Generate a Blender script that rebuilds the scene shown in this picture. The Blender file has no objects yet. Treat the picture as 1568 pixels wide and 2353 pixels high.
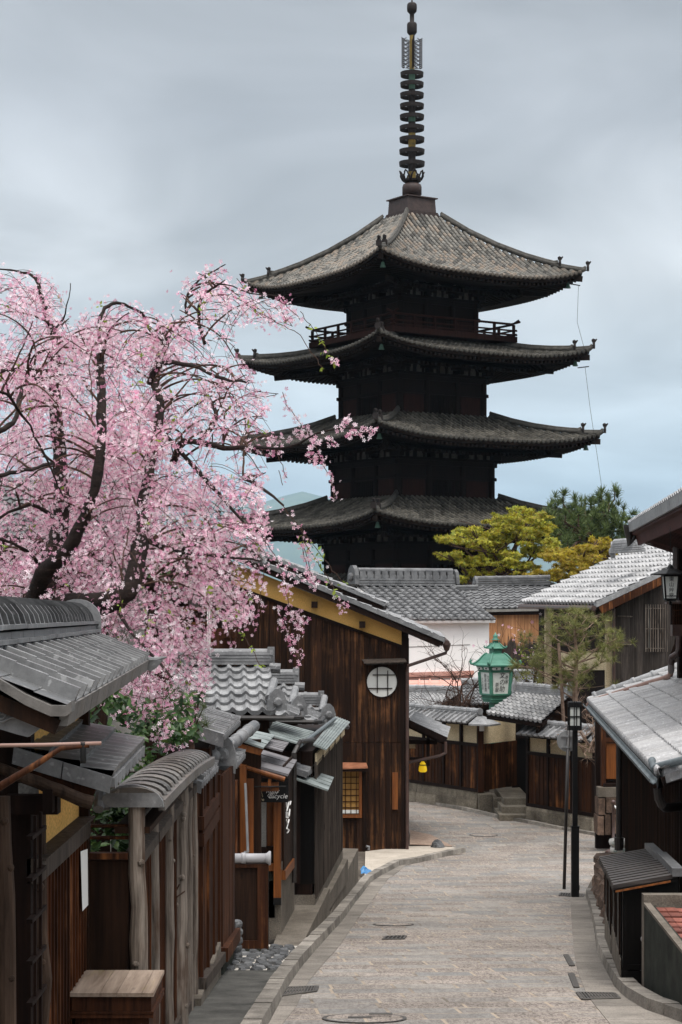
import bpy, math, random
import numpy as np
from mathutils import Vector as V, noise as mnoise
R = math.radians
random.seed(7)
SC = bpy.context.scene
COL = SC.collection

# ------------------------------------------------------------------ camera
F, CX, HV = 4457.0, 784.0, 1380.0          # focal length and principal point in 1568 x 2353 units
cam_d = bpy.data.cameras.new('camera')
cam_d.sensor_fit = 'HORIZONTAL'; cam_d.sensor_width = 24.0
cam_d.lens = F / 1568 * 24; cam_d.shift_y = (HV - 1176.5) / 1568
cam_d.clip_start = 0.1; cam_d.clip_end = 30000
cam = bpy.data.objects.new('camera', cam_d); COL.objects.link(cam)
cam.location = (0, 0, 0); cam.rotation_euler = (R(90), 0, 0)
SC.camera = cam

# ------------------------------------------------------------------ world
SUN_EL, SUN_AZ = R(66), R(160)
W = bpy.data.worlds.new('World'); SC.world = W; W.use_nodes = True
nt = W.node_tree; nt.nodes.clear()
def wn(t, **k):
    n = nt.nodes.new(t)
    for a, b in k.items(): setattr(n, a, b)
    return n
out = wn('ShaderNodeOutputWorld'); bg = wn('ShaderNodeBackground')
sky = wn('ShaderNodeTexSky', sky_type='NISHITA', sun_disc=False)
sky.sun_elevation = SUN_EL; sky.sun_rotation = SUN_AZ
tc = wn('ShaderNodeTexCoord'); sep = wn('ShaderNodeSeparateXYZ')
nt.links.new(tc.outputs['Generated'], sep.inputs[0])
ramp = wn('ShaderNodeValToRGB')
while len(ramp.color_ramp.elements) < 8: ramp.color_ramp.elements.new(0.5)
for e, (p, c) in zip(ramp.color_ramp.elements, [
        (0.0, (.31, .415, .485)), (.05, (.40, .488, .54)), (.10, (.49, .545, .58)), (.165, (.56, .578, .588)),
        (.24, (.425, .443, .465)), (.32, (.375, .392, .41)), (.58, (1.1, 1.11, 1.14)), (1.0, (2.5, 2.48, 2.5))]):
    e.position = p; e.color = (*c, 1)
nt.links.new(sep.outputs['Z'], ramp.inputs[0])
add = wn('ShaderNodeMath', operation='ADD'); add.inputs[1].default_value = .17
nt.links.new(sep.outputs['Z'], add.inputs[0])
dv = wn('ShaderNodeVectorMath', operation='DIVIDE'); cmb = wn('ShaderNodeCombineXYZ')
for i in range(3): nt.links.new(add.outputs[0], cmb.inputs[i])
nt.links.new(tc.outputs['Generated'], dv.inputs[0]); nt.links.new(cmb.outputs[0], dv.inputs[1])
mp = wn('ShaderNodeMapping'); mp.inputs['Scale'].default_value = (1.1, 1.0, .55); mp.inputs['Rotation'].default_value = (0, 0, R(12))
nt.links.new(dv.outputs[0], mp.inputs[0])
nz = wn('ShaderNodeTexNoise'); nz.inputs['Scale'].default_value = 1.7; nz.inputs['Detail'].default_value = 5
nz.inputs['Roughness'].default_value = .45; nz.inputs['Distortion'].default_value = .7
nt.links.new(mp.outputs[0], nz.inputs[0])
mr = wn('ShaderNodeMapRange'); mr.inputs[1].default_value = .3; mr.inputs[2].default_value = .7
mr.inputs[3].default_value = .70; mr.inputs[4].default_value = 1.24
nt.links.new(nz.outputs['Fac'], mr.inputs[0])
mul = wn('ShaderNodeVectorMath', operation='MULTIPLY'); c2 = wn('ShaderNodeCombineXYZ')
for i in range(3): nt.links.new(mr.outputs[0], c2.inputs[i])
nt.links.new(ramp.outputs[0], mul.inputs[0]); nt.links.new(c2.outputs[0], mul.inputs[1])
sk = wn('ShaderNodeVectorMath', operation='SCALE'); sk.inputs['Scale'].default_value = .08
nt.links.new(sky.outputs[0], sk.inputs[0])
mx = wn('ShaderNodeMix', data_type='RGBA'); mx.inputs['Factor'].default_value = .9     # nine tenths cloud cover
nt.links.new(sk.outputs[0], mx.inputs[6]); nt.links.new(mul.outputs[0], mx.inputs[7])
# thin cloud with the sun behind it: the half of the sky behind the camera is brighter
bk_ = wn('ShaderNodeMapRange', interpolation_type='SMOOTHSTEP')
for i, q in ((1, .25), (2, -.55), (3, 1.0), (4, 1.3)): bk_.inputs[i].default_value = q
nt.links.new(sep.outputs['Y'], bk_.inputs[0])
fin_ = wn('ShaderNodeVectorMath', operation='SCALE'); nt.links.new(mx.outputs[2], fin_.inputs[0]); nt.links.new(bk_.outputs[0], fin_.inputs['Scale'])
nt.links.new(fin_.outputs[0], bg.inputs['Color']); bg.inputs['Strength'].default_value = 1.0
nt.links.new(bg.outputs[0], out.inputs[0])

sd = bpy.data.lights.new('sun', 'SUN'); sd.energy = 1.5; sd.angle = R(18); sd.color = (1, .96, .9)
sun = bpy.data.objects.new('sun', sd); COL.objects.link(sun)
sdir = V((math.sin(SUN_AZ) * math.cos(SUN_EL), math.cos(SUN_AZ) * math.cos(SUN_EL), math.sin(SUN_EL)))
sun.rotation_euler = sdir.to_track_quat('Z', 'Y').to_euler(); sun.location = (0, 0, 60)
SC.view_settings.view_transform = 'Standard'; SC.view_settings.look = 'None'
SC.view_settings.exposure = 0.42; SC.view_settings.gamma = 1.0
SC.render.engine = 'CYCLES'
SC.cycles.max_bounces = 6; SC.cycles.diffuse_bounces = 3; SC.cycles.glossy_bounces = 2
SC.cycles.transmission_bounces = 4; SC.cycles.transparent_max_bounces = 8; SC.cycles.volume_bounces = 0
SC.cycles.use_denoising = True

# ------------------------------------------------------------------ placing helpers
def P(u, v, Y): return V(((u - CX) / F * Y, Y, (HV - v) / F * Y))
def XU(u, Y): return (u - CX) / F * Y
def ZV(v, Y): return (HV - v) / F * Y
GP = [(-60, 1.5), (-20, -.55), (0, -1.95), (8, -2.72), (12, -3.1), (16, -3.5), (20, -3.91), (25, -4.41), (30, -4.88), (34, -5.23), (40, -5.62),
      (45, -5.83), (50, -5.91), (57, -5.93), (62, -6.0), (75, -8.0), (92, -13.0), (100, -14.0), (400, -22), (1200, -40), (14000, -60)]
def GZ(Y):
    for (a, za), (b, zb) in zip(GP, GP[1:]):
        if Y <= b: return za + (zb - za) * (Y - a) / (b - a)
    return GP[-1][1]
def G(u, v):                                   # the ground point seen at (u, v)
    a, b = 5.0, 62.0
    for _ in range(50):
        m = (a + b) / 2
        if HV - F * GZ(m) / m > v: a = m
        else: b = m
    return V((XU(u, a), a, GZ(a)))
def lerp(a, b, t): return a + (b - a) * t

# ------------------------------------------------------------------ mesh builder
class MB:
    def __init__(s): s.v = []; s.f = []; s.uv = []; s.has_uv = False
    def add(s, vs, fs, uvs=None):
        o = len(s.v); s.v += [tuple(p) for p in vs]
        s.f += [tuple(i + o for i in f) for f in fs]
        s.uv += list(uvs) if uvs else [(0, 0)] * len(vs)
        if uvs: s.has_uv = True
        return s
    def hexa(s, b, t):                          # four bottom points, four top points
        return s.add(list(b) + list(t), [(3, 2, 1, 0), (4, 5, 6, 7), (0, 1, 5, 4), (1, 2, 6, 5), (2, 3, 7, 6), (3, 0, 4, 7)])
    def obox(s, o, a, b, c):                    # corner and three edge vectors
        o, a, b, c = V(o), V(a), V(b), V(c)
        if a.cross(b).dot(c) < 0: a, b = b, a
        return s.hexa([o, o + a, o + a + b, o + b], [o + c, o + a + c, o + a + b + c, o + b + c])
    def box(s, x0, x1, y0, y1, z0, z1): return s.obox((x0, y0, z0), (x1 - x0, 0, 0), (0, y1 - y0, 0), (0, 0, z1 - z0))
    def beam(s, a, b, w, h, up=(0, 0, 1)):      # box beam from a to b, width w sideways, height h along up
        a, b = V(a), V(b); d = (b - a).normalized(); side = d.cross(V(up))
        if side.length < 1e-5: side = d.cross(V((0, 1, 0)))
        side.normalize(); u = side.cross(d).normalized()
        return s.obox(a - side * w / 2 - u * h / 2, b - a, side * w, u * h)
    def quad(s, a, b, c, d): return s.add([a, b, c, d], [(0, 1, 2, 3)])
    def prism(s, pts, off):
        n = len(pts); off = V(off); pts = [V(p) for p in pts]
        nn = V((0, 0, 0))
        for i in range(n): nn += pts[i].cross(pts[(i + 1) % n])
        if nn.dot(off) > 0: pts = pts[::-1]
        return s.add(pts + [p + off for p in pts], [tuple(range(n)), tuple(range(2 * n - 1, n - 1, -1))] +
                     [(j, i, i + n, j + n) for i, j in ((k, (k + 1) % n) for k in range(n))])
    def tube(s, pts, rad, n=8, caps=True):
        pts = [V(p) for p in pts]; m = len(pts)
        if not hasattr(rad, '__len__'): rad = [rad] * m
        t0 = (pts[1] - pts[0]).normalized(); ref = t0.orthogonal().normalized(); vs = []
        for i in range(m):
            t = (pts[min(i + 1, m - 1)] - pts[max(i - 1, 0)])
            if t.length < 1e-9: t = t0.copy()
            t.normalize(); ref = ref - t * ref.dot(t)
            if ref.length < 1e-6: ref = t.orthogonal()
            ref.normalize(); bn = t.cross(ref)
            for k in range(n):
                a = 2 * math.pi * k / n
                vs.append(pts[i] + (ref * math.cos(a) + bn * math.sin(a)) * rad[i])
        fs = [(i * n + k, i * n + (k + 1) % n, (i + 1) * n + (k + 1) % n, (i + 1) * n + k) for i in range(m - 1) for k in range(n)]
        if caps: fs += [tuple(range(n - 1, -1, -1)), tuple((m - 1) * n + k for k in range(n))]
        return s.add(vs, fs)
    def lathe(s, prof, c, n=16, axis=None):     # profile of (radius, height) about c
        c = V(c); ax = V(axis).normalized() if axis else V((0, 0, 1)); e1 = ax.orthogonal().normalized(); e2 = ax.cross(e1); vs = []
        if not axis: e1, e2 = V((1, 0, 0)), V((0, 1, 0))
        for r, h in prof:
            for k in range(n):
                a = 2 * math.pi * (k + .5) / n
                vs.append(c + e1 * (r * math.cos(a)) + e2 * (r * math.sin(a)) + ax * h)
        m = len(prof)
        fs = [(i * n + k, i * n + (k + 1) % n, (i + 1) * n + (k + 1) % n, (i + 1) * n + k) for i in range(m - 1) for k in range(n)]
        fs += [tuple(range(n - 1, -1, -1)), tuple((m - 1) * n + k for k in range(n))]
        return s.add(vs, fs)
    def build(s, name, mat, parent=None, smooth=False, label=None, base=None):
        me = bpy.data.meshes.new(name)
        o = bpy.data.objects.new(name, me); COL.objects.link(o)
        if parent is not None:
            b = BASE[parent.name]; o.parent = parent
        else:
            if base is None:
                a = np.array(s.v); lo, hi = a.min(0), a.max(0)
                base = ((lo[0] + hi[0]) / 2, (lo[1] + hi[1]) / 2, lo[2])
            b = V(base); o.location = b
        BASE[o.name] = V(b)
        arr = np.array(s.v, dtype=np.float64) - np.array(b)
        me.from_pydata(arr.tolist(), [], s.f)
        if s.has_uv:
            uvl = me.uv_layers.new(name='UVMap'); li = np.empty(len(me.loops), dtype=np.int32)
            me.loops.foreach_get('vertex_index', li)
            uvl.data.foreach_set('uv', np.array(s.uv, dtype=np.float32)[li].ravel())
        me.materials.append(mat)
        if smooth: me.polygons.foreach_set('use_smooth', [True] * len(me.polygons))
        me.update()
        if label: o['label'] = label
        return o
BASE = {}
def tag(o, label, cat, group=None):
    o['label'] = label; o['category'] = cat
    if group: o['group'] = group
    return o
def thing(name, label, cat, loc, group=None):
    o = bpy.data.objects.new(name, None); COL.objects.link(o); o.location = loc; o.empty_display_size = .1
    BASE[o.name] = V(loc); return tag(o, label, cat, group)
def struct(o, kind='structure'): o['kind'] = kind; return o
def copy_tree(o, parent=None, loc=None):
    c = o.copy(); COL.objects.link(c); c.parent = parent
    if loc is not None: c.location = loc
    BASE[c.name] = V(c.location) if parent is None else BASE[parent.name]
    for ch in list(o.children): copy_tree(ch, c)
    return c

# a big mesh of many small flat shapes, made with numpy: shape is a list of (x, y, z) and polygon index lists
def scatter_mesh(name, mat, parent, pos, nrm, size, shape, polys, rng, spin=True):
    n = len(pos); pos = np.asarray(pos, float); nrm = np.asarray(nrm, float)
    nrm /= np.linalg.norm(nrm, axis=1, keepdims=True) + 1e-9
    ref = rng.normal(size=(n, 3)) if spin else np.tile(np.array([[.01, .02, 1.]]), (n, 1))
    t = np.cross(ref, nrm); t /= np.linalg.norm(t, axis=1, keepdims=True) + 1e-9
    b = np.cross(nrm, t); size = np.asarray(size, float).reshape(-1, 1, 1) * np.ones((n, 1, 1))
    sh = np.array(shape, float); k = len(sh)
    vs = (pos[:, None, :] + size * (sh[None, :, 0:1] * t[:, None, :] + sh[None, :, 1:2] * b[:, None, :] + sh[None, :, 2:3] * nrm[:, None, :])).reshape(-1, 3)
    if parent is not None: vs = vs - np.array(BASE[parent.name])
    me = bpy.data.meshes.new(name)
    me.vertices.add(len(vs)); me.vertices.foreach_set('co', vs.astype(np.float32).ravel())
    lp = np.concatenate([np.array(p) for p in polys]); lens = np.array([len(p) for p in polys])
    loops = (lp[None, :] + (np.arange(n) * k)[:, None]).ravel()
    tot = np.tile(lens, n); start = np.concatenate([[0], np.cumsum(tot)[:-1]])
    me.loops.add(len(loops)); me.loops.foreach_set('vertex_index', loops.astype(np.int32))
    me.polygons.add(len(tot)); me.polygons.foreach_set('loop_start', start.astype(np.int32))
    me.polygons.foreach_set('loop_total', tot.astype(np.int32))
    me.update(calc_edges=True); me.validate()
    me.materials.append(mat)
    o = bpy.data.objects.new(name, me); COL.objects.link(o)
    if parent is not None: o.parent = parent; BASE[o.name] = BASE[parent.name]
    return o
PETALS = ([(0, 0, -.12)] + [(r * math.cos(a), r * math.sin(a), z) for i in range(5) for (r, a, z) in
          ((.33, 2 * math.pi * (i - .32) / 5, .05), (.5, 2 * math.pi * (i - .12) / 5, .14), (.5, 2 * math.pi * (i + .12) / 5, .14), (.33, 2 * math.pi * (i + .32) / 5, .05))],
          [(0, 1 + 4 * i, 2 + 4 * i, 3 + 4 * i, 4 + 4 * i) for i in range(5)])
LEAF = ([(0, 0, 0), (.25, -.22, .06), (.62, -.2, .05), (1, 0, -.06), (.62, .2, .05), (.25, .22, .06)], [(0, 1, 2, 3), (0, 3, 4, 5)])
STAR = ([(0, 0, 0), (.35, -.12, 0), (1, -.05, -.1), (.4, .1, 0), (.55, .75, -.1), (.05, .35, 0), (-.5, .8, -.1), (-.3, .15, 0), (-.6, -.5, -.1), (0, -.25, 0)],
        [(0, 1, 2, 3), (0, 3, 4, 5), (0, 5, 6, 7), (0, 7, 8, 9)])
NEEDLE = ([(0, -.02, 0), (1, -.008, 0), (1, .008, 0), (0, .02, 0)], [(0, 1, 2, 3)])

# ------------------------------------------------------------------ materials
def lin(r, g, b): return tuple(((c / 255) / 12.92 if c / 255 <= .04045 else ((c / 255 + .055) / 1.055) ** 2.4) for c in (r, g, b))
class NT:
    def __init__(s, name):
        s.m = bpy.data.materials.new(name); s.m.use_nodes = True; s.t = s.m.node_tree
        s.b = s.t.nodes['Principled BSDF']; s.out = s.t.nodes['Material Output']
    def n(s, t, ins=None, **k):
        x = s.t.nodes.new(t)
        for a, b in k.items(): setattr(x, a, b)
        for a, b in (ins or {}).items():
            if hasattr(b, 'links') or isinstance(b, bpy.types.NodeSocket): s.t.links.new(b, x.inputs[a])
            else: x.inputs[a].default_value = b
        return x
    def l(s, a, b): s.t.links.new(a, b)
    def coord(s, stretch=(1, 1, 1), uv=False, rot=(0, 0, 0)):
        t = s.n('ShaderNodeTexCoord'); return s.n('ShaderNodeMapping', {'Vector': t.outputs['UV' if uv else 'Object'], 'Scale': stretch, 'Rotation': rot}).outputs[0]
    def noise(s, vec, scale, detail=5, rough=.6, dist=0):
        return s.n('ShaderNodeTexNoise', {'Vector': vec, 'Scale': scale, 'Detail': detail, 'Roughness': rough, 'Distortion': dist}).outputs['Fac']
    def ramp(s, fac, stops):
        r = s.n('ShaderNodeValToRGB', {'Fac': fac}); e = r.color_ramp.elements
        while len(e) < len(stops): e.new(.5)
        for x, (p, c) in zip(e, stops): x.position = p; x.color = (*c[:3], 1) if hasattr(c, '__len__') else (c, c, c, 1)
        return r.outputs[0]
    def mix(s, fac, a, b, mode='MIX'):
        x = s.n('ShaderNodeMix', data_type='RGBA', blend_type=mode)
        for i, q in ((0, fac), (6, a), (7, b)):
            if isinstance(q, bpy.types.NodeSocket): s.l(q, x.inputs[i])
            else: x.inputs[i].default_value = (*q[:3], 1) if hasattr(q, '__len__') else q
        return x.outputs[2]
    def rng(s, fac, a, b, c, d): return s.n('ShaderNodeMapRange', {0: fac, 1: a, 2: b, 3: c, 4: d}).outputs[0]
    def val(s, col, fac):                       # scale a colour's value
        h = s.n('ShaderNodeHueSaturation', {'Color': col}); s.l(fac, h.inputs['Value']); return h.outputs[0]
    def island(s): return s.n('ShaderNodeNewGeometry').outputs['Random Per Island']
    def bump(s, h, strength=.3, dist=.01): s.l(s.n('ShaderNodeBump', {'Height': h, 'Strength': strength, 'Distance': dist}).outputs[0], s.b.inputs['Normal'])
    def fin(s, col, rough=.7, spec=.3, metal=0):
        if isinstance(col, bpy.types.NodeSocket): s.l(col, s.b.inputs['Base Color'])
        else: s.b.inputs['Base Color'].default_value = (*col, 1)
        if isinstance(rough, bpy.types.NodeSocket): s.l(rough, s.b.inputs['Roughness'])
        else: s.b.inputs['Roughness'].default_value = rough
        s.b.inputs['Specular IOR Level'].default_value = spec; s.b.inputs['Metallic'].default_value = metal
        return s.m
def m_wood(name, dark, light, streak=22, along=1.2, var=(.7, 1.35), rough=.7, spec=.12, worn=None, worn_at=.62, axis='z', knots=True):
    t = NT(name); st = {'z': (streak, streak, along), 'x': (along, streak, streak), 'y': (streak, along, streak)}[axis]
    g = t.noise(t.coord(st), 1.0, 6, .65, .4)
    col = t.ramp(g, [(.3, dark), (.72, light)])
    w2 = t.noise(t.coord((1, 1, 1)), 1.3, 4, .6)
    if worn:
        k = t.n('ShaderNodeMath', {0: t.noise(t.coord(tuple(x * .35 for x in st)), 1.3, 5, .7), 1: t.rng(w2, .3, .7, -.12, .12)}, operation='ADD').outputs[0]
        col = t.mix(t.rng(k, worn_at - .1, worn_at + .1, 0, 1), col, worn)
    col = t.val(col, t.rng(t.island(), 0, 1, var[0], var[1]))
    col = t.val(col, t.rng(w2, .25, .75, .75, 1.2))
    if knots:
        vo = t.n('ShaderNodeTexVoronoi', {'Vector': t.coord({'z': (5, 5, 1.6), 'x': (1.6, 5, 5), 'y': (5, 1.6, 5)}[axis]), 'Scale': 1.0}).outputs['Distance']
        col = t.mix(t.rng(vo, .05, .11, .75, 0), col, tuple(c * .35 for c in dark))
    t.bump(g, .35, .012)
    return t.fin(col, rough, spec)
def m_plain(name, c1, c2, scale=6, rough=.7, spec=.3, bump=.15, metal=0, stretch=(1, 1, 1), var=None, fine=None):
    t = NT(name); v = t.coord(stretch); g = t.noise(v, scale, 6, .62)
    col = t.ramp(g, [(.3, c1), (.7, c2)])
    if fine:
        col = t.val(col, t.rng(t.noise(v, fine, 2, .5), .3, .7, .72, 1.28))
    if var: col = t.val(col, t.rng(t.island(), 0, 1, *var))
    if bump: t.bump(t.noise(v, fine or scale * 4, 4, .6), bump, .01)
    return t.fin(col, rough, spec, metal)
def m_tile(name, c1, c2, var=(.75, 1.25), rough=.5, moss=None, spec=.5, tint=None, pan=None):
    t = NT(name)
    fl = t.n('ShaderNodeVectorMath', {0: t.coord(uv=True)}, operation='FLOOR').outputs[0]
    wn_ = t.n('ShaderNodeTexWhiteNoise', {'Vector': fl}, noise_dimensions='2D')
    g = t.noise(t.coord(), 3.2, 7, .65)
    col = t.ramp(g, [(.28, c1), (.72, c2)])
    if tint: col = t.mix(t.rng(wn_.outputs['Value'], .6, .95, 0, .7), col, tint)
    if tint: col = t.mix(t.rng(wn_.outputs['Value'], .08, .25, .55, 0), col, tuple(c * .45 for c in c1))
    col = t.val(col, t.rng(wn_.outputs['Value'], 0, 1, *var))
    sp = t.noise(t.coord(), 38, 4, .7)
    col = t.val(col, t.rng(sp, .3, .7, .8, 1.15))
    if pan:                                        # shade between the raised ribs painted dark into the pans, with some grime
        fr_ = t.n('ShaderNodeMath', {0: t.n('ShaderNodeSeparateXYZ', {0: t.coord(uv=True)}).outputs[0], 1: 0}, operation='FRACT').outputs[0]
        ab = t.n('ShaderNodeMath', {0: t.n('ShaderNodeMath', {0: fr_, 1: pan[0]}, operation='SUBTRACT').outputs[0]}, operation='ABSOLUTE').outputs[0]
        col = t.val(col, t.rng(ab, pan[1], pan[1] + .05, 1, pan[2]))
    if moss: col = t.mix(t.rng(t.noise(t.coord(), 1.6, 6, .7), .52, .7, 0, .8), col, moss)
    col = t.mix(t.rng(t.noise(t.coord(), 24, 3, .5), .63, .68, 0, .55), col, tuple(min(.55, c * 1.7) for c in c2))      # lichen spots
    col = t.mix(t.rng(t.noise(t.coord((1, 1, 1)), 7, 6, .8), .6, .74, 0, .6), col, tuple(c * .45 for c in c1))     # soot stains
    t.bump(sp, .25, .006)
    return t.fin(col, t.rng(g, .3, .7, rough - .1, rough + .15), spec)
M = {}
M['wood_dark'] = m_wood('dark stained cedar', (.0050, .0024, .0015), (.0300, .0135, .0067), var=(.6, 1.5))
M['wood_beam'] = m_wood('dark timber beam', (.0040, .0020, .0015), (.0182, .0080, .0049), var=(.8, 1.2), knots=False)
M['wood_brown'] = m_wood('red brown timber', (.012, .0042, .002), (.062, .021, .008), var=(.6, 1.35), streak=34, worn=(.19, .072, .024), worn_at=.68)
M['wood_house'] = m_wood('house cedar boards', (.0065, .003, .0017), (.034, .0145, .007), var=(.55, 1.55), worn=(.115, .05, .02), worn_at=.64, streak=30)
M['wood_orange'] = m_wood('orange varnished timber', (.0780, .0216, .0036), (.2400, .0760, .0144), var=(.8, 1.2), rough=.45, spec=.35, streak=30)
M['wood_fence'] = m_wood('fence cedar boards', (.009, .0035, .002), (.085, .027, .009), var=(.5, 1.5), worn=(.23, .10, .045), worn_at=.66, streak=34)
M['wood_far'] = m_wood('rust brown fence boards', (.0070, .0027, .0014), (.0675, .0252, .0099), worn=(.26, .10, .032), worn_at=.64, var=(.55, 1.5), streak=14, along=.8)
M['wood_grey'] = m_wood('weathered grey boards', (.0110, .0080, .0060), (.0960, .0760, .0624), var=(.7, 1.3), streak=30)
M['log'] = m_wood('peeled grey log', (.035, .026, .02), (.25, .21, .175), streak=20, along=1.6, var=(.8, 1.3), worn=(.045, .024, .014), worn_at=.62)
M['log_dark'] = m_wood('dark bark log', (.0110, .0065, .0045), (.0840, .0528, .0360), streak=16, along=1.6, var=(.8, 1.2))
M['wood_top'] = m_wood('bare plank top', (.1200, .0825, .0600), (.3570, .2805, .2210), streak=14, along=1.1, axis='y', var=(.75, 1.15), worn=(.2, .16, .07), worn_at=.66)
M['wood_black'] = m_wood('black stained wood', (.0018, .0015, .0013), (.006, .0046, .004), rough=.5, spec=.12, knots=False)
M['wood_plank_orange'] = m_wood('sun bleached planks', (.26, .11, .045), (.5, .25, .12), streak=14)
M['tile'] = m_tile('grey clay tile', (.0525, .0525, .0546), (.1785, .1785, .1785))
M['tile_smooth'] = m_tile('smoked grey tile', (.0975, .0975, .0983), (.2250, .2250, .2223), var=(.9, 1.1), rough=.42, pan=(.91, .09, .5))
M['tile_light'] = m_tile('pale weathered tile', (.21, .21, .214), (.40, .392, .384), var=(.7, 1.15), rough=.55)
M['tile_pale_grey'] = m_tile('silver grey tile', (.0910, .0910, .0931), (.2945, .2945, .2945), var=(.75, 1.2), rough=.5)
M['tile_dark'] = m_tile('dark clay tile', (.0270, .0270, .0276), (.1260, .1260, .1260), var=(.6, 1.3), rough=.45)
M['tile_brown'] = m_tile('mossy grey tile', (.0300, .0275, .0250), (.1530, .1403, .1275), var=(.7, 1.3), moss=(.07, .048, .03))
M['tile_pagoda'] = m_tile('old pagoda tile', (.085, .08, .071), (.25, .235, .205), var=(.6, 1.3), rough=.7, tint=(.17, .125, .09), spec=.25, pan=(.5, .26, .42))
M['ridge_pagoda'] = m_plain('old ridge tile', (.0270, .0258, .0216), (.0900, .0825, .0713), 5, .7, .25)
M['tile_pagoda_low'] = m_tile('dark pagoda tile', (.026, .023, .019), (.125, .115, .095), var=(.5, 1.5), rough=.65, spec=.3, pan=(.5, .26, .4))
M['pagoda_wood'] = m_wood('old black brown timber', (.004, .0027, .002), (.014, .0078, .0055), var=(.6, 1.6), knots=False, rough=.8, spec=.1)
M['pagoda_red'] = m_wood('weathered red timber', (.0120, .0048, .0036), (.0385, .0147, .0105), var=(.7, 1.3), knots=False, rough=.8, spec=.1)
M['pagoda_plaster'] = m_plain('aged plaster', (.0600, .0570, .0510), (.1500, .1425, .1275), 5)
M['bronze'] = m_plain('dark bronze', (.0084, .0060, .0054), (.0204, .0138, .0120), 8, .7, .3)
M['bronze_red'] = m_plain('brown copper sheet', (.0245, .0154, .0133), (.0600, .0376, .0320), 4, .6, .4)
M['verdigris'] = m_plain('green copper', (.0315, .0700, .0525), (.0700, .1400, .0980), 3, .6, .3)
M['ochre_copper'] = m_plain('ochre stained copper', (.09, .065, .02), (.30, .2, .04), 5, .6, .3)
M['plaster_white'] = m_plain('white plaster', (.80, .77, .74), (.87, .84, .81), 1.2, .9, .1, .05)
M['plaster_yellow'] = m_plain('ochre plaster', (.66, .37, .105), (.74, .45, .15), 1.6, .9, .1, .08, fine=60)
M['plaster_cream'] = m_plain('cream plaster', (.54, .43, .27), (.66, .55, .37), 1.6, .9, .1, .05, fine=40)
M['plaster_grey'] = m_plain('grey plaster', (.1540, .1470, .1330), (.2700, .2550, .2325), 3, .9, .1, .2, fine=70)
M['concrete'] = m_plain('brown aggregate concrete', (.075, .062, .048), (.165, .142, .115), 2.2, .9, .2, .5, fine=70)
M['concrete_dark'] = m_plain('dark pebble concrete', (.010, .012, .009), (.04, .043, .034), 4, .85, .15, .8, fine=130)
M['concrete_light'] = m_plain('pale concrete', (.32, .28, .23), (.48, .42, .35), 2, .9, .2, .3, fine=50)
M['aggregate'] = m_plain('exposed aggregate paving', (.035, .034, .030), (.10, .096, .086), 3, .85, .2, .8, fine=90)
M['granite'] = m_plain('granite kerb', (.13, .115, .098), (.29, .262, .225), 4, .85, .2, .5, var=(.65, 1.2), fine=60)
M['gutter'] = m_plain('smooth gutter stone', (.13, .115, .098), (.25, .222, .19), 2.2, .85, .2, .35, var=(.75, 1.15), fine=60)
M['stone_base'] = m_plain('old stone base', (.0840, .0700, .0525), (.2400, .2080, .1600), 2.5, .9, .2, .6, var=(.7, 1.2), fine=30)
M['stone_brown'] = m_plain('rough brown stone', (.0300, .0180, .0120), (.1520, .1000, .0720), 3, .85, .2, .8, var=(.6, 1.3), fine=24)
M['stone_dark'] = m_plain('dark cobble', (.0300, .0312, .0330), (.1280, .1280, .1280), 7, .7, .35, .6, var=(.5, 1.4), fine=40)
M['mortar'] = m_plain('pale mortar', (.34, .31, .27), (.5, .46, .41), 6, .9, .1, .3)
M['brick_red'] = m_plain('red paving brick', (.10, .032, .024), (.21, .072, .05), 4, .85, .2, .4, var=(.65, 1.25), fine=50)
M['brick_pale'] = m_plain('pale terracotta paving', (.22, .15, .11), (.36, .27, .21), 5, .9, .2, .3, fine=40)
M['iron'] = m_plain('black painted iron', (.0036, .0036, .0036), (.0084, .0078, .0078), 10, .5, .25, .05)
M['iron_drain'] = m_plain('cast iron', (.03, .026, .022), (.07, .06, .05), 14, .6, .4, .3)
M['pipe_brown'] = m_plain('brown pipe', (.0300, .0156, .0120), (.0800, .0440, .0344), 4, .4, .5, .05)
M['pipe_dark'] = m_plain('dark gutter pipe', (.0108, .0084, .0072), (.0315, .0252, .0217), 5, .45, .5, .05)
M['pipe_pink'] = m_plain('faded copper pipe', (.20, .115, .09), (.32, .2, .16), 4, .5, .4, .05)
M['gutter_blue'] = m_plain('patinated copper gutter', (.0560, .0665, .0700), (.1275, .1500, .1575), 5, .5, .4, .1)
M['pvc'] = m_plain('pale pipe', (.27, .265, .27), (.38, .37, .38), 3, .5, .4, .05)
M['sheet_green'] = m_plain('green grey copper sheet', (.09, .105, .10), (.23, .26, .25), 2.5, .5, .4, .1, stretch=(1, 1, 3))
M['sheet_grey'] = m_plain('purple grey metal sheet', (.0910, .0840, .0875), (.2000, .1880, .1920), 2, .45, .45, .05)
M['sheet_orange'] = m_plain('rusted copper hood', (.16, .06, .03), (.36, .15, .08), 7, .5, .4, .2)
M['shoji_dim'] = m_plain('brown paper behind lattice', (.24, .125, .035), (.36, .2, .06), 3, .8, .15, 0)
M['paper'] = m_plain('lit paper pane', (.60, .60, .56), (.70, .70, .66), 2, .8, .2, 0)
M['lantern_green'] = m_plain('green enamelled metal', (.0440, .1600, .1080), (.0800, .2320, .1640), 3, .45, .4, .05)
M['lantern_glass'] = m_plain('milk glass', (.58, .60, .56), (.68, .70, .66), 2, .3, .5, 0)
M['ink'] = m_plain('black ink', (.008, .008, .009), (.015, .015, .016), 5, .7, .2, 0)
M['white_paint'] = m_plain('white paint', (.72, .71, .68), (.8, .79, .76), 4, .6, .3, 0)
M['steel'] = m_plain('galvanised steel', (.26, .26, .26), (.38, .38, .38), 6, .4, .5, .05, metal=.5)
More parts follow.
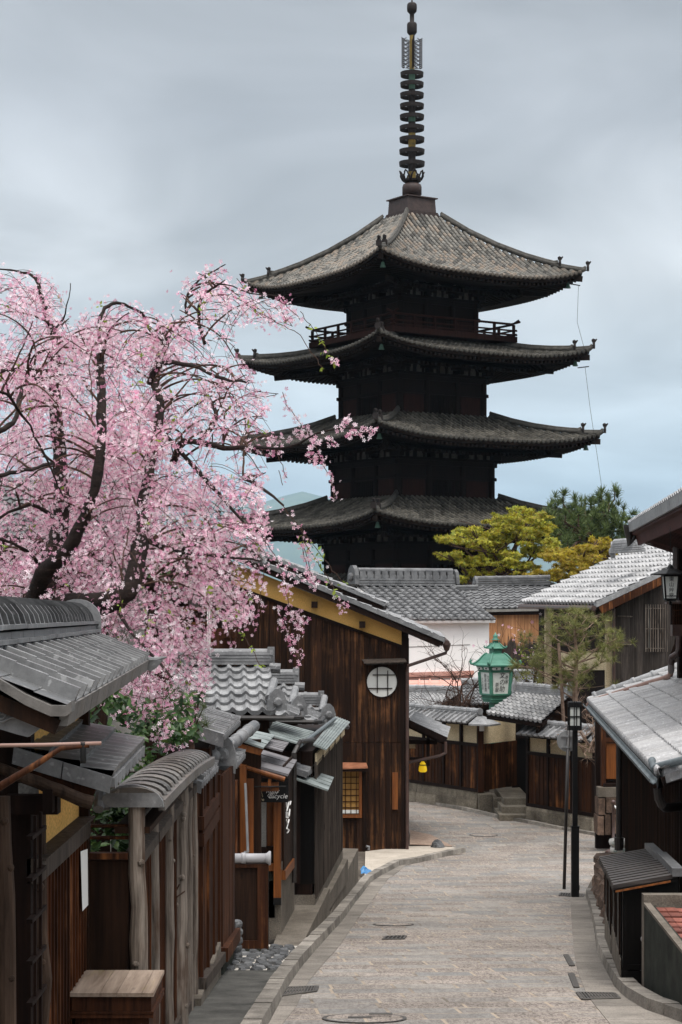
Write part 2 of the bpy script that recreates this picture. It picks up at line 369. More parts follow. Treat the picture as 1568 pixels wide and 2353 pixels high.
M['blue'] = m_plain('blue plastic sheet', (.01, .09, .24), (.03, .2, .42), 9, .4, .5, .2)
M['rope'] = m_plain('white rope', (.6, .6, .58), (.8, .8, .78), 60, .8, .2, .3)
M['sack'] = m_plain('woven white sack', (.5, .48, .44), (.68, .66, .61), 5, .8, .2, .4)
M['tin_red'] = m_plain('faded red tin sheet', (.42, .17, .12), (.62, .36, .3), 1.1, .6, .3, .1, stretch=(1, 3, 1))
M['glass_dark'] = m_plain('dark window', (.012, .011, .010), (.03, .027, .024), 2, .15, .5, 0)
M['curtain'] = m_plain('grey green curtain', (.12, .13, .12), (.2, .21, .19), 12, .9, .1, .1, stretch=(6, 6, .3))
M['soil'] = m_plain('ground soil', (.06, .05, .04), (.13, .11, .09), .6, .95, .1, .3, fine=9)
def m_leaf(name, cols, trans=.35, rough=.55):
    t = NT(name); c = t.ramp(t.island(), [(i / max(1, len(cols) - 1), x) for i, x in enumerate(cols)])
    big = t.noise(t.coord(), 1.1, 3, .5); c = t.val(c, t.rng(big, .3, .7, .72, 1.3))
    t.fin(c, rough, .25)
    tr = t.n('ShaderNodeBsdfTranslucent', {'Color': c}); ms = t.n('ShaderNodeMixShader', {0: trans, 1: t.b.outputs[0], 2: tr.outputs[0]})
    t.l(ms.outputs[0], t.out.inputs[0]); return t.m
M['blossom'] = m_leaf('pink blossom', [(.58, .20, .33), (.77, .42, .53), (.86, .60, .68), (.91, .74, .79), (.94, .86, .88), (.85, .56, .65), (.66, .27, .42)], .45, .7)
M['bud_leaf'] = m_leaf('young leaf', [(.16, .25, .03), (.3, .36, .06), (.13, .2, .03)])
M['leaf_maple'] = m_leaf('yellow green maple leaf', [(.26, .25, .025), (.38, .36, .03), (.27, .19, .025), (.45, .42, .05), (.2, .24, .03), (.16, .15, .02)], .45)
M['leaf_maple_brown'] = m_leaf('brown green maple leaf', [(.32, .22, .02), (.4, .32, .03), (.22, .13, .02), (.4, .36, .03)], .45)
M['needle'] = m_leaf('pine needle', [(.03, .055, .02), (.08, .12, .035), (.13, .16, .05), (.05, .08, .025)], .15)
M['needle_dry'] = m_leaf('thin pine needle', [(.09, .11, .03), (.19, .2, .06), (.24, .22, .08), (.12, .14, .04)], .25)
M['leaf_dark'] = m_leaf('glossy dark leaf', [(.012, .03, .012), (.03, .07, .02), (.06, .12, .03), (.02, .045, .015), (.10, .16, .04)], .2, .35)
M['leaf_azalea'] = m_leaf('fresh shrub leaf', [(.12, .18, .015), (.22, .28, .02), (.14, .1, .03), (.3, .34, .03)], .4)
M['twig'] = m_plain('bare twig', (.0300, .0168, .0132), (.1040, .0640, .0480), 9, .85, .1, 0)
M['twig_tan'] = m_plain('tan twig', (.14, .09, .065), (.28, .2, .15), 9, .85, .1, 0)
def m_bark():
    t = NT('cherry bark'); n1 = t.noise(t.coord((3, 3, 22)), 1, 6, .65, .6); n2 = t.noise(t.coord(), 14, 6, .7)
    c = t.ramp(n1, [(.3, (.005, .003, .0025)), (.62, (.022, .013, .010)), (.8, (.13, .09, .07))]); c = t.val(c, t.rng(n2, .3, .7, .6, 1.4))
    t.bump(n2, .9, .03); return t.fin(c, .8, .25)
M['bark'] = m_bark()
def m_paving():
    t = NT('granite street paving'); co = t.coord(rot=(0, 0, R(-4)))
    w = t.noise(t.coord(), .8, 2, .5)
    vec = t.n('ShaderNodeVectorMath', {0: co, 1: t.n('ShaderNodeCombineXYZ', {1: t.rng(w, 0, 1, -.09, .09)}).outputs[0]}, operation='ADD').outputs[0]
    br = t.n('ShaderNodeTexBrick', {'Vector': vec, 'Color1': (0, 0, 0, 1), 'Color2': (1, 1, 1, 1), 'Mortar': (.5, .5, .5, 1), 'Scale': 1.0, 'Mortar Size': .018, 'Mortar Smooth': .3,
                                  'Bias': 0, 'Brick Width': .62, 'Row Height': .44}, offset=.43, squash=1.25, squash_frequency=3)
    rnd = t.n('ShaderNodeSeparateColor', {0: br.outputs['Color']}).outputs[0]
    col = t.ramp(rnd, [(0, (.24, .204, .176)), (.3, (.30, .257, .222)), (.5, (.272, .24, .21)), (.68, (.20, .192, .18)), (.82, (.28, .255, .226)), (1, (.175, .173, .166))])
    pit = t.noise(t.coord((3.2, .9, 1)), 11, 5, .85)
    col = t.mix(t.n('ShaderNodeMath', {0: t.rng(pit, .53, .44, 0, .85), 1: t.rng(rnd, .2, .8, 1, .45)}, operation='MULTIPLY').outputs[0], col, (.085, .07, .06))
    col = t.val(col, t.rng(t.noise(t.coord(), .55, 5, .6), .3, .7, .8, 1.2))
    col = t.val(col, t.rng(t.noise(t.coord((2, .6, 1)), 5, 6, .7), .3, .7, .78, 1.2))
    col = t.mix(t.n('ShaderNodeMath', {0: br.outputs['Fac'], 1: .75}, operation='MULTIPLY').outputs[0], col, t.ramp(t.noise(t.coord(), 1.4, 3, .6), [(.4, (.11, .09, .07)), (.55, (.36, .29, .215))]))
    h = t.n('ShaderNodeMath', {0: t.rng(pit, .3, .6, 0, .5), 1: br.outputs['Fac']}, operation='SUBTRACT').outputs[0]
    t.bump(h, .6, .012); return t.fin(col, .8, .25)
M['paving'] = m_paving()
# ------------------------------------------------------------------ setting: ground, hills, road, kerbs
def tiles(mb, e0, e1, r0, r1, nc, nr, style='san', th=.028, amp=1.0, jit=.004, seed=1):
    e0, e1, r0, r1 = V(e0), V(e1), V(r0), V(r1); rr = random.Random(seed)
    n = (e1 - e0).cross(r0 - e0).normalized()
    if n.z < 0: n = -n
    prof = {'san': [(0, .030), (.1, .041), (.22, .029), (.36, .006), (.55, 0), (.8, .004), (.93, .016)],
            'hon': [(0, 0), (.30, 0), (.32, .04), (.40, .075), (.5, .085), (.6, .075), (.68, .04), (.7, 0)],
            'rib': [(0, 0), (.83, 0), (.835, .05), (.985, .05)],
            'plate': [(0, .0), (.90, .012), (.91, -.016), (.985, -.016)]}[style]
    xs = [(c + p, h) for c in range(nc) for p, h in prof] + [(nc, prof[0][1])]
    m = len(xs)
    js = [[rr.uniform(-jit, jit) for c in range(nc + 1)] for k in range(nr)]
    vs = []; uv = []; fs = []
    def pt(x, t): return (e0.lerp(e1, x / nc)).lerp(r0.lerp(r1, x / nc), t)
    for x, h in xs: vs.append(pt(x, 0) + n * (h * amp - .03)); uv.append((x, .01))
    for k in range(nr):
        for t, off, vv in ((k / nr, th, k + .02), ((k + 1) / nr, 0, k + .98)):
            for x, h in xs:
                vs.append(pt(x, t) + n * (h * amp + off + js[k][int(min(x, nc - .001))])); uv.append((x, vv))
    for row in range(2 * nr):
        for i in range(m - 1): fs.append((row * m + i, row * m + i + 1, (row + 1) * m + i + 1, (row + 1) * m + i))
    flip = (V(vs[m + 1]) - V(vs[m])).cross(V(vs[2 * m]) - V(vs[m])).dot(n) < 0
    if flip: fs = [f[::-1] for f in fs]
    mb.add(vs, fs, uv)
def slab(mb, e0, e1, r0, r1, t=.06, drop=.03):     # board under a roof slope
    e0, e1, r0, r1 = V(e0), V(e1), V(r0), V(r1); n = (e1 - e0).cross(r0 - e0).normalized()
    if n.z < 0: n = -n
    top = [p - n * drop for p in (e0, e1, r1, r0)]
    mb.prism(top, -n * t)
def ridge(mb, a, b, w=.24, layers=3, lh=.05, r=.09, ring=.3, up0=.0):
    a, b = V(a), V(b); z = up0; d = (b - a).normalized(); L = (b - a).length
    for i in range(layers):
        ww = w * (1 - .12 * i); mb.beam(a + V((0, 0, z + lh / 2)), b + V((0, 0, z + lh / 2)), ww, lh * .78); z += lh
    mb.tube([a + V((0, 0, z + r * .35)), b + V((0, 0, z + r * .35))], r, 10)
    if ring:
        k = max(2, int(L / ring))
        for i in range(k + 1):
            p = a.lerp(b, i / k) + V((0, 0, z + r * .35)); mb.tube([p - d * .025, p + d * .025], r * 1.16, 10)
    return z + r
def oni(mb, p, d, s=.3):                           # ridge-end tile: rounded shield with a boss, facing d
    p, d = V(p), V(d).normalized(); sd = V((0, 0, 1)).cross(d).normalized(); up = V((0, 0, 1))
    pts = []
    for x, z in ((-.55, -.45), (.55, -.45), (.5, .1), (.36, .5), (.13, .72), (-.13, .72), (-.36, .5), (-.5, .1)): pts.append(p + sd * x * s + up * z * s)
    mb.prism(pts, d * s * .28)
    mb.lathe([(s * .26, 0), (s * .26, s * .1), (s * .16, s * .16)], p + d * s * .27, 10, axis=d)
def roundcap(mb, p, d, r): mb.lathe([(r, -.04), (r * 1.08, 0), (r * 1.08, .03), (r * .7, .05)], p, 12, axis=d)

def ribbon(name, pts_l, pts_r, z_off, mat, parent=None):
    m = MB()
    for i in range(len(pts_l) - 1):
        a, b, c, d = pts_l[i], pts_l[i + 1], pts_r[i + 1], pts_r[i]
        m.quad(*(V((p[0], p[1], GZ(p[1]) + z_off)) for p in (d, c, b, a)))
    return m.build(name, mat, parent, base=(0, 0, 0))
ys = sorted(set([a for a, b in GP[:-6]] + [-60, -40, -20, -8, 0] + list(range(2, 64, 2)) + [66, 70, 75, 80, 86, 92, 96, 100, 130, 200, 400, 800, 1200, 3000, 7000, 14000]))
xs = [-16000, -1500, -300, -80, -30, -14, -8, -4, -2, 0, 2, 4, 6, 8, 12, 20, 40, 90, 300, 1500, 16000]
m = MB(); nx = len(xs)
for y in ys:
    for x in xs: m.v.append((x, y, GZ(y)))
m.f = [(j * nx + i, j * nx + i + 1, (j + 1) * nx + i + 1, (j + 1) * nx + i) for j in range(len(ys) - 1) for i in range(nx - 1)]
m.uv = [(0, 0)] * len(m.v)
struct(m.build('ground', M['soil'], base=(0, 0, 0)))

# kerb lines traced on the ground, nearest first
KL = [G(*p) for p in ((575, 2352), (598, 2315), (622, 2275), (645, 2243), (667, 2216), (697, 2184), (729, 2151), (761, 2119), (797, 2073), (833, 2029), (861, 2011), (902, 1990), (949, 1983), (1026, 1965), (1056, 1959))]
KL = [V((p.x + .16, p.y, p.z)) for p in KL]
KR = [G(*p) for p in ((1566, 2352), (1483, 2323), (1437, 2295), (1414, 2272), (1389, 2225), (1372, 2189), (1365, 2138), (1356, 2092), (1346, 2056))]
GUL = [G(*p) for p in ((652, 2352), (678, 2322), (707, 2260), (745, 2215), (780, 2176), (821, 2114), (862, 2061), (893, 2020), (925, 1996))]
GUR = [G(*p) for p in ((1400, 2352), (1350, 2290), (1330, 2240), (1322, 2207), (1315, 2138), (1312, 2075))]
KF = [G(*p) for p in ((942, 1839), (1000, 1850), (1060, 1861), (1103, 1871), (1150, 1882), (1213, 1893), (1290, 1908), (1367, 1921), (1397, 1928))]
def xat(line, Y):
    if Y <= line[0].y: a, b = line[0], line[1]
    elif Y >= line[-1].y: a, b = line[-2], line[-1]
    else:
        for a, b in zip(line, line[1:]):
            if a.y <= Y <= b.y: break
    return a.x + (b.x - a.x) * (Y - a.y) / (b.y - a.y)
L_ = []; R_ = []
yy = [-20, -5, 0, 4, 8, 12] + [16 + i for i in range(0, 21)]
for Y in yy:
    L_.append((xat(KL, max(Y, KL[0].y)) - .1 - (0 if Y >= 16 else (16 - Y) * .04), Y)); R_.append((xat(KR, min(max(Y, KR[0].y), 36)) + (0.05 if Y >= 16 else (16 - Y) * .03), Y))
for Y, a, b in ((38, .62, 4.9), (40, .9, 5.3), (42, 1.3, 5.9), (43.5, 2.1, 6.3), (44.2, 2.8, 6.5), (44.6, 1.8, 6.6), (45, 1.5, 6.6), (46.5, 1.2, 6.7), (48, -6, 6.6), (50, -9, 5.6), (53, -11, 4.3), (57, -13, 2.2), (60, -14, -3), (62, -15, -9)):
    L_.append((a, Y)); R_.append((b, Y))
struct(ribbon('road', L_, R_, .004, M['paving']))
# smooth gutter bands of long stones
def gut(line_out, line_in, y0, y1, name):
    m = MB(); y = y0; k = 0; rr = random.Random(3)
    while y < y1:
        d = rr.uniform(.7, 1.3); ye = min(y + d, y1)
        if ye - y > .2:
            q = [V((xat(line_out, y + .008), y + .008, 0)), V((xat(line_in, y + .008), y + .008, 0)), V((xat(line_in, ye - .008), ye - .008, 0)), V((xat(line_out, ye - .008), ye - .008, 0))]
            for p in q: p.z = GZ(p.y) + .004
            m.prism(q, (0, 0, .006))
        y = ye
    struct(m.build(name, M['gutter'], base=(0, 20, GZ(20))))
gut(KL, GUL, 13.5, 42, 'road_gutter_band')
gut(GUR, KR, 13.5, 35.2, 'gutter_stones')
def kerb(line, name, w=.17, h=.11, side=-1, mat='granite', step=.62, y_ext=0):
    m = MB(); pts = [V(p) for p in line]
    if y_ext: pts.insert(0, pts[0] + (pts[0] - pts[1]).normalized() * y_ext)
    seg = []
    for a, b in zip(pts, pts[1:]):
        L = (b - a).length; k = max(1, round(L / step))
        for i in range(k): seg.append((a.lerp(b, i / k), a.lerp(b, (i + 1) / k)))
    for a, b in seg:
        d = (b - a); d.z = 0; d.normalize(); nrm = V((-d.y, d.x, 0)) * -side; g = d * .007
        a1 = V((a.x, a.y, GZ(a.y) - .03)) + g; b1 = V((b.x, b.y, GZ(b.y) - .03)) - g; j = random.uniform(-.006, .006)
        lo = [a1, b1, b1 + nrm * w, a1 + nrm * w]; up = V((0, 0, h + .03 + j))
        hi = [a1 + up + nrm * .018, b1 + up + nrm * .018, b1 + up + nrm * w, a1 + up + nrm * w]
        m.add(lo + hi, [(3, 2, 1, 0), (4, 5, 6, 7), (0, 1, 5, 4), (1, 2, 6, 5), (2, 3, 7, 6), (3, 0, 4, 7)] if side < 0 else [(0, 1, 2, 3), (7, 6, 5, 4), (4, 5, 1, 0), (5, 6, 2, 1), (6, 7, 3, 2), (7, 4, 0, 3)])
    return struct(m.build(name, M[mat], base=(pts[0].x, pts[0].y, GZ(pts[0].y))))
kerb(KL, 'kerb_along_the_left_houses', side=-1, y_ext=5)
kerb(KR, 'kerb_along_the_right_wall', side=1, y_ext=5)
kerb(KF, 'kerb_below_the_long_fence', side=-1, h=.08, w=.14, step=1.1)
# pavements left of the kerb
m = MB(); pl = [(-3.2, 6), (-3.2, 14), (-3.2, 19), (-3.2, 20.4)]
ribbon_pts = [(xat(KL, max(y, 16)) - .17 - (0 if y >= 16 else (16 - y) * .03), y) for y in (6, 14, 19, 20.4)]
struct(ribbon('pavement', pl, ribbon_pts, .06, M['aggregate']))
struct(ribbon('pavement_mortar_bed', [(-3, 20.4), (-3, 22), (-3, 24)], [(xat(KL, y) - .17, y) for y in (20.4, 22, 24)], .05, M['mortar']))
m = MB(); rr = random.Random(11)
y = 20.45
while y < 23.6:
    x = -1.5
    while x < xat(KL, y) - .25:
        w, d = rr.uniform(.09, .17), rr.uniform(.14, .2); p = V((x + w / 2, y + rr.uniform(-.02, .02), GZ(y) + .045)); a0 = rr.uniform(0, 6)
        q = [p + V((w * .5 * math.cos(a0 + k * .785) * rr.uniform(.85, 1.05), d * .5 * math.sin(a0 + k * .785) * rr.uniform(.85, 1.05), 0)) for k in range(8)]
        q2 = [p + (c - p) * .72 + V((0, 0, .04)) for c in q]
        m.add(q + q2, [(i, (i + 1) % 8, 8 + (i + 1) % 8, 8 + i) for i in range(8)] + [tuple(range(8, 16))])
        x += w + .02
    y += .18
o = m.build('cobble_paving', M['stone_dark'], base=(-1, 22, GZ(22))); struct(o)
# little forecourt in front of the tall board house
fore = [G(840, 1962), G(838, 2022), G(861, 2006), G(902, 1986), G(949, 1979), G(1026, 1961), G(1056, 1956), G(1030, 1950), G(940, 1950)]
m = MB(); m.prism([V((p.x, p.y, GZ(p.y) - .02)) for p in fore], (0, 0, .075)); struct(m.build('forecourt', M['concrete_light']))
m = MB(); bp = [G(942, 1948), G(1040, 1952), G(990, 1925), G(942, 1915)]
q = [V((p.x, p.y, GZ(p.y) + .064)) for p in bp]; m.prism(q, (0, 0, .015)); struct(m.build('brick_path', M['brick_pale']))
# distant hills
def hills(name, Y, x0, x1, prof, mat, seed):
    m = MB(); rr = random.Random(seed); n = 90; rows = 7
    for j in range(rows + 1):
        for i in range(n + 1):
            x = lerp(x0, x1, i / n); h = prof(x)
            t = j / rows; hh = h * (1 - (1 - t) ** 1.7) + (mnoise.noise(V((x * .0022, j * .9, seed))) * .09 * h * t)
            m.v.append((x, Y + (t - 1) * h * 2.2, -60 + hh))
    m.uv = [(0, 0)] * len(m.v)
    m.f = [(j * (n + 1) + i, j * (n + 1) + i + 1, (j + 1) * (n + 1) + i + 1, (j + 1) * (n + 1) + i) for j in range(rows) for i in range(n)]
    for i in range(n + 1): m.v.append((lerp(x0, x1, i / n), Y + 900, -60)); m.uv.append((0, 0))
    b = (rows + 1) * (n + 1)
    m.f += [(rows * (n + 1) + i, rows * (n + 1) + i + 1, b + i + 1, b + i) for i in range(n)]
    return struct(m.build(name, mat, base=(0, Y, -60), smooth=True))
M['hill'] = m_plain('wooded hill', (.035, .06, .035), (.09, .12, .06), .004, .95, .05, 0)
Yh = 12000
HU = (-1200, 0, 400, 520, 560, 600, 640, 662, 690, 715, 760, 800, 950, 1100, 1300, 1420, 1445, 1500, 1568, 1900, 3000)
HVV = (1230, 1185, 1170, 1154, 1150, 1164, 1150, 1139, 1131, 1139, 1152, 1162, 1175, 1200, 1235, 1222, 1208, 1182, 1170, 1165, 1240)
def prof1(x):
    u = CX + x / Yh * F
    v = float(np.interp(u, HU, HVV))
    v += 2.5 * mnoise.noise(V((u * .05, 0, 3))) + 1.5 * mnoise.noise(V((u * .16, 0, 5)))
    return ZV(v, Yh) + 60
hills('hills', Yh, -5400, 5400, prof1, M['hill'], 2)
# ------------------------------------------------------------------ pagoda
PX, PY, TH = 3.77, 103.0, R(12)
D_N = V((-math.sin(TH), -math.cos(TH), 0)); D_R = V((math.cos(TH), -math.sin(TH), 0))
DIRS = [D_N, D_R, -D_N, -D_R]                      # towards the four corners
PC = V((PX, PY, 0))
pag = thing('pagoda', 'tall black wooden five storey pagoda with curved tiled roofs and ringed spire', 'pagoda', (PX, PY, GZ(PY)))
def pag_roof(z_mid, RE, up, r_top, z_top, rows, name_i, mat, courses):
    H, ht = RE / math.sqrt(2), r_top / math.sqrt(2); run = H - ht; rise = z_top - z_mid
    def zf(x, y):
        q = min(1, y / run); hw = max(ht, H - y)
        return z_mid + rise * (.62 * q + .38 * q * q) + up * min(1, abs(x) / hw) ** 3.2 * (1 - q) ** 1.8
    tb = MB(); under = MB(); raf = MB(); hips = []; rr = random.Random(name_i)
    w = 2 * H / rows
    prof = [(0, -.03), (.2, -.03), (.22, .04), (.33, .1), (.5, .125), (.67, .1), (.78, .04), (.8, -.03)]
    for k in range(4):
        c0, c1 = DIRS[k], DIRS[(k + 1) % 4]; ex = (c1 - c0).normalized(); inn = -(c0 + c1).normalized()
        def pt(x, y, dz=0): return PC + ex * x - inn * (H - y) + V((0, 0, zf(x, y) + dz))
        cols = [(i + p, h) for i in range(rows) for p, h in prof] + [(rows, 0)]
        nseg = courses; vs = []; uv = []; fs = []; mcols = len(cols)
        for ci, (c, h) in enumerate(cols):
            x = -H + c * w; ye = max(.02, min(run, H - abs(x)))
            jit = 0
            for j in range(nseg):
                t0, t1 = j / nseg, (j + 1) / nseg
                a = rr.uniform(-.008, .008) if h > 0 else 0
                # the lower end of each tile rides over the one below it
                vs.append(pt(x, ye * t0, h + .025 + a)); uv.append((c + k * 100, t0 * ye / run * nseg + .03))
                vs.append(pt(x, ye * t1, h * .9 + a)); uv.append((c + k * 100, t1 * ye / run * nseg - .03))
        S = 2 * nseg
        for ci in range(mcols - 1):
            for j in range(S - 1):
                a = ci * S + j; fs.append((a, a + S, a + S + 1, a + 1))
        n0 = (V(vs[S]) - V(vs[0])).cross(V(vs[1]) - V(vs[0])).z
        if n0 < 0: fs = [f[::-1] for f in fs]
        tb.add(vs, fs, uv)
        # round tile ends and eave edge
        for i in range(rows):
            x = -H + (i + .5) * w; p = pt(x, 0, .05); tb.lathe([(.105, -.05), (.105, .05), (.06, .07)], p, 8, axis=-inn)
        N = 26
        def strip(mb, y0, d0, y1, d1):
            for i in range(N):
                xa, xb = -1 + 2 * i / N, -1 + 2 * (i + 1) / N
                def q(s, y, d): return PC + ex * (s * (H - y)) - inn * (H - y) + V((0, 0, zf(s * H * .999, 0) + d))
                mb.add([q(xa, y0, d0), q(xb, y0, d0), q(xb, y1, d1), q(xa, y1, d1)], [(0, 1, 2, 3)])
        strip(under, .0, .02, .02, -.16); strip(under, .02, -.16, .22, -.18); strip(under, .22, -.18, .24, -.36)
        # soffit from the eave to the wall, a little higher inside
        for (y0, d0, y1, d1) in ((.24, -.36, run * .5, -.12), (run * .5, -.30, run + .1, .25)):
            for i in range(N):
                xa, xb = -1 + 2 * i / N, -1 + 2 * (i + 1) / N
                def q(s, y, d):
                    fade = 1 - y / (run * 1.05)
                    return PC + ex * (s * (H - y)) - inn * (H - y) + V((0, 0, z_mid + up * abs(s) ** 3.2 * max(0, fade) + d))
                under.add([q(xa, y0, d0), q(xb, y0, d0), q(xb, y1, d1), q(xa, y1, d1)], [(0, 1, 2, 3)])
        # two tiers of rafters
        nr_ = int(2 * H / .27)
        for i in range(nr_):
            x = -H + .2 + (2 * H - .4) * i / (nr_ - 1); u3 = up * (abs(x) / H) ** 3.2
            ye = min(run, H - abs(x))
            if ye < .3: continue
            for (y0, d0, y1, d1, s) in ((.06, -.26, run * .52, -.10, .10), (run * .40, -.52, run + .3, .02, .12)):
                y1 = min(y1, ye)
                if y1 - y0 < .15: continue
                f0, f1 = max(0, 1 - y0 / run), max(0, 1 - y1 / run)
                a = PC + ex * x - inn * (H - y0) + V((0, 0, z_mid + u3 * f0 + d0)); b = PC + ex * x - inn * (H - y1) + V((0, 0, z_mid + u3 * f1 + d1))
                raf.beam(a, b, s, s * 1.2)
        hip = MB(); orns = []
        # hip ridge along corner k, in two stages with upturned ends
        d = DIRS[k]
        def hp(q, dz):
            y = run * q; rad = RE - y * math.sqrt(2)
            return PC + d * rad + V((0, 0, z_mid + rise * (.62 * q + .38 * q * q) + up * (1 - q) ** 1.6 + dz))
        A = [hp(q, .16) for q in (1, .8, .6, .4, .26, .2)] + [hp(.17, .24)]
        B = [hp(q, .10) for q in (.22, .12, .04, 0)] + [hp(-.025, .2)]
        hip.tube(A, [.13] * 6 + [.11], 8); hip.tube([p + V((0, 0, .11)) for p in A], [.08] * 7, 8)
        hip.tube(B, [.12] * 4 + [.1], 8); hip.tube([p + V((0, 0, .1)) for p in B], [.075] * 5, 8)
        for q, s in ((.165, .62), (-.03, .6)):
            p = hp(q, .22); sd = V((-d.y, d.x, 0))
            orn = MB(); orns.append(orn); orn.prism([p + sd * x * s + V((0, 0, z * s)) for x, z in ((-.2, -.2), (.2, -.2), (.24, .12), (.14, .34), (.0, .40), (-.14, .34), (-.24, .12))], d * .12)
            orn.tube([p + V((0, 0, .3 * s)), p + d * .1 + V((0, 0, .42 * s)), p + d * .22 + V((0, 0, .62 * s))], [.08, .07, .03], 6)
            orn.lathe([(.02, -.1), (.1, -.05), (.1, .05), (.02, .1)], p + V((0, 0, .5 * s)) + d * .04, 8)
        hips.append((hip, orns))
        # corner tail rafter
        under.beam(hp(-.0, -.35), hp(.98, -.1 - rise * .62), .22, .28)
        raf.beam(PC + d * (RE * .80) + V((0, 0, z_mid - .62 + up * .3)), PC + d * (RE * .34) + V((0, 0, z_mid - .1)), .2, .24)
    rf = tb.build('roof', mat, pag)
    for hip, orns in hips:
        hip.build('hip_ridge', M['ridge_pagoda'], rf, smooth=True)
        for orn in orns: orn.build('ridge_end_tile', M['bronze'], rf)
    under.build('eave', M['pagoda_wood'], rf); raf.build('rafters', M['pagoda_wood'], rf)
    for d in DIRS:
        bell = MB(); p = PC + d * (RE - .75) + V((0, 0, z_mid + up * .75 - .55))
        bell.lathe([(.012, .6), (.012, .2), (.08, .18), (.1, .05), (.15, -.08), (.11, -.08), (.04, .1)], p, 10)
        bell.build('wind_bell', M['verdigris'], rf)
def pag_body(z0, z1, half, name_i, plaster=True):
    b = MB(); tr = MB(); pls = []; br = MB(); fxs = []
    s = half / math.sqrt(2)                        # half side
    for k in range(4):
        c0, c1 = DIRS[k], DIRS[(k + 1) % 4]; ex = (c1 - c0).normalized(); o = (c0 + c1).normalized()
        def q(x, dpt, z): return PC + ex * x + o * (s + dpt) + V((0, 0, z))
        zt = z1 - .0; zc = z1 - .62                 # top of the wall zone and the bracket zone above
        b.obox(q(-s, -.12, z0), ex * 2 * s, o * .1, (0, 0, zt - z0))
        for x in (-s, -s * .36, s * .36, s): tr.tube([q(x, -.02, z0), q(x, -.02, zc)], .16, 10)
        for z, h, dd in ((z0 + .12, .22, .12), (zc - .2, .24, .12), (zc - .9, .16, .08)): tr.obox(q(-s - .25, -.05, z), ex * (2 * s + .5), o * (dd + .05), (0, 0, h))
        tr.obox(q(-s - .4, -.05, zc + .04), ex * (2 * s + .8), o * .3, (0, 0, .14))
        for x0, x1 in ((-s * .9, -s * .44), (s * .44, s * .9)): fx = MB(); fx.obox(q(x0, -.03, z0 + .4), ex * (x1 - x0), o * .06, (0, 0, max(.3, zc - z0 - 1.35))); fxs.append(fx)
        for i in range(9): tr.obox(q(-s * .24 + s * .06 * i, -.02, z0 + .42), ex * .05, o * .07, (0, 0, max(.3, zc - z0 - 1.4)))
        if plaster and o.y < 0:                                 # pale panels between the struts above the wall
            n = 11
            for i in range(n):
                xa = -s + 2 * s * (i + .18) / n; xb = -s + 2 * s * (i + .82) / n
                if i % 3 == 1: xa, xb = xa + .08, xb - .08
                pl = MB(); pls.append(pl); pl.prism([q(xa, .0, zc + .2), q(xb, .0, zc + .2), q(xb, .0, zc + .42), q((xa + xb) / 2 + .1, .0, zc + .58), q((xa + xb) / 2 - .1, .0, zc + .58), q(xa, .0, zc + .42)], o * .05)
        # stepped bracket clusters above each column
        for x in (-s, -s * .36, s * .36, s):
            for t in range(3):
                zz = zc + .2 + t * .42; L = .4 + .55 * t
                br.obox(q(x - .14, -.1, zz), ex * .28, o * (L + .1), (0, 0, .2)); br.obox(q(x - .5, L - .28, zz + .2), ex * 1.0, o * .24, (0, 0, .16))
                for dx in (-.42, 0, .42): br.obox(q(x + dx - .13, L - .3, zz + .34), ex * .26, o * .28, (0, 0, .14))
            br.beam(q(x, 2.2, z1 + .22), q(x, .1, z1 + 1.1), .2, .26)
        for t in range(3): br.obox(q(-s - .5 * t - .3, .3 + .52 * t, zc + .55 + t * .42), ex * (2 * s + t + .6), o * .18, (0, 0, .16))
        for t in range(3):                          # corner brackets on the diagonal
            d = DIRS[k]; sd = V((-d.y, d.x, 0)); L = .7 + .75 * t; zz = zc + .2 + t * .42
            br.obox(PC + d * (half - .2) - sd * .15 + V((0, 0, zz)), d * L, sd * .3, (0, 0, .24)); br.obox(PC + d * (half + L - .5) - sd * .25 + V((0, 0, zz + .22)), d * .42, sd * .5, (0, 0, .18))
    w = b.build('storey_wall', M['pagoda_wood'], pag); tr.build('columns_and_beams', M['pagoda_wood'], w); [fx.build('wall_panel', M['pagoda_red'], w) for fx in fxs]
    for pl in pls: pl.build('plaster_infill', M['pagoda_plaster'], w)
    br.build('bracket', M['pagoda_wood'], w)
#        z_mid  R_eave up  r_top z_top rows
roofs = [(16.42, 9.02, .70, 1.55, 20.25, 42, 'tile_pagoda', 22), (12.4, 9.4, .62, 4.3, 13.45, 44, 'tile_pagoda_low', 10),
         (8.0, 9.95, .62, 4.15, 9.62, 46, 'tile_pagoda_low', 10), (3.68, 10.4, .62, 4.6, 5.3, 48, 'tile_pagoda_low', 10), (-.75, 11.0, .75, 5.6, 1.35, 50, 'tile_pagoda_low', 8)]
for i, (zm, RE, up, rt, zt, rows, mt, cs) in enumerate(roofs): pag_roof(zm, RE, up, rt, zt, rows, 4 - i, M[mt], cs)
for z0, z1, hf in ((13.4, 16.2, 3.42), (9.3, 12.2, 3.85), (5.0, 7.8, 4.28), (.9, 3.45, 4.65), (GZ(PY) + .8, -.9, 5.0)): pag_body(z0, z1, hf, 0)
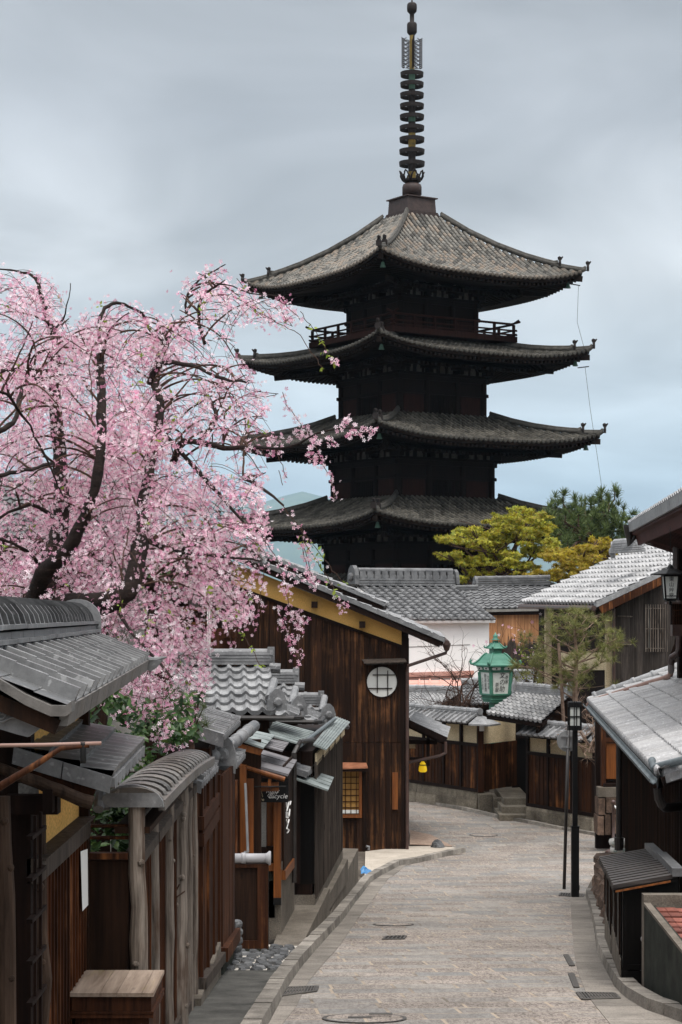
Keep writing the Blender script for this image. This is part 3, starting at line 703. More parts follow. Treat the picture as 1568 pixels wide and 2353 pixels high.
# balcony round the top storey (and low ones half hidden by the roofs below)
for zb, Rr, hh in ((13.55, 5.55, .9),):
    fl = MB(); ra = MB(); s = Rr / math.sqrt(2)
    for k in range(4):
        c0, c1 = DIRS[k], DIRS[(k + 1) % 4]; ex = (c1 - c0).normalized(); o = (c0 + c1).normalized()
        def q(x, dpt, z): return PC + ex * x + o * (s + dpt) + V((0, 0, z))
        fl.obox(q(-s - .05, -1.5, zb), ex * (2 * s + .1), o * 1.55, (0, 0, .3))
        for z, r in ((.40, .05), (.62, .045), (.95, .06)):
            ov = .32 if z > .9 else .12
            ra.tube([q(-s - ov, -.08, zb + z + (.16 if z > .9 else 0)), q(-s + .25, -.08, zb + z), q(s - .25, -.08, zb + z), q(s + ov, -.08, zb + z + (.16 if z > .9 else 0))], r, 6)
        for i in range(7): x = -s + .1 + (2 * s - .2) * i / 6; ra.obox(q(x - .06, -.14, zb + .3), ex * .12, o * .12, (0, 0, .62))
    b = fl.build('balcony', M['pagoda_red'], pag); ra.build('railing', M['pagoda_red'], b)
# spire
def pz(v): return ZV(v, PY)
sp = MB(); side = DIRS
def sqr(mb, r, z0, z1, r2=None):
    r2 = r2 or r; z0, z1 = z0 * 101.9 / PY, z1 * 101.9 / PY; mb.hexa([PC + d * r + V((0, 0, z0)) for d in DIRS], [PC + d * r2 + V((0, 0, z1)) for d in DIRS])
sqr(sp, 1.30, pz(481), pz(450), 1.24); sqr(sp, 1.40, pz(450), pz(447.5), 1.40)
for i in range(5): sqr(sp, 1.58 - .045 * i, pz(497 - i * 3.2), pz(494.6 - i * 3.2))
spire = sp.build('spire', M['bronze_red'], pag)
m = MB(); cx_ = PC
m.lathe([(.52, pz(447)), (.52, pz(430)), (.47, pz(424)), (.34, pz(421)), (.26, pz(420.5))], cx_, 20); m.build('bowl', M['bronze_red'], spire, smooth=True)
m = MB(); m.lathe([(.30, pz(421)), (.48, pz(417)), (.5, pz(413)), (.42, pz(412.5)), (.2, pz(412.5))], cx_, 16)
for i in range(8):
    a = i * math.pi / 4 + .2; d = V((math.cos(a), math.sin(a), 0)); sdv = V((-d.y, d.x, 0))
    for sgn in (-1, 1): m.tube([cx_ + d * .46 + sdv * .16 * sgn + V((0, 0, pz(414))), cx_ + d * .58 + sdv * .15 * sgn + V((0, 0, pz(405))), cx_ + d * .60 + sdv * .06 * sgn + V((0, 0, pz(398)))], [.06, .05, .03], 6)
    m.tube([cx_ + d * .60 - sdv * .1 + V((0, 0, pz(399))), cx_ + d * .66 + V((0, 0, pz(394.5))), cx_ + d * .60 + sdv * .1 + V((0, 0, pz(399)))], .045, 6)
m.build('lotus_collar', M['bronze'], spire)
for v0, v1, r, mt in ((413, 395, .215, 'ochre_copper'), (395, 338, .2, 'bronze'), (338, 306, .2, 'ochre_copper'), (306, 280, .195, 'bronze'), (280, 262, .19, 'verdigris'), (262, 205, .18, 'bronze'), (205, 160, .17, 'verdigris'), (160, 79, .13, 'ochre_copper')):
    m = MB(); m.lathe([(r, pz(v0)), (r, pz(v1))], cx_, 14); m.build('mast_section', M[mt], spire, smooth=False)
ring0 = None
for i, v in enumerate((171, 194.5, 219, 244, 269, 294.5, 321, 348.5, 376.5)):
    m = MB(); r = .60 + .0085 * i; zc = pz(v); h = .105; n = 28; vs = []; fs = []
    for k in range(n):
        a = 2 * math.pi * k / n; c, s_ = math.cos(a), math.sin(a)
        for rr_, zz in ((r, -h), (r + .02, h), (r - .07, h), (r - .08, -h)): vs.append(cx_ + V((rr_ * c, rr_ * s_, zc + zz)))
    for k in range(n):
        a, b = 4 * k, 4 * ((k + 1) % n)
        for j in range(4): fs.append((a + j, b + j, b + (j + 1) % 4, a + (j + 1) % 4))
    m.add(vs, fs)
    for k in range(8): a = k * math.pi / 4 + .3; m.beam(cx_ + V((0, 0, zc)), cx_ + V((math.cos(a) * r * .97, math.sin(a) * r * .97, zc)), .05, .04)
    m.build('ring', M['bronze'], spire)
for k in range(4):                                 # open-work flame plates
    m = MB(); a = R(10) + k * math.pi / 2; d = V((math.cos(a), math.sin(a), 0))
    for i in range(15):
        z = pz(156 - i * 4.7); m.tube([cx_ + d * .42 + V((0, 0, z)), cx_ + d * .5 + V((0, 0, z + .02)), cx_ + d * .57 + V((0, 0, z + .1))], [.045, .04, .02], 5)
    m.tube([cx_ + d * .14 + V((0, 0, pz(157))), cx_ + d * .42 + V((0, 0, pz(156))), cx_ + d * .43 + V((0, 0, pz(92))), cx_ + d * .3 + V((0, 0, pz(86)))], .028, 5)
    for i in range(7):
        z = pz(150 - i * 9); m.tube([cx_ + d * (.26 + .1 * math.cos(t)) + V((0, 0, z + .1 * math.sin(t))) for t in np.linspace(0, 5.2, 9)], .032, 4); m.tube([cx_ + d * .14 + V((0, 0, z - .08)), cx_ + d * .42 + V((0, 0, z + .1))], .032, 4)
    m.build('flame_plate', M['bronze'], spire)
m = MB(); m.lathe([(.13, pz(81)), (.2, pz(78)), (.265, pz(74)), (.27, pz(56)), (.23, pz(52)), (.12, pz(50.5)), (.12, pz(32)), (.17, pz(29.5)), (.25, pz(26)), (.27, pz(18)), (.26, pz(10)), (.2, pz(6.5)), (.06, pz(5)), (.02, pz(-4))], cx_, 18)
m.build('finial', M['bronze'], spire, smooth=True)
# lightning wires hanging off the right corners
m = MB()
m.tube([P(1330, 655, 100), P(1327, 740, 100), P(1343, 800, 100)], .012, 4); m.tube([P(1345, 842, 100), P(1357, 940, 100), P(1372, 1040, 100), P(1385, 1130, 100)], .012, 4)
m.beam(P(1312, 652, 100), P(1334, 656, 100), .05, .05); m.beam(P(1328, 845, 100), P(1354, 842, 100), .05, .05)
m.build('lightning_wire', M['iron'], pag)
# ------------------------------------------------------------------ left row of walls, fences and shops
RB = random.Random(21)
def planks(mb, A, B, za, zb, w=.15, th=.025, gap=.004, out=None, jit=.006, batten=None):
    A, B = V(A), V(B); d = B - A; dh = V((d.x, d.y, 0)); L = dh.length; e = dh.normalized()
    n = V((e.y, -e.x, 0)) if out is None else V(out)
    k = max(1, round(L / w))
    for i in range(k):
        t0, t1 = i / k, (i + 1) / k; g = gap / L; a = A.lerp(B, t0 + g); b = A.lerp(B, t1 - g); j = n * RB.uniform(0, jit)
        ta, tb = lerp(za, zb, t0 + g), lerp(za, zb, t1 - g)
        mb.hexa([a + j, b + j, b + j + n * th, a + j + n * th], [V((p.x, p.y, q)) + j + o for p, q, o in ((a, ta, n * 0), (b, tb, n * 0), (b, tb, n * th), (a, ta, n * th))])
        if batten: mb.hexa([a - e * batten / 2 + n * th, a + e * batten / 2 + n * th, a + e * batten / 2 + n * (th + .018), a - e * batten / 2 + n * (th + .018)],
                           [V((p.x, p.y, ta)) for p in (a - e * batten / 2 + n * th, a + e * batten / 2 + n * th, a + e * batten / 2 + n * (th + .018), a - e * batten / 2 + n * (th + .018))])
def log(mb, a, b, r0, r1=None, knots=3, seed=0, n=12):
    a, b = V(a), V(b); rr = random.Random(seed); r1 = r1 or r0; k = 9; pts = []; rad = []
    sd = (b - a).normalized().orthogonal().normalized(); s2 = (b - a).normalized().cross(sd)
    for i in range(k + 1):
        t = i / k; w = r0 * .16; pts.append(a.lerp(b, t) + sd * rr.uniform(-w, w) + s2 * rr.uniform(-w, w)); rad.append(lerp(r0, r1, t) * rr.uniform(.93, 1.07))
    mb.tube(pts, rad, n)
    for i in range(knots):
        t = rr.uniform(.08, .95); p = a.lerp(b, t); ang = rr.uniform(-2.4, .2); d = V((math.cos(ang), math.sin(ang), rr.uniform(.1, .4))).normalized()
        mb.tube([p + d * r0 * .6, p + d * r0 * 1.05, p + d * r0 * 1.18], [r0 * .5, r0 * .36, r0 * .2], 8)
        mb.tube([p + d * r0 * 1.1, p + d * r0 * 1.22], [r0 * .12, r0 * .1], 6)
# --- ochre garden wall with tiled coping (nearest)
E0, E1 = P(154, 1622, 6.2), P(338, 1517, 12.5); R1 = P(223, 1469, 12.5); R0 = R1 - (E1 - E0)
wall = thing('garden_wall', 'ochre plaster garden wall under a grey tiled coping, beside the wooden box', 'wall', (-1.75, 9.5, GZ(9.5)))
m = MB(); tiles(m, E0, E1, R0, R1, 18, 3, 'rib', th=.004, amp=.9, jit=.0, seed=4)
far = E1 - E0
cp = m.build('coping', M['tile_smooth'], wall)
m = MB()                                          # other slope, eave tiles and soffit
mid = V((-.13, 0, 0)); L0, L1 = R0 + mid * 2, R1 + mid * 2; w_ = R0 - E0
tiles(m, L1 + V((w_.x, 0, -w_.z)), L0 + V((w_.x, 0, -w_.z)), L1, L0, 18, 3, 'rib', th=.012, seed=5)
m.build('coping', M['tile'], wall)
m = MB()
for i in range(18):
    a, b = E0.lerp(E1, i / 18), E0.lerp(E1, (i + 1) / 18); g = (b - a) * .012
    m.prism([a + g + V((.012, 0, .0)), b - g + V((.012, 0, .0)), b - g + V((.0, 0, -.065 + RB.uniform(-.004, .004))), a + g + V((0, 0, -.065))], V((-.03, 0, 0)))
m.build('eave_tiles', M['tile_brown'], cp)
m = MB(); slab(m, E0, E1, R0, R1, .05, .05); m.build('soffit', M['wood_dark'], cp)
m = MB(); ra, rb = R0 + mid, R1 + mid
for i, (w2, z0, h) in enumerate(((.27, -.01, .05), (.30, .045, .018), (.25, .06, .03), (.285, .10, .018))):
    for k in range(14):
        a, b = ra.lerp(rb, k / 14), ra.lerp(rb, (k + 1) / 14); g = (b - a) * .006
        m.beam(a + g + V((0, 0, z0 + h / 2)), b - g + V((0, 0, z0 + h / 2 + RB.uniform(-.002, .002))), w2, h)
for k in range(30):                              # slanting round ridge tiles, each riding over the next
    a, b = ra.lerp(rb, k / 30), ra.lerp(rb, (k + 1) / 30); dd = (rb - ra).normalized(); vs = []; fs = []
    for j, (p, r) in enumerate(((a, .128), (a.lerp(b, .35), .124), (b + dd * .02, .104))):
        for q in range(9):
            an = math.pi * q / 8; vs.append(p + V((math.cos(an) * r, -math.sin(an) * .07, .112 + math.sin(an) * r)))
    for j in range(2):
        for q in range(8): fs.append((j * 9 + q, j * 9 + q + 1, (j + 1) * 9 + q + 1, (j + 1) * 9 + q))
    fs.append(tuple(range(8, -1, -1))); m.add(vs, fs, [(k, .5)] * 27)
rd = m.build('ridge', M['tile'], wall, smooth=False)
m = MB(); p = rb + V((0, .0, .0)); pts = [p + V((-.15, 0, -.06)), p + V((.15, 0, -.06)), p + V((.155, 0, .1))] + [p + V((.155 * math.cos(a), 0, .12 + .14 * math.sin(a))) for a in np.linspace(.1, 3.04, 12)] + [p + V((-.155, 0, .1))]
m.prism(pts, (-.002, .05, 0)); m.build('ridge_end_tile', M['tile'], rd)
m = MB()                                          # curved verge tile and upturned corner
vp = [R0 + V((-.1, 0, .02)), R0.lerp(E0, .3) + V((0, 0, -.01)), R0.lerp(E0, .6) + V((0, 0, -.028)), R0.lerp(E0, .85) + V((0, 0, -.03)), E0 + V((0, 0, -.01)), E0 + V((.018, 0, .004))]
for a, b in zip(vp, vp[1:]): m.prism([a + V((0, -.03, .012)), b + V((0, -.03, .012)), b + V((0, -.03, -.022)), a + V((0, -.03, -.022))], (0, .09, 0))
m.build('verge_tile', M['tile_brown'], cp)
m = MB()
m.prism([P(x, y, 6.25) for x, y in ((-30, 1605), (20, 1611), (70, 1626), (135, 1640), (118, 1652), (98, 1668), (84, 1680), (64, 1694), (40, 1688), (0, 1676), (-30, 1664))], (0, .045, 0))
gb = m.build('carved_gable_board', M['tile'], cp)
m = MB()
for pts in (((-20, 1632), (4, 1620), (16, 1624), (26, 1629), (38, 1636), (48, 1644), (58, 1652)), ((-20, 1660), (8, 1658), (22, 1650), (40, 1648), (58, 1654)), ((-10, 1645), (6, 1640), (14, 1645), (6, 1652), (-8, 1652))):
    m.tube([P(x, y, 6.235) for x, y in pts], .0045, 6)
m.build('cloud_carving', M['tile'], gb, smooth=True)
m = MB(); tip = E1 + V((0, .02, 0)); m.tube([tip + V((-.03, 0, .0)), tip + V((.05, .02, .0)), tip + V((.12, .05, .018))], [.022, .018, .006], 8); m.tube([R1 + V((0, .02, 0)), tip + V((0, 0, .0))], .02, 8)
m.prism([tip + V((-.03, 0, 0)), tip + V((.1, 0, .0)), tip + V((.06, 0, -.05)), tip + V((.02, 0, -.075)), tip + V((-.01, 0, -.06))], (0, .03, 0)); m.build('corner_tile', M['tile_dark'], cp)
m = MB(); m.box(-1.85, -1.62, 10.15, 12.02, GZ(10) - .4, -.28); m.build('plaster_wall', M['plaster_yellow'], wall)
m = MB(); planks(m, (-1.6, 10.2, -3.2), (-1.6, 12.0, -3.2), -1.44, -1.44, .12, .02, out=(1, 0, 0), batten=.02); m.build('board_cladding', M['wood_fence'], wall)
m = MB(); m.obox((-1.62, 10.0, -1.46), (.07, 0, 0), (0, 2.0, 0), (0, 0, .115)); m.obox((-1.62, 10.0, -1.345), (.1, 0, 0), (0, 2.0, 0), (0, 0, .012)); m.build('rail', M['wood_grey'], wall)
m = MB(); m.box(-2.0, -1.6, 10.0, 10.12, -3.3, -.45); m.build('corner_post', M['wood_beam'], wall)
m = MB(); m.box(-1.66, -1.56, 11.98, 12.06, -3.3, -.34); m.build('corner_post', M['wood_dark'], wall)
# --- small hood roof over the gate with its logs
hood = thing('gate_hood', 'small grey tiled hood roof on rough logs beside the ochre wall', 'gate roof', (-1.45, 11, GZ(11)))
A0, A1, B1, B0 = P(258, 1784, 9.9), P(329, 1710, 12.2), P(126, 1640, 12.2), P(34, 1716, 9.9)
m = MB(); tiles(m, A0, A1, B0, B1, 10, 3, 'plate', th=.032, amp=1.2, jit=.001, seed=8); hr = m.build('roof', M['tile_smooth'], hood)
m = MB(); slab(m, A0, A1, B0, B1, .04, .05); m.build('soffit', M['wood_beam'], hr)
m = MB()
for t0, t1, o in ((0, .49, .012), (.5, 1.0, 0)):
    a, b = A0.lerp(B0, t0), A0.lerp(B0, t1); m.prism([a + V((0, -.03, .0)), b + V((0, -.03, .0)), b + V((-.01, -.03, -.085)), a + V((-.012, -.03, -.085))], (0, .03 - o, 0))
m.build('verge_tile', M['tile'], hr)
m = MB()
for i in range(9):
    a, b = A0.lerp(A1, i / 9), A0.lerp(A1, (i + 1) / 9); g = (b - a) * .02; q = [a + g, b - g, b - g + V((0, 0, -.03)), a.lerp(b, .75) + V((0, 0, -.055)), a.lerp(b, .3) + V((0, 0, -.06)), a + g + V((0, 0, -.045))]
    m.prism([p + V((.012, 0, -.01)) for p in q], (-.03, 0, 0))
m.build('eave_tiles', M['tile'], hr)
m = MB(); log(m, P(-12, 1762, 9.75), P(213, 1846, 9.85), .03, .034, 2, 3); m.build('rafter', M['log_dark'], hood)
m = MB(); m.beam(P(60, 1752, 9.95), P(222, 1812, 9.95), .06, .05); m.beam(P(40, 1764, 9.9), P(216, 1826, 9.95), .05, .035); m.build('rafter', M['wood_brown'], hood)
m = MB(); m.beam(P(14, 1848, 9.9), P(136, 1848, 9.9), .12, .095); m.build('cross_beam', M['wood_beam'], hood)
m = MB(); m.beam(P(112, 1812, 9.8), P(112, 1866, 9.8), .05, .09, up=(0, 1, 0)); m.build('beam_end', M['wood_beam'], hood)
m = MB(); m.beam(P(66, 1800, 10.0), P(66, 1828, 10.0), .10, .04, up=(0, 1, 0)); m.build('plaster_infill', M['plaster_grey'], hood)
m = MB(); log(m, V((XU(96, 10.2), 10.2, -3.15)), P(88, 1848, 10.2), .056, .05, 5, 12, 14); m.build('log_post', M['log_dark'], hood)
m = MB(); log(m, V((XU(22, 9.2), 9.2, -3.05)), P(6, 1830, 9.2), .05, .045, 3, 14, 14); m.build('log_post', M['log_dark'], hood)
m = MB()
for y in (9.45, 9.62): m.box(-1.50, -1.485, y, y + .02, -3.0, -1.05)
for i in range(10): m.box(-1.51, -1.48, 9.3, 9.75, -2.95 + i * .2, -2.93 + i * .2)
m.build('lattice', M['wood_beam'], hood)
m = MB(); m.box(-2.6, -1.66, 6.5, 10.1, -3.2, -2.9); m.box(-2.6, -2.5, 6.5, 11.9, -3.2, -.5); m.build('backing_boards', M['wood_beam'], hood)
m = MB(); m.prism([(-1.552, 11.55, ZV(1957, 11.55)), (-1.552, 11.86, ZV(1951, 11.86)), (-1.550, 11.87, ZV(2080, 11.87)), (-1.548, 11.6, ZV(2094, 11.6))], (.002, 0, 0))
tag(m.build('notice_paper', M['white_paint']), 'white paper notice pinned to the boards below the ochre wall', 'notice')
# --- blurred rail close to the lens
rail = thing('sign_rail', 'slim brown rail with a black clamp in front of the small hood roof', 'rail', P(100, 1720, 4.2))
m = MB(); m.tube([P(-60, 1714, 4.2), P(100, 1712, 4.2), P(233, 1708, 4.2)], .0042, 10); m.build('bar', M['pipe_pink'], rail, smooth=True)
m = MB(); m.tube([P(205, 1714, 4.2), P(140, 1720, 4.19), P(85, 1756, 4.18), P(-40, 1832, 4.16)], [.004, .0055, .007, .010], 10); m.build('strut', M['wood_brown'], rail, smooth=True)
m = MB(); m.lathe([(.006, -.034), (.0075, -.028), (.0065, -.012), (.0068, .006), (.006, .012)], P(191, 1718, 4.2), 10); m.build('clamp', M['iron'], rail, smooth=True)
# --- wooden box
bx = thing('wooden_box', 'wooden box with a bare plank lid standing at the log fence', 'box', (-1.32, 11.55, GZ(11.5)))
x0, x1, y0, y1, zt = XU(160, 11.2), XU(353, 11.2), 11.2, 11.9, -2.29
m = MB()
for i, (a, b) in enumerate(((0, .36), (.363, .56), (.563, .86), (.863, 1))): m.obox((lerp(x0, x1, a), y0, zt), ((x1 - x0) * (b - a - .002), 0, 0), (0, y1 - y0, 0), (0, 0, .022))
m.build('lid', M['wood_top'], bx)
m = MB(); m.box(x0 + .01, x1 - .015, y0 + .015, y1, zt - .085, zt - .002); m.box(x0, x1, y0 + .004, y1, zt - .10, zt - .087); m.box(x0 + .002, x1 - .002, y0 + .008, y1, zt - .125, zt - .102); m.build('rim', M['wood_brown'], bx)
m = MB()
for i in range(3): m.box(x0 + .03, x1 - .03, y0 + .03, y1 - .02, zt - .12 - .24 * (i + 1) + .003, zt - .127 - .24 * i)
m.build('body', M['wood_brown'], bx)
# --- log fence
fen = thing('log_fence', 'rustic fence of knotty grey logs and cedar boards under curved tile coping', 'fence', (-1.3, 14.6, GZ(14.6)))
def fx(Y): return lerp(-1.263, -1.295, (Y - 12) / 5.2)
def cz(Y): return lerp(-1.235, -1.40, ((Y - 12) / 5.2)) + .03 * math.sin((Y - 12) / 5.2 * math.pi)
m = MB()
for i in range(17):
    ya, yb = 12 + i * .306, 12 + (i + 1) * .306; vs = []; n = 11
    for y, k in ((ya - .02, 1.0), (ya + .02, 1.08), (ya + .1, 1.05), (yb + .0, .86)):
        for j in range(n):
            a = math.pi * (.06 + .88 * j / (n - 1)); vs.append((fx(y) - .03 + .172 * k * math.cos(a) + .01, y - .05 * math.sin(a), cz(y) - .02 + .105 * k * math.sin(a) ** .8))
    b = len(vs)
    fs = [(r * n + j, r * n + j + 1, (r + 1) * n + j + 1, (r + 1) * n + j) for r in range(3) for j in range(n - 1)] + [tuple(range(n - 1, -1, -1))]
    m.add(vs, fs, [(i, .5)] * b)
    for sx in (1, -1): m.box(fx(ya) - .03 + sx * .175 - .012, fx(ya) - .03 + sx * .175 + .03, ya, yb - .01, cz(ya) - .065, cz(ya) + .0)
cop = m.build('coping', M['tile_brown'], fen)
m = MB(); p = V((fx(12) - .03, 11.95, cz(12))); m.prism([p + V((.2 * math.cos(a), 0, -.04 + .14 * max(0, math.sin(a)))) for a in np.linspace(0, math.pi, 12)], (0, .05, 0)); m.tube([p + V((-.2, -.02, -.05)), p + V((-.2, .12, .06))], .035, 8); m.build('end_tile', M['tile'], cop)
m = MB(); m.box(fx(12) - .14, fx(12) + .08, 12, 17.2, cz(16) - .10, cz(16) - .06); m.build('ridge_board', M['wood_dark'], fen)
for Y, r, sd, k in ((12.02, .058, 1, 5), (13.26, .03, 2, 2), (14.4, .038, 3, 3), (15.5, .062, 4, 7), (16.55, .026, 5, 3), (17.1, .03, 6, 2)):
    m = MB(); log(m, (fx(Y) + .005, Y, GZ(Y) - .05), (fx(Y), Y, cz(Y) - .04), r, r * .93, k, sd, 14); m.build('log_post', M['log'], fen)
for Y0, Y1 in ((12.05, 13.2), (13.3, 14.35), (14.45, 15.4), (15.6, 16.5), (16.6, 17.1)):
    z = lerp(-1.575, -1.60, (Y0 - 12) / 5); m = MB(); m.hexa([(fx(Y0) - .075, Y0, z - .055), (fx(Y0) + .03, Y0, z - .075), (fx(Y1) + .03, Y1, z - .075), (fx(Y1) - .075, Y1, z - .055)], [(fx(Y0) - .075, Y0, z + .02), (fx(Y0) + .03, Y0, z - .005), (fx(Y1) + .03, Y1, z - .005), (fx(Y1) - .075, Y1, z + .02)]); m.build('cap_rail', M['wood_grey'], fen)
    for dz in (.085, .17):
        m = MB(); log(m, (fx(Y0) - .02, Y0 - .02, z + dz), (fx(Y1) - .02, Y1 + .02, z + dz + .01), .016, .015, 0, int(Y0 * 7 + dz * 100), 8); m.build('pole', M['log'], fen)
    m = MB(); zb = GZ((Y0 + Y1) / 2); planks(m, (fx(Y0) - .05, Y0, zb + .05), (fx(Y1) - .05, Y1, zb + .05), z - .07, z - .07, .115, .02, out=(1, 0, 0), batten=.022); m.build('board_panel', M['wood_fence'], fen)
    m = MB(); m.beam((fx(Y0) - .03, Y0, zb + .1), (fx(Y1) - .03, Y1, zb + .06), .1, .08); m.build('sill', M['wood_grey'], fen)
xa, xb = XU(192, 12.04), XU(296, 12.04)
m = MB(); m.box(xa, xb, 12.03, 12.06, ZV(2262, 12.05), ZV(1976, 12.05)); m.build('end_panel', M['wood_dark'], fen)
m = MB(); m.box(xa, xb, 11.99, 12.07, ZV(1975, 12), ZV(1961, 12)); m.build('sill', M['wood_brown'], fen)
for v in (1900, 1927):
    m = MB(); m.tube([(xa, 12.04, ZV(v, 12)), (xb, 12.04, ZV(v, 12))], .012, 8); m.build('bamboo_rail', M['wood_brown'], fen)
m = MB(); m.box(fx(13) - .16, fx(13) - .1, 12, 17.3, -3.6, -3.3); m.build('footing', M['concrete'], fen)
# --- stepped brown board fence
sf = thing('stepped_fence', 'red brown board fence in two steps under little tiled caps', 'fence', (-1.3, 19.4, GZ(19.4)))
def capped(par, A0, A1, rise_run, nc, nr, mat, drop=.09, style='rib'):
    A0, A1 = V(A0), V(A1); up = V((-rise_run[0], .0, rise_run[1])); m = MB()
    tiles(m, A0, A1, A0 + up, A1 + up, nc, nr, style, th=.012, jit=.002, seed=int(A0.y * 10), amp=.8); r = m.build('cap_roof', M[mat], par)
    m = MB(); slab(m, A0, A1, A0 + up, A1 + up, .04, .035); m.build('soffit', M['wood_beam'], r)
    m = MB(); n = V((0, -.025, 0)); m.prism([A0 + n + V((.01, 0, .012)), A0 + up + n + V((0, 0, .012)), A0 + up + n + V((0, 0, -drop)), A0 + n + V((.0, 0, -drop))], (0, .03, 0))
    for i in range(nc):
        a, b = A0.lerp(A1, i / nc), A0.lerp(A1, (i + 1) / nc); g = (b - a) * .02; q = [a + g, b - g, b - g + V((0, 0, -.025)), a.lerp(b, .5) + V((0, 0, -.055)), a + g + V((0, 0, -.04))]; m.prism([p + V((.012, 0, 0)) for p in q], (-.025, 0, 0))
    m.build('edge_tiles', M['tile'], r); return r
capped(sf, P(462, 1800, 17.0), P(500, 1760, 19.0), (.26, .08), 8, 2, 'tile_pale_grey')
capped(sf, P(482, 1816, 19.3), P(515, 1794, 21.0), (.24, .07), 6, 2, 'tile_pale_grey')
m = MB(); planks(m, (-1.30, 17.3, -3.45), (-1.28, 19.6, -3.6), -1.68, -1.7, .17, .025, out=(1, 0, 0)); m.build('board_panel', M['wood_brown'], sf)
for y, w in ((17.35, .05), (18.2, .05), (19.0, .06)):
    m = MB(); m.box(-1.30, -1.235, y, y + w * 2, -3.5, -1.6); m.build('post', M['wood_brown'], sf)
m = MB(); m.beam((-1.25, 17.3, -3.42), (-1.22, 19.7, -3.62), .1, .1); m.build('sill', M['wood_grey'], sf)
m = MB(); m.box(-1.27, -1.22, 17.3, 19.5, -2.05, -1.93); m.box(-1.27, -1.22, 17.3, 19.5, -2.2, -2.08); m.build('cross_rail', M['wood_brown'], sf)
m = MB(); m.box(XU(478, 19.8), XU(507, 19.8), 19.78, 19.9, ZV(2213, 19.8), -1.78); m.build('post', M['wood_brown'], sf)
m = MB(); planks(m, (-1.245, 19.9, -3.62), (-1.2, 21.4, -3.7), -1.8, -1.8, .16, .025, out=(1, 0, 0)); m.build('board_panel', M['wood_brown'], sf)
m = MB(); m.beam((-1.2, 19.8, -3.62), (-1.16, 21.5, -3.70), .09, .14); m.build('sill', M['wood_brown'], sf)
m = MB(); m.prism([(XU(478, 19.85), 19.85, -4.0), (XU(512, 19.85), 19.85, -4.0), (XU(512, 19.85), 19.85, -3.70), (XU(478, 19.85), 19.85, -3.70)], (.02, 1.7, -.08)); m.build('plinth', M['concrete_dark'], sf)
m = MB(); m.box(-1.40, -1.22, 16.9, 19.7, GZ(18) - .2, -3.47); m.build('plinth', M['concrete'], sf)
# --- gate lodge with ribbed roof
lod = thing('gate_lodge', 'little gate lodge with a finely ribbed silver tile roof behind the log fence', 'gatehouse', (-1.6, 20.5, GZ(20.5)))
capped(lod, P(513, 1690, 19.0), P(551, 1656, 21.8), (.62, .2), 11, 2, 'tile_pale_grey', .12)
capped(lod, P(541, 1757, 21.2), P(563, 1732, 23.2), (.42, .12), 7, 2, 'tile_pale_grey', .1)
m = MB(); ridge(m, (-1.72, 19.0, -1.14), (-1.72, 21.8, -1.14), .22, 2, .04, .07, .28); m.build('ridge', M['tile'], lod)
m = MB(); m.tube([P(530, 1712, 22.5), P(585, 1668, 24)], .07, 12); [m.tube([P(530, 1712, 22.5).lerp(P(585, 1668, 24), t), P(530, 1712, 22.5).lerp(P(585, 1668, 24), t + .05)], .08, 12) for t in (.2, .45, .7)]; m.lathe([(.02, -.1), (.085, -.08), (.09, 0), (.06, .05)], P(530, 1712, 22.4), 12, axis=(0, -1, 0)); m.build('barrel_ridge', M['tile'], lod, smooth=True)
m = MB(); m.tube([P(484, 1742, 20.6), P(520, 1720, 22)], .075, 12); m.lathe([(.02, -.08), (.085, -.06), (.09, 0), (.06, .05)], P(484, 1742, 20.5), 12, axis=(0, -1, 0)); m.build('barrel_ridge', M['tile'], lod, smooth=True)
m = MB(); oni(m, P(512, 1732, 21.0), (0, -1, 0), .28); m.build('ridge_end_tile', M['tile'], lod)
m = MB(); m.box(-1.9, -1.36, 19.4, 21.6, -3.6, -1.5); m.build('wall', M['wood_dark'], lod)
m = MB(); m.box(-1.5, -1.3, 19.2, 19.4, -1.62, -1.47); m.build('bracket_beam', M['wood_brown'], lod)
# --- shop front
shop = thing('bicycle_shop', 'orange timber shop front with stepped metal canopies behind the black sign', 'shop', (-1.3, 25.2, GZ(25)))
def face(name, u0, u1, v0, v1, Y, d, mat, par):
    m = MB(); m.box(XU(u0, Y), XU(u1, Y), Y, Y + d, ZV(v1, Y), ZV(v0, Y)); return m.build(name, M[mat], par)
face('wall', 500, 600, 1700, 2200, 24.0, .12, 'wood_dark', shop)
face('post', 519, 546, 1795, 1968, 23.6, .2, 'wood_fence', shop); face('post', 551, 566, 1760, 1962, 23.8, .15, 'wood_orange', shop); face('post', 566, 583, 1790, 1963, 23.95, .1, 'wood_orange', shop)
face('wall_panel', 581, 612, 1810, 1946, 24.6, .1, 'plaster_grey', shop); face('post', 610, 630, 1800, 1945, 24.7, .1, 'wood_orange', shop); face('post', 629, 646, 1838, 2064, 24.5, .12, 'wood_orange', shop); face('post_foot', 628.5, 646.5, 2064, 2080, 24.48, .16, 'iron', shop)
face('skirting', 614, 632, 1985, 2002, 24.55, .1, 'wood_orange', shop); face('dado', 612, 632, 1946, 1986, 24.62, .1, 'wood_dark', shop); face('plinth_face', 612, 632, 2002, 2110, 24.6, .1, 'concrete_dark', shop)
m = MB(); planks(m, (-.745, 24.7, ZV(2003, 24.7)), (-.66, 26.5, -3.62), -2.1, -2.1, .15, .02, out=(1, -.05, 0)); m.build('street_wall', M['wood_dark'], shop)
m = MB(); m.beam((-.735, 24.7, -3.50), (-.64, 26.5, -3.55), .06, .12); m.build('sill', M['wood_orange'], shop)
m = MB(); m.prism([(-.76, 24.6, -4.3), (-.64, 26.6, -4.3), (-.64, 26.6, -3.58), (-.76, 24.6, -3.56)], (-.2, 0, 0)); m.build('plinth', M['concrete'], shop)
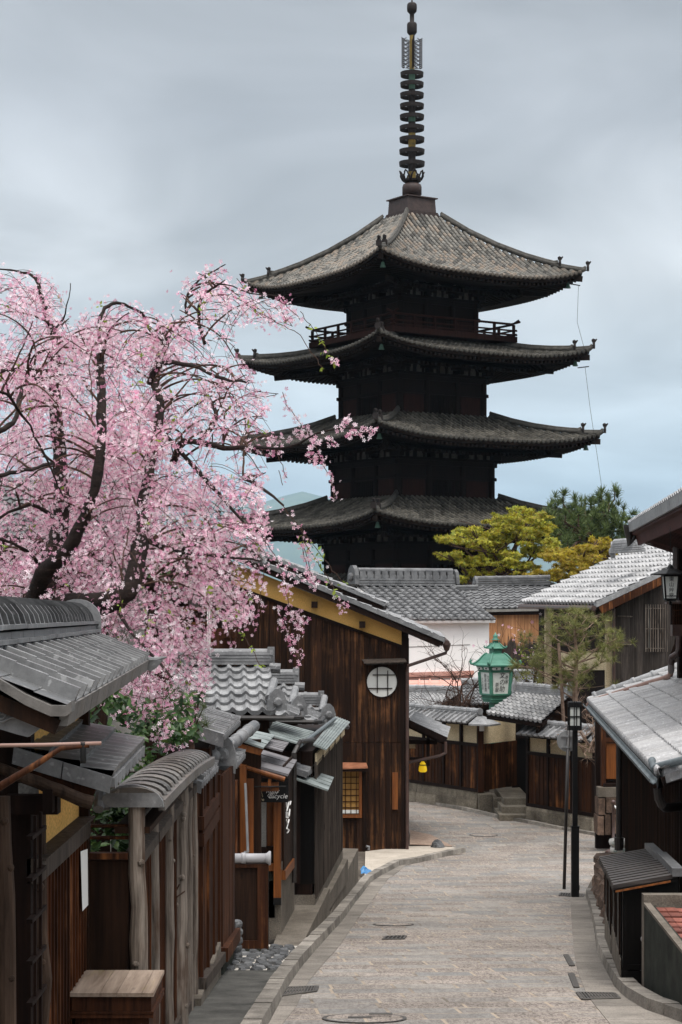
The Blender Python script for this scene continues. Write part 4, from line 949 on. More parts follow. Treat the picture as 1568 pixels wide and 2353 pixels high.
m = MB(); m.tube([P(564, 1800, 23.5), P(566, 1850, 23.5), P(570, 1958, 23.5)], .016, 8); m.lathe([(.03, -.03), (.03, .03)], P(566, 1962, 23.5), 8); m.build('downpipe', M['steel'], shop)
def sheet(name, pts, t, mat, par, seams=0, along=True):
    m = MB(); q = [P(*p) for p in pts]; n = (q[1] - q[0]).cross(q[3] - q[0]).normalized(); n = n if n.z > 0 else -n
    m.prism(q, -n * t)
    for i in range(1, seams + 1):
        a, b = (q[0].lerp(q[3], i / (seams + 1)), q[1].lerp(q[2], i / (seams + 1))) if along else (q[0].lerp(q[1], i / (seams + 1)), q[3].lerp(q[2], i / (seams + 1)))
        m.beam(a + n * .004, b + n * .004, .012, .012)
    return m.build(name, M[mat], par)
sheet('canopy', [(560, 1751, 24.0), (663, 1779, 24.0), (683, 1746, 26.2), (601, 1722, 26.2)], .03, 'sheet_grey', shop, 2)
m = MB(); m.tube([P(545, 1757, 24.02), P(655, 1791, 24.02)], .035, 10); m.build('canopy_beam', M['wood_orange'], shop); m = MB(); m.beam(P(560, 1760, 24.1), P(658, 1786, 24.1), .03, .05); m.build('canopy_board', M['iron'], shop)
sheet('canopy', [(549, 1699, 23.6), (606, 1718, 23.6), (632, 1689, 25.4), (578, 1677, 25.4)], .02, 'sheet_green', shop, 3)
m = MB(); m.prism([P(540, 1707, 23.65), P(606, 1722, 23.65), P(598, 1736, 23.65), P(538, 1720, 23.65)], (0, .04, 0)); m.build('canopy_board', M['wood_orange'], shop)
sheet('canopy', [(600, 1712, 24.6), (650, 1725, 24.6), (664, 1706, 25.8), (618, 1698, 25.8)], .02, 'sheet_grey', shop, 5)
m = MB(); m.beam(P(563, 1804, 24.1), P(641, 1803, 24.1), .06, .06); m.beam(P(551, 1790, 24.1), P(551, 1865, 24.1), .05, .05, up=(0, 1, 0)); m.beam(P(551, 1814, 24.15), P(641, 1814, 24.15), .06, .045); m.beam(P(620, 1790, 24.05), P(620, 1806, 24.05), .04, .04, up=(0, 1, 0)); m.build('sign_bracket', M['wood_orange'], shop)
# low screen with pale tile cap
scr = thing('low_screen', 'low brown board screen capped by a pale round tile on a dark plinth', 'screen', (XU(570, 23), 23, GZ(23)))
Yc = 22.9
m = MB(); m.box(XU(521, Yc), XU(617, Yc), Yc, Yc + .1, ZV(2180, Yc), ZV(1986, Yc)); sb = m.build('panel', M['wood_dark'], scr)
for u0, u1, v0, v1 in ((592, 616, 1993, 2162), (521, 617, 2161, 2180), (521, 617, 1985, 1994)):
    m = MB(); m.box(XU(u0, Yc), XU(u1, Yc), Yc - .03, Yc, ZV(v1, Yc) + .002, ZV(v0, Yc) - .002); m.build('frame', M['wood_brown'], scr)
m = MB(); a, b = P(515, 1972, Yc), P(613, 1972, Yc); m.tube([a, b], .055, 14); c = a.lerp(b, .46); m.tube([c - V((.025, 0, 0)), c + V((.025, 0, 0))], .066, 14); m.lathe([(.055, -.02), (.058, 0), (.085, .03), (.08, .05)], b, 14, axis=(1, 0, 0)); m.build('cap_tile', M['pvc'], scr, smooth=True)
m = MB(); m.box(XU(551, Yc), XU(618, Yc), Yc - .03, Yc + .15, GZ(23) - .1, ZV(2180, Yc)); m.build('plinth', M['concrete_dark'], scr)
sp_ = thing('stone_pile', 'stack of dark rough stones against the low brown screen', 'stones', (XU(544, 21.7), 21.7, GZ(21.7)))
z = GZ(21.7) - .02
for i in range(6):
    m = MB(); h = .075 + RB.uniform(0, .02); c = V((XU(543, 21.7) + RB.uniform(-.01, .01), 21.7, z + h / 2)); vs = []
    n = 8
    for zz, k in ((-.5, .8), (-.2, 1), (.2, 1.0), (.5, .75)):
        for j in range(n): a = j * 2 * math.pi / n; vs.append(c + V((math.cos(a) * .065 * k * RB.uniform(.85, 1.15), math.sin(a) * .12 * k * RB.uniform(.9, 1.1), zz * h)))
    m.add(vs, [(r * n + j, r * n + (j + 1) % n, (r + 1) * n + (j + 1) % n, (r + 1) * n + j) for r in range(3) for j in range(n)] + [tuple(range(n - 1, -1, -1)), tuple(range(3 * n, 4 * n))])
    m.build('stone', M['stone_dark'], sp_); z += h * .97
# concrete steps along the shops
def ledge(name, pts_top, zt, label, mat='concrete'):
    m = MB(); n = len(pts_top); top = [V((p[0], p[1], zt)) for p in pts_top]; bot = [V((p[0], p[1], GZ(p[1]) - .15)) for p in pts_top]
    m.add(bot + top, [tuple(range(n - 1, -1, -1)), tuple(range(n, 2 * n))] + [(i, (i + 1) % n, n + (i + 1) % n, n + i) for i in range(n)])
    return tag(m.build(name, M[mat]), label, 'concrete step')
k1 = V((xat(KL, 23.2) - .17, 23.2, 0)); k2 = V((xat(KL, 28.6) - .17, 28.6, 0))
ledge('concrete_ledge', [(-.86, 23.15), (k1.x - .02, 23.2), (k2.x, k2.y), (k2.x - .35, 28.7), (-.55, 28.2), (-.8, 25)], -4.24, 'brown concrete ledge in front of the low screen, ending in a square face')
k3 = V((xat(KL, 36.4) - .17, 36.4, 0)); ka = V((xat(KL, 28.72) - .17, 28.72, 0))
ledge('concrete_ledge', [(ka.x - .3, 28.75), (ka.x, 28.72), (xat(KL, 32) - .17, 32), (xat(KL, 34.5) - .17, 34.5), (k3.x, k3.y), (k3.x - .62, 36.6), (-.02, 33.2)], -4.66, 'long brown concrete ledge below the grey board wall')
# --- grey board house
gh = thing('grey_board_house', 'narrow house of weathered vertical boards with a green copper roof', 'house', (-.6, 30, GZ(30)))
m = MB(); planks(m, (-.375, 27.0, -4.15), (-.0, 32.8, -4.2), -2.25, -2.28, .17, .02, out=(.998, -.06, 0), batten=.035); m.build('board_wall', M['wood_grey'], gh)
m = MB(); m.prism([(-.40, 27.0, -4.3), (-.03, 32.8, -4.3), (-.03, 32.8, -2.1), (-.40, 27.0, -2.1)], (-.9, .05, 0)); m.build('core', M['wood_beam'], gh)
m = MB(); m.prism([(-.36, 26.98, -4.5), (.03, 32.9, -4.75), (.03, 32.9, -4.12), (-.36, 26.98, -4.1)], (-.3, .02, 0)); m.build('plinth', M['concrete'], gh); m = MB(); m.prism([(-.28, 26.98, -4.5), (.12, 32.9, -4.75), (.12, 32.9, -4.38), (-.28, 26.98, -4.32)], (-.2, .02, 0)); m.build('plinth_step', M['concrete'], gh)
sheet('roof', [(720, 1710, 27.0), (751, 1722, 27.0), (805, 1659, 33.6), (771, 1646, 33.6)], .02, 'sheet_green', gh, 5, False)
m = MB()
for i in range(5): y = 27.1 + i * 1.3; m.obox((-.37 + (y - 27) * .065, y, -2.3), (.03, 0, 0), (.06, 1.0, 0), (0, 0, .16))
m.build('eave_panel', M['plaster_cream'], gh)
sheet('canopy', [(680, 1788, 26.4), (755, 1815, 26.4), (768, 1786, 27.9), (700, 1765, 27.9)], .025, 'sheet_green', gh, 3)
capped(gh, P(706, 1776, 26.5), P(727, 1760, 27.6), (.3, .1), 6, 2, 'tile_pale_grey', .07)
face('door', 690, 722, 1800, 2032, 27.0, .05, 'wood_black', gh); face('door_jamb', 671, 690, 1730, 2032, 26.9, .1, 'wood_beam', gh)
m = MB(); m.tube([P(684, 1716, 26.3), P(676, 1730, 26.2), P(676, 2028, 26.2)], .035, 8); m.tube([P(720, 1700, 27), P(690, 1704, 26.3), P(684, 1716, 26.3)], .03, 8); m.build('downpipe', M['pipe_dark'], gh)
sheet('lower_roof', [(625, 1690, 26.3), (690, 1709, 26.3), (722, 1681, 29.0), (604, 1650, 29.0)], .02, 'sheet_green', gh, 8)
m = MB(); m.tube([P(690, 1713, 26.3), P(770, 1652, 32)], .03, 8); m.build('gutter', M['gutter_blue'], gh)
# --- stepping pantile houses behind the shop
def pan_house(name, label, u0, u1, ve, Ye, vr, Yr, nc, nr, mat, group, ur=None):
    e0, e1 = P(u0, ve, Ye), P(u1, ve, Ye); ur = ur or u1 - 14; r1 = P(ur, vr, Yr); r0 = r1 - (e1 - e0)
    h = thing(name, label, 'house', ((e0.x + e1.x) / 2, Yr, GZ(Yr)), group)
    m = MB(); tiles(m, e0, e1, r0, r1, nc, nr, 'san', th=.045, amp=1.5, seed=int(u1)); rf = m.build('roof', M[mat], h)
    m = MB(); slab(m, e0, e1, r0, r1, .08, .05); m.build('soffit', M['wood_beam'], rf)
    run = V((0, Yr - Ye, 0)); b0, b1 = r0 + run + V((0, 0, e0.z - r0.z)), r1 + run + V((0, 0, e1.z - r1.z)); m = MB(); tiles(m, b1, b0, r1, r0, nc, 3, 'san', th=.03, seed=5); m.build('rear_roof', M[mat], h)
    m = MB(); ridge(m, r0 + V((0, 0, .02)), r1 + V((.03, 0, .02)), .2, 3, .045, .075, .26); m.beam(r1 + V((.02, 0, -.05)), r1 + V((.02, 0, .28)), .1, .14, up=(0, 1, 0)); m.tube([r1 + V((0, -.1, -.02)), r1 + V((.16, -.1, -.03))], .075, 10); m.build('ridge', M['tile'], rf)
    m = MB(); oni(m, e1 + V((.0, .08, .16)), (.4, -1, 0), .26); m.tube([e1 + V((-.1, .15, .2)), e1 + V((-.05, .8, .42))], .06, 10); m.build('corner_tile', M['tile'], rf)
    m = MB(); w2 = .32; s0, s1 = e1 + V((w2, .1, -.03)), V((r1.x + .1 + w2, Yr, e1.z - .03)); tiles(m, s0, s1, s0 + V((-w2, 0, .14)), s1 + V((-w2, 0, .14)), 8, 1, 'rib', th=.01, amp=.6); m.build('side_roof', M[mat], h)
    m = MB(); m.prism([e1 + V((-.08, .15, -.02)), b1 + V((-.08, -.15, -.02)), V((r1.x - .05, Yr, r1.z - .06))], (-.06, 0, 0)); m.build('gable', M['wood_orange'], h)
    m = MB(); m.box(e0.x + .1, e1.x - .1, Ye + .3, Yr + (Yr - Ye) - .3, GZ(Yr), e1.z + .02); m.build('wall', M['wood_dark'], h)
    m = MB(); m.tube([e0 + V((0, -.06, -.05)), e1 + V((.25, -.06, -.06)), e1 + V((.36, .2, -.07)), s1 + V((.05, 0, -.04))], .035, 8); m.build('gutter', M['pipe_dark'], rf)
    return h
G_ = 'tiled houses stepping down the street'
pan_house('tiled_house', 'nearest of the stepping tiled houses, its wavy roof partly under blossom', 395, 634, 1640, 27.0, 1531, 28.3, 7, 6, 'tile_pale_grey', G_)
pan_house('tiled_house', 'middle one of the stepping tiled houses, behind the arched ridge tile', 560, 684, 1650, 30.6, 1574, 31.8, 4, 5, 'tile_pale_grey', G_, 678)
pan_house('tiled_house', 'farthest of the stepping tiled houses, touching the brown house wall', 640, 752, 1664, 33.6, 1624, 34.6, 4, 3, 'tile_pale_grey', G_, 736)
# shop sign
def text_mesh(mb, s, p, size, right, up, out, th=.002, shear=0.0, font=None, sx=1.0):
    c = bpy.data.curves.new('t', 'FONT'); c.body = s; c.size = 1.0; c.align_x = 'CENTER'; c.align_y = 'CENTER'; c.shear = shear; c.resolution_u = 3
    o = bpy.data.objects.new('t', c); COL.objects.link(o); dg = bpy.context.evaluated_depsgraph_get(); me = o.evaluated_get(dg).to_mesh()
    r, u, n = V(right), V(up), V(out); vs = [V(p) + r * (q.co.x * size * sx) + u * (q.co.y * size) + n * th for q in me.vertices]
    fs = [tuple(f.vertices) for f in me.polygons]
    if fs:
        a, b, c2 = (vs[i] for i in fs[0][:3])
        if (b - a).cross(c2 - a).dot(n) < 0: fs = [f[::-1] for f in fs]
        mb.add(vs, fs)
    bpy.data.objects.remove(o); bpy.data.curves.remove(c)
XR, ZU, NF = (1, 0, 0), (0, 0, 1), (0, -1, 0)
sg = thing('shop_sign', 'black hanging board lettered Bicycle under the purple grey canopy', 'sign', P(628, 1844, 24.4))
m = MB(); m.box(XU(592, 24.4), XU(663.5, 24.4), 24.4, 24.425, ZV(1844, 24.4), ZV(1789, 24.4)); m.build('board', M['iron'], sg)
m = MB(); text_mesh(m, 'Bicycle', P(639, 1830, 24.395), .085, XR, ZU, NF, .002, .25); text_mesh(m, 'Ruffy', P(626, 1818, 24.395), .08, XR, ZU, NF, .002, .3)
m.tube([P(x, y, 24.392) for x, y in ((640, 1821), (630, 1823), (618, 1825), (615.5, 1829), (618, 1832.5), (626, 1834), (633, 1833))], .0035, 5)
m.build('lettering', M['white_paint'], sg)
m = MB()
for c_, r in ((597, 2.6), (605, 2.1)):
    for k in (1, .6): m.tube([P(c_ + r * k * math.cos(a), 1838.5 + r * k * math.sin(a), 24.393) for a in np.linspace(0, 6.283, 16)], .0022, 4)
m.tube([P(597, 1835, 24.393), P(600, 1833.5, 24.393), P(602, 1838, 24.393)], .0022, 4)
for x0, y0, x1, y1 in ((600, 1818, 596, 1832), (600.5, 1818, 604, 1832)):
    m.tube([P(lerp(x0, x1, t) + .8 * math.sin(t * 25), lerp(y0, y1, t), 24.393) for t in np.linspace(0, 1, 18)], .0022, 4)
m.build('bicycle_emblem', M['plaster_cream'], sg)
m = MB(); m.tube([P(560, 1808, 24.0), P(657, 1807.5, 24.0)], .008, 6); m.tube([P(568 + 2.6 * math.cos(a), 1813 + 2.6 * math.sin(a), 24.0) for a in np.linspace(0, 6.283, 12)], .005, 4); m.tube([P(621 + 2.6 * math.cos(a), 1813 + 2.6 * math.sin(a), 24.0) for a in np.linspace(0, 6.283, 12)], .005, 4); m.build('iron_rod', M['iron'], sg)
m = MB()
for pts in (((652, 1842), (653, 1855)), ((658, 1842), (657, 1852), (654, 1864)), ((663, 1842), (661, 1850)), ((652, 1866), (652, 1878), (657, 1880), (656, 1868)), ((661, 1860), (659, 1876)), ((653, 1884), (656, 1894), (659, 1884)), ((656, 1894), (654, 1904), (659, 1908), (655, 1914))):
    m.tube([P(x, y, 24.66 + (x - 645) * .04) + V((.03, 0, 0)) for x, y in pts], .011, 5)
tag(m.build('wall_calligraphy', M['white_paint']), 'white brush writing on the dark shop wall below the sign', 'sign')
# ------------------------------------------------------------------ tall brown board house
Yb = 45.0
bh = thing('board_house', 'tall dark brown board house with an ochre gable strip and round window', 'house', (XU(700, 47), 47, GZ(46)))
def bx_(u): return XU(u, Yb)
def bz(v): return ZV(v, Yb)
m = MB()
zb = GZ(Yb) - .1
def otop(u): return lerp(1342, 1483, (u - 529) / 396)          # lower edge of the ochre strip
us = np.linspace(420, 940, 40)
for a, b in zip(us[:-1], us[1:]):
    j = RB.uniform(0, .012); g = .004
    zt0, zt1 = bz(otop(a)), bz(otop(b)); zs = bz(1706.5)
    for (p0, p1, q0, q1, jj) in ((zb, zb, zs - .004, zs - .004, j), (zs + .004, zs + .004, zt0, zt1, j + .004)):
        m.hexa([(bx_(a) + g, Yb - jj, p0), (bx_(b) - g, Yb - jj, p1), (bx_(b) - g, Yb + .1, p1), (bx_(a) + g, Yb + .1, p0)], [(bx_(a) + g, Yb - jj, q0), (bx_(b) - g, Yb - jj, q1), (bx_(b) - g, Yb + .1, q1), (bx_(a) + g, Yb + .1, q0)])
m.build('board_wall', M['wood_house'], bh)
m = MB(); m.prism([P(420, 1258, Yb), P(420, 1304, Yb), P(529, 1342, Yb), P(925, 1483, Yb), P(925, 1447, Yb), P(529, 1290, Yb)], (0, .1, 0)); m.build('ochre_strip', M['plaster_yellow'], bh)
m = MB(); m.beam(P(420, 1306, Yb - .03), P(926, 1487, Yb - .03), .05, .075); m.build('trim', M['wood_beam'], bh)
m = MB(); m.beam(P(931, 1440, Yb + .02), V((bx_(931), Yb + .02, zb)), .16, .11, up=(0, 1, 0)); m.build('corner_post', M['wood_beam'], bh)
m = MB(); m.prism([V((bx_(940), Yb + .12, zb)), V((bx_(940) + .25, Yb + 7, zb)), V((bx_(940) + .25, Yb + 7, bz(1480))), V((bx_(940), Yb + .12, bz(1480)))], (-.12, 0, 0)); m.build('side_wall', M['wood_house'], bh)
m = MB(); m.prism([V((bx_(420), Yb + .15, zb)), V((bx_(938), Yb + .15, zb)), V((bx_(938), Yb + .15, bz(1484))), V((bx_(420), Yb + .15, bz(1300)))], (0, 6.5, 0)); m.build('core', M['wood_beam'], bh)
# roof: slope falls to the right; verge faces the camera
v0, v1 = P(400, 1210, Yb - .35), P(1022, 1471, Yb - .35)
vd = V((.25, 7.5, 0))
m = MB(); tiles(m, v1 + vd, v1, v0 + vd, v0, 22, 18, 'san', th=.035, amp=1.1, seed=3); rf = m.build('roof', M['tile_pale_grey'], bh)
m = MB(); slab(m, v1 + vd, v1, v0 + vd, v0, .10, .05); m.build('soffit', M['wood_beam'], rf)
m = MB()
for i in range(24):
    a, b = v0.lerp(v1, i / 24), v0.lerp(v1, (i + 1) / 24); up = V((0, 0, .01 + .0)); m.hexa([a + V((0, -.04, -.05)), b + V((0, -.04, -.05)), b + V((0, .16, -.05)), a + V((0, .16, -.05))], [a + V((0, -.04, .075)), b + V((0, -.04, .045)), b + V((0, .16, .045)), a + V((0, .16, .075))])
m.build('verge_tile', M['tile'], rf)
m = MB(); m.beam(v0 + V((0, .02, -.12)), v1 + V((-.1, .02, -.11)), .05, .12); m.build('barge_board', M['wood_beam'], rf)
for u, v in ((722, 1390), (832, 1436)):
    m = MB(); m.obox(P(u - 6, v + 7, Yb - .28), (.14, 0, 0), (0, .3, 0), (0, 0, .15)); m.build('purlin_end', M['wood_beam'], bh)
w0, w1 = P(560, 1255, Yb + 1.2), P(885, 1390, Yb + 1.2)
m = MB(); tiles(m, w1 + V((.2, 5, 0)), w1, w0 + V((.2, 5, 0)), w0, 14, 9, 'san', th=.035, amp=1.1, seed=6); uf = m.build('upper_roof', M['tile_pale_grey'], bh)
m = MB(); slab(m, w1 + V((.2, 5, 0)), w1, w0 + V((.2, 5, 0)), w0, .16, .05); m.build('soffit', M['wood_beam'], uf)
m = MB(); 
for i in range(14):
    a, b = w0.lerp(w1, i / 14), w0.lerp(w1, (i + 1) / 14); m.hexa([a + V((0, -.05, -.04)), b + V((0, -.05, -.04)), b + V((0, .1, -.04)), a + V((0, .1, -.04))], [a + V((0, -.05, .07)), b + V((0, -.05, .04)), b + V((0, .1, .04)), a + V((0, .1, .07))])
m.build('verge_tile', M['tile'], uf)
m = MB(); m.tube([P(590, 1248, Yb - .4), P(608, 1293, Yb - .5), P(612, 1296, Yb - .52)], .07, 10); m.build('hip_tile', M['tile'], rf)
m = MB(); m.tube([v1 + V((.06, -.05, -.06)), v1 + vd + V((.06, 0, -.06))], .06, 10); m.tube([v1 + V((.06, .1, -.08)), v1 + V((.04, .12, -.3)), P(938, 1530, Yb - .1), P(936, 1545, Yb - .06), V((bx_(936), Yb - .06, zb + .1))], .038, 10); m.lathe([(.02, -.14), (.06, -.1), (.1, .03), (.1, .06)], v1 + V((.05, .05, -.13)), 10); gt = m.build('gutter', M['pipe_brown'], bh)
# round window
wc = P(878, 1567, Yb - .02); wr = 35 / F * Yb
win = MB(); win.lathe([(wr, -.02), (wr, .012)], wc, 40, axis=(0, -1, 0)); wn_ = win.build('round_window', M['paper'], bh)
m = MB(); n = 40
for k in range(n):
    a, b = 2 * math.pi * k / n, 2 * math.pi * (k + 1) / n; q = []
    for r, y in ((wr * .985, -.02), (wr * 1.05, -.02), (wr * 1.05, .05), (wr * .985, .05)):
        for t in (a, b): q.append(wc + V((r * math.cos(t), y - .01, r * math.sin(t))))
    m.add(q, [(0, 1, 3, 2), (2, 3, 5, 4), (4, 5, 7, 6), (6, 7, 1, 0)])
m.build('frame', M['wood_beam'], wn_)
m = MB()
for u, va, vb in ((867.5, 1533, 1592), (891.5, 1541, 1600)): m.beam(P(u, va, Yb - .05), P(u, vb, Yb - .05), .02, .022, up=(0, 1, 0))
for v, ua, ub in ((1551, 857, 908), (1582, 847, 902)): m.beam(P(ua, v, Yb - .055), P(ub, v, Yb - .055), .02, .022)
m.build('bars', M['wood_beam'], wn_)
m = MB(); m.prism([P(832, 1515, Yb - .01), P(838, 1524, Yb - .35), P(935, 1520, Yb - .35), P(930, 1512, Yb - .01)], (0, 0, -.02)); m.beam(P(842, 1527, Yb - .2), P(928, 1524, Yb - .2), .04, .04); m.build('window_hood', M['wood_grey'], bh)
# lattice window by the street
m = MB(); m.box(bx_(776), bx_(826), Yb - .03, Yb + .02, bz(1871), bz(1772)); lw = m.build('lattice_window', M['shoji_dim'], bh)
m = MB(); m.box(bx_(776), bx_(826), Yb - .034, Yb - .03, bz(1871), bz(1861)); m.build('lower_pane', M['paper'], lw)
m = MB()
for v0_, v1_, u0, u1 in ((1765, 1773, 773, 832), (1871, 1879, 773, 832)): m.box(bx_(u0), bx_(u1), Yb - .07, Yb - .02, bz(v1_), bz(v0_))
m.box(bx_(825), bx_(832), Yb - .068, Yb - .02, bz(1872), bz(1772)); m.build('frame', M['wood_orange'], lw)
m = MB()
for i in range(4): u = 781 + i * 12.5; m.box(bx_(u), bx_(u + 1.6), Yb - .055, Yb - .031, bz(1872), bz(1772))
for i in range(7): v = 1785 + i * 14; m.box(bx_(776), bx_(826), Yb - .05, Yb - .031, bz(v + 1.6), bz(v))
m.build('bars', M['wood_brown'], lw)
m = MB(); m.prism([P(786, 1752, Yb - .01), P(788, 1765, Yb - .4), P(846, 1763, Yb - .4), P(842, 1753, Yb - .01)], (0, 0, -.03)); m.build('window_hood', M['sheet_orange'], bh)
m = MB(); m.box(bx_(785), bx_(845), Yb - .38, Yb, bz(1770), bz(1766)); m.build('hood_bracket', M['wood_beam'], bh)
m = MB(); m.box(bx_(902), bx_(914.5), Yb - .05, Yb - .012, bz(1860), bz(1775)); tag(m.build('name_board', M['wood_orange']), 'narrow orange wooden name board on the brown house wall', 'sign')
m = MB(); m.tube([P(848, 1953, Yb - .1), P(848, 1946, Yb - .1), P(842, 1945, Yb - .12)], .03, 8); tag(m.build('vent_pipe', M['steel']), 'small silver pipe stub at the foot of the brown house', 'pipe')
# lower porch roof on the street side of the same house
p0, p1 = P(938, 1660, Yb + 1.2), P(1026, 1701, Yb + 1.2); dv_ = V((.3, 4, 0))
porch = thing('side_porch', 'low tiled porch roof with dark posts behind the corner of the brown house', 'porch', (p0.x + .4, Yb + 3, GZ(Yb + 3)))
m = MB(); tiles(m, p1 + dv_, p1, p0 + dv_, p0, 12, 4, 'san', th=.03, seed=9); m.build('roof', M['tile_pale_grey'], porch); m = MB(); slab(m, p1 + dv_, p1, p0 + dv_, p0, .07, .05); m.beam(p0 + V((0, -.03, .0)), p1 + V((0, -.03, .0)), .05, .14); m.build('soffit', M['wood_beam'], porch)
m = MB(); m.beam(P(938, 1705, Yb + 1.5), P(1005, 1706, Yb + 1.5), .08, .1); m.build('bracket', M['wood_beam'], porch); m = MB(); m.beam(P(942, 1743, Yb + 1.5), P(985, 1744, Yb + 1.5), .06, .06); m.build('bracket', M['wood_beam'], porch); m = MB(); m.beam(P(984, 1690, Yb + 1.5), P(984, 1760, Yb + 1.5), .08, .08, up=(0, 1, 0)); m.build('bracket', M['wood_beam'], porch)
m = MB(); m.tube([P(1024, 1705, Yb + 1.1), P(1024, 1730, Yb + 1.1), P(1010, 1737, Yb + 1.1), P(940, 1752, Yb + 1.1)], .038, 8); m.build('gutter_pipe', M['pipe_brown'], porch)
m = MB(); m.lathe([(.03, .16), (.07, .11), (.1, .0), (.105, -.07), (.07, -.1)], P(972, 1765, Yb + 2), 12); pass
M['lamp_yellow'] = m_plain('yellow lit shade', (.62, .40, .01), (.8, .6, .03), 7, .6, .2, 0)
_b = M['lamp_yellow'].node_tree.nodes['Principled BSDF']; _b.inputs['Emission Color'].default_value = (1, .62, .02, 1); _b.inputs['Emission Strength'].default_value = .35
hl = thing('hanging_lamp', 'small glowing yellow lamp hanging under the porch pipe', 'lamp', P(972, 1778, Yb + 2)); m.build('shade', M['lamp_yellow'], hl, smooth=True)
m = MB(); m.tube([P(972, 1748, Yb + 2), P(972, 1757, Yb + 2)], .01, 6); m.lathe([(.1, 0), (.03, .07)], P(972, 1759, Yb + 2), 10); m.build('cap', M['iron'], hl)
m = MB(); m.box(XU(941, 47), XU(955, 47), 47, 47.04, ZV(1720, 47), ZV(1701, 47)); nb = m.build('picture_board', M['plaster_cream']); tag(nb, 'small picture board under the side porch roof', 'sign')
# ------------------------------------------------------------------ timber house with a balcony behind the cherry
Yt = 43.0
th = thing('balcony_house', 'brown timber house with a slatted balcony half hidden by cherry blossom', 'house', (XU(450, 44), 44, GZ(44)))
def fY(name, u0, u1, v0, v1, Y, d, mat, par): return face(name, u0, u1, v0, v1, Y, d, mat, par)
fY('wall', 200, 530, 1280, 2000, 44.6, .2, 'wood_dark', th)
fY('plaster_panel', 372, 386, 1300, 1520, 44.3, .1, 'plaster_white', th); fY('plaster_panel', 476, 486, 1380, 1520, 43.0, .1, 'plaster_white', th)
fY('plaster_panel', 432, 455, 1280, 1400, 44.3, .2, 'plaster_grey', th)
fY('side_panel', 484, 540, 1445, 1520, 42.5, .3, 'wood_brown', th)
for u in (381, 428, 476, 520):
    fY('post', u - 4, u + 5, 1270, 1520, 43.6, .12, 'wood_brown', th)
for v0, v1, u0, u1 in ((1395, 1404, 378, 478), (1430, 1436, 378, 478), (1468, 1482, 378, 478), (1454, 1459, 378, 478)): fY('rail', u0, u1, v0, v1, 43.4, .08, 'wood_orange', th)
m = MB()
for i in range(18): u = 382 + i * 5.4; m.box(XU(u, 43.45), XU(u + 2, 43.45), 43.45, 43.5, ZV(1470, 43.45), ZV(1402, 43.45))
m.build('balusters', M['wood_brown'], th)
m = MB()
for i in range(7): u = 514 + i * 4.6; m.box(XU(u, 42.45), XU(u + 1.2, 42.45), 42.45, 42.5, ZV(1498, 42.45), ZV(1450, 42.45))
for i in range(3): m.box(XU(512, 42.44), XU(546, 42.44), 42.44, 42.49, ZV(1466 + i * 14, 42.44), ZV(1463 + i * 14, 42.44))
m.build('lattice', M['wood_brown'], th)
e0, e1 = P(180, 1300, 42.6), P(510, 1300, 42.6); up = V((0, 1.6, .5))
m = MB(); tiles(m, e0, e1, e0 + up, e1 + up, 16, 9, 'san', th=.035, seed=12); rf = m.build('roof', M['tile'], th); m = MB(); slab(m, e0, e1, e0 + up, e1 + up, .1, .05); m.build('soffit', M['wood_beam'], rf)
# pale house further left
ph = thing('plaster_house', 'grey plaster and timber house at the left edge behind the cherry trunk', 'house', (XU(110, 38), 38, GZ(38)))
fY('wall', -150, 330, 1180, 2000, 38.0, .2, 'plaster_grey', ph); fY('timber_front', -150, 245, 1180, 2000, 37.7, .2, 'wood_dark', ph)
fY('cream_panel', -20, 75, 1310, 1400, 37.5, .1, 'plaster_cream', ph); fY('cream_panel', 40, 62, 1200, 1290, 37.5, .1, 'plaster_cream', ph)
for v in (1335, 1356, 1378, 1392): fY('board', -30, 80, v, v + 9, 37.4, .05, 'wood_brown', ph)
for u in (18, 46, 84, 170, 205): fY('post', u, u + 8, 1230, 1420, 37.35, .1, 'wood_brown', ph)
e0, e1 = P(-250, 1228, 36.4), P(345, 1240, 36.4); up = V((0, 3.2, 1.3))
m = MB(); tiles(m, e0, e1, e0 + up, e1 + up, 18, 12, 'san', th=.035, seed=14); rf = m.build('roof', M['tile_dark'], ph); m = MB(); slab(m, e0, e1, e0 + up, e1 + up, .1, .05); m.build('soffit', M['wood_beam'], rf)
# ------------------------------------------------------------------ white house
phi = R(28); ee = V((math.cos(phi), math.sin(phi), 0)); dd = V((math.sin(phi), -math.cos(phi), 0))
e0 = P(868, 1424, 71.5)
wh = thing('white_house', 'white plastered house under a roof of round grey tiles below the pagoda', 'house', tuple(P(990, 1500, 73).to_2d()) + (GZ(73),))
ridge_l = P(822, 1346, 74.6)
L = 4.25
e0 = ridge_l + dd * 3.2 + V((0, 0, -1.28)); e1 = e0 + ee * L; r1 = ridge_l + ee * L
m = MB(); tiles(m, e0, e1, ridge_l, r1, 12, 12, 'hon', th=.035, amp=1.35, seed=4)
for i in range(12): p = e0.lerp(e1, (i + .5) / 12) + V((0, 0, .05)); m.lathe([(.085, -.02), (.09, .03), (.06, .05)], p, 10, axis=dd)
rf = m.build('roof', M['tile'], wh)
m = MB(); slab(m, e0, e1, ridge_l, r1, .10, .05); m.build('soffit', M['plaster_white'], rf)
bk = (ridge_l - e0); bk = V((bk.x, bk.y, -bk.z)); m = MB(); tiles(m, r1 + bk, ridge_l + bk, r1, ridge_l, 12, 8, 'hon', th=.035, seed=4); m.build('rear_roof', M['tile'], wh)
m = MB()
za = ridge(m, ridge_l - ee * .05, r1 + ee * .02, .46, 3, .10, .11, .36); m.build('ridge', M['tile'], rf)
m = MB()
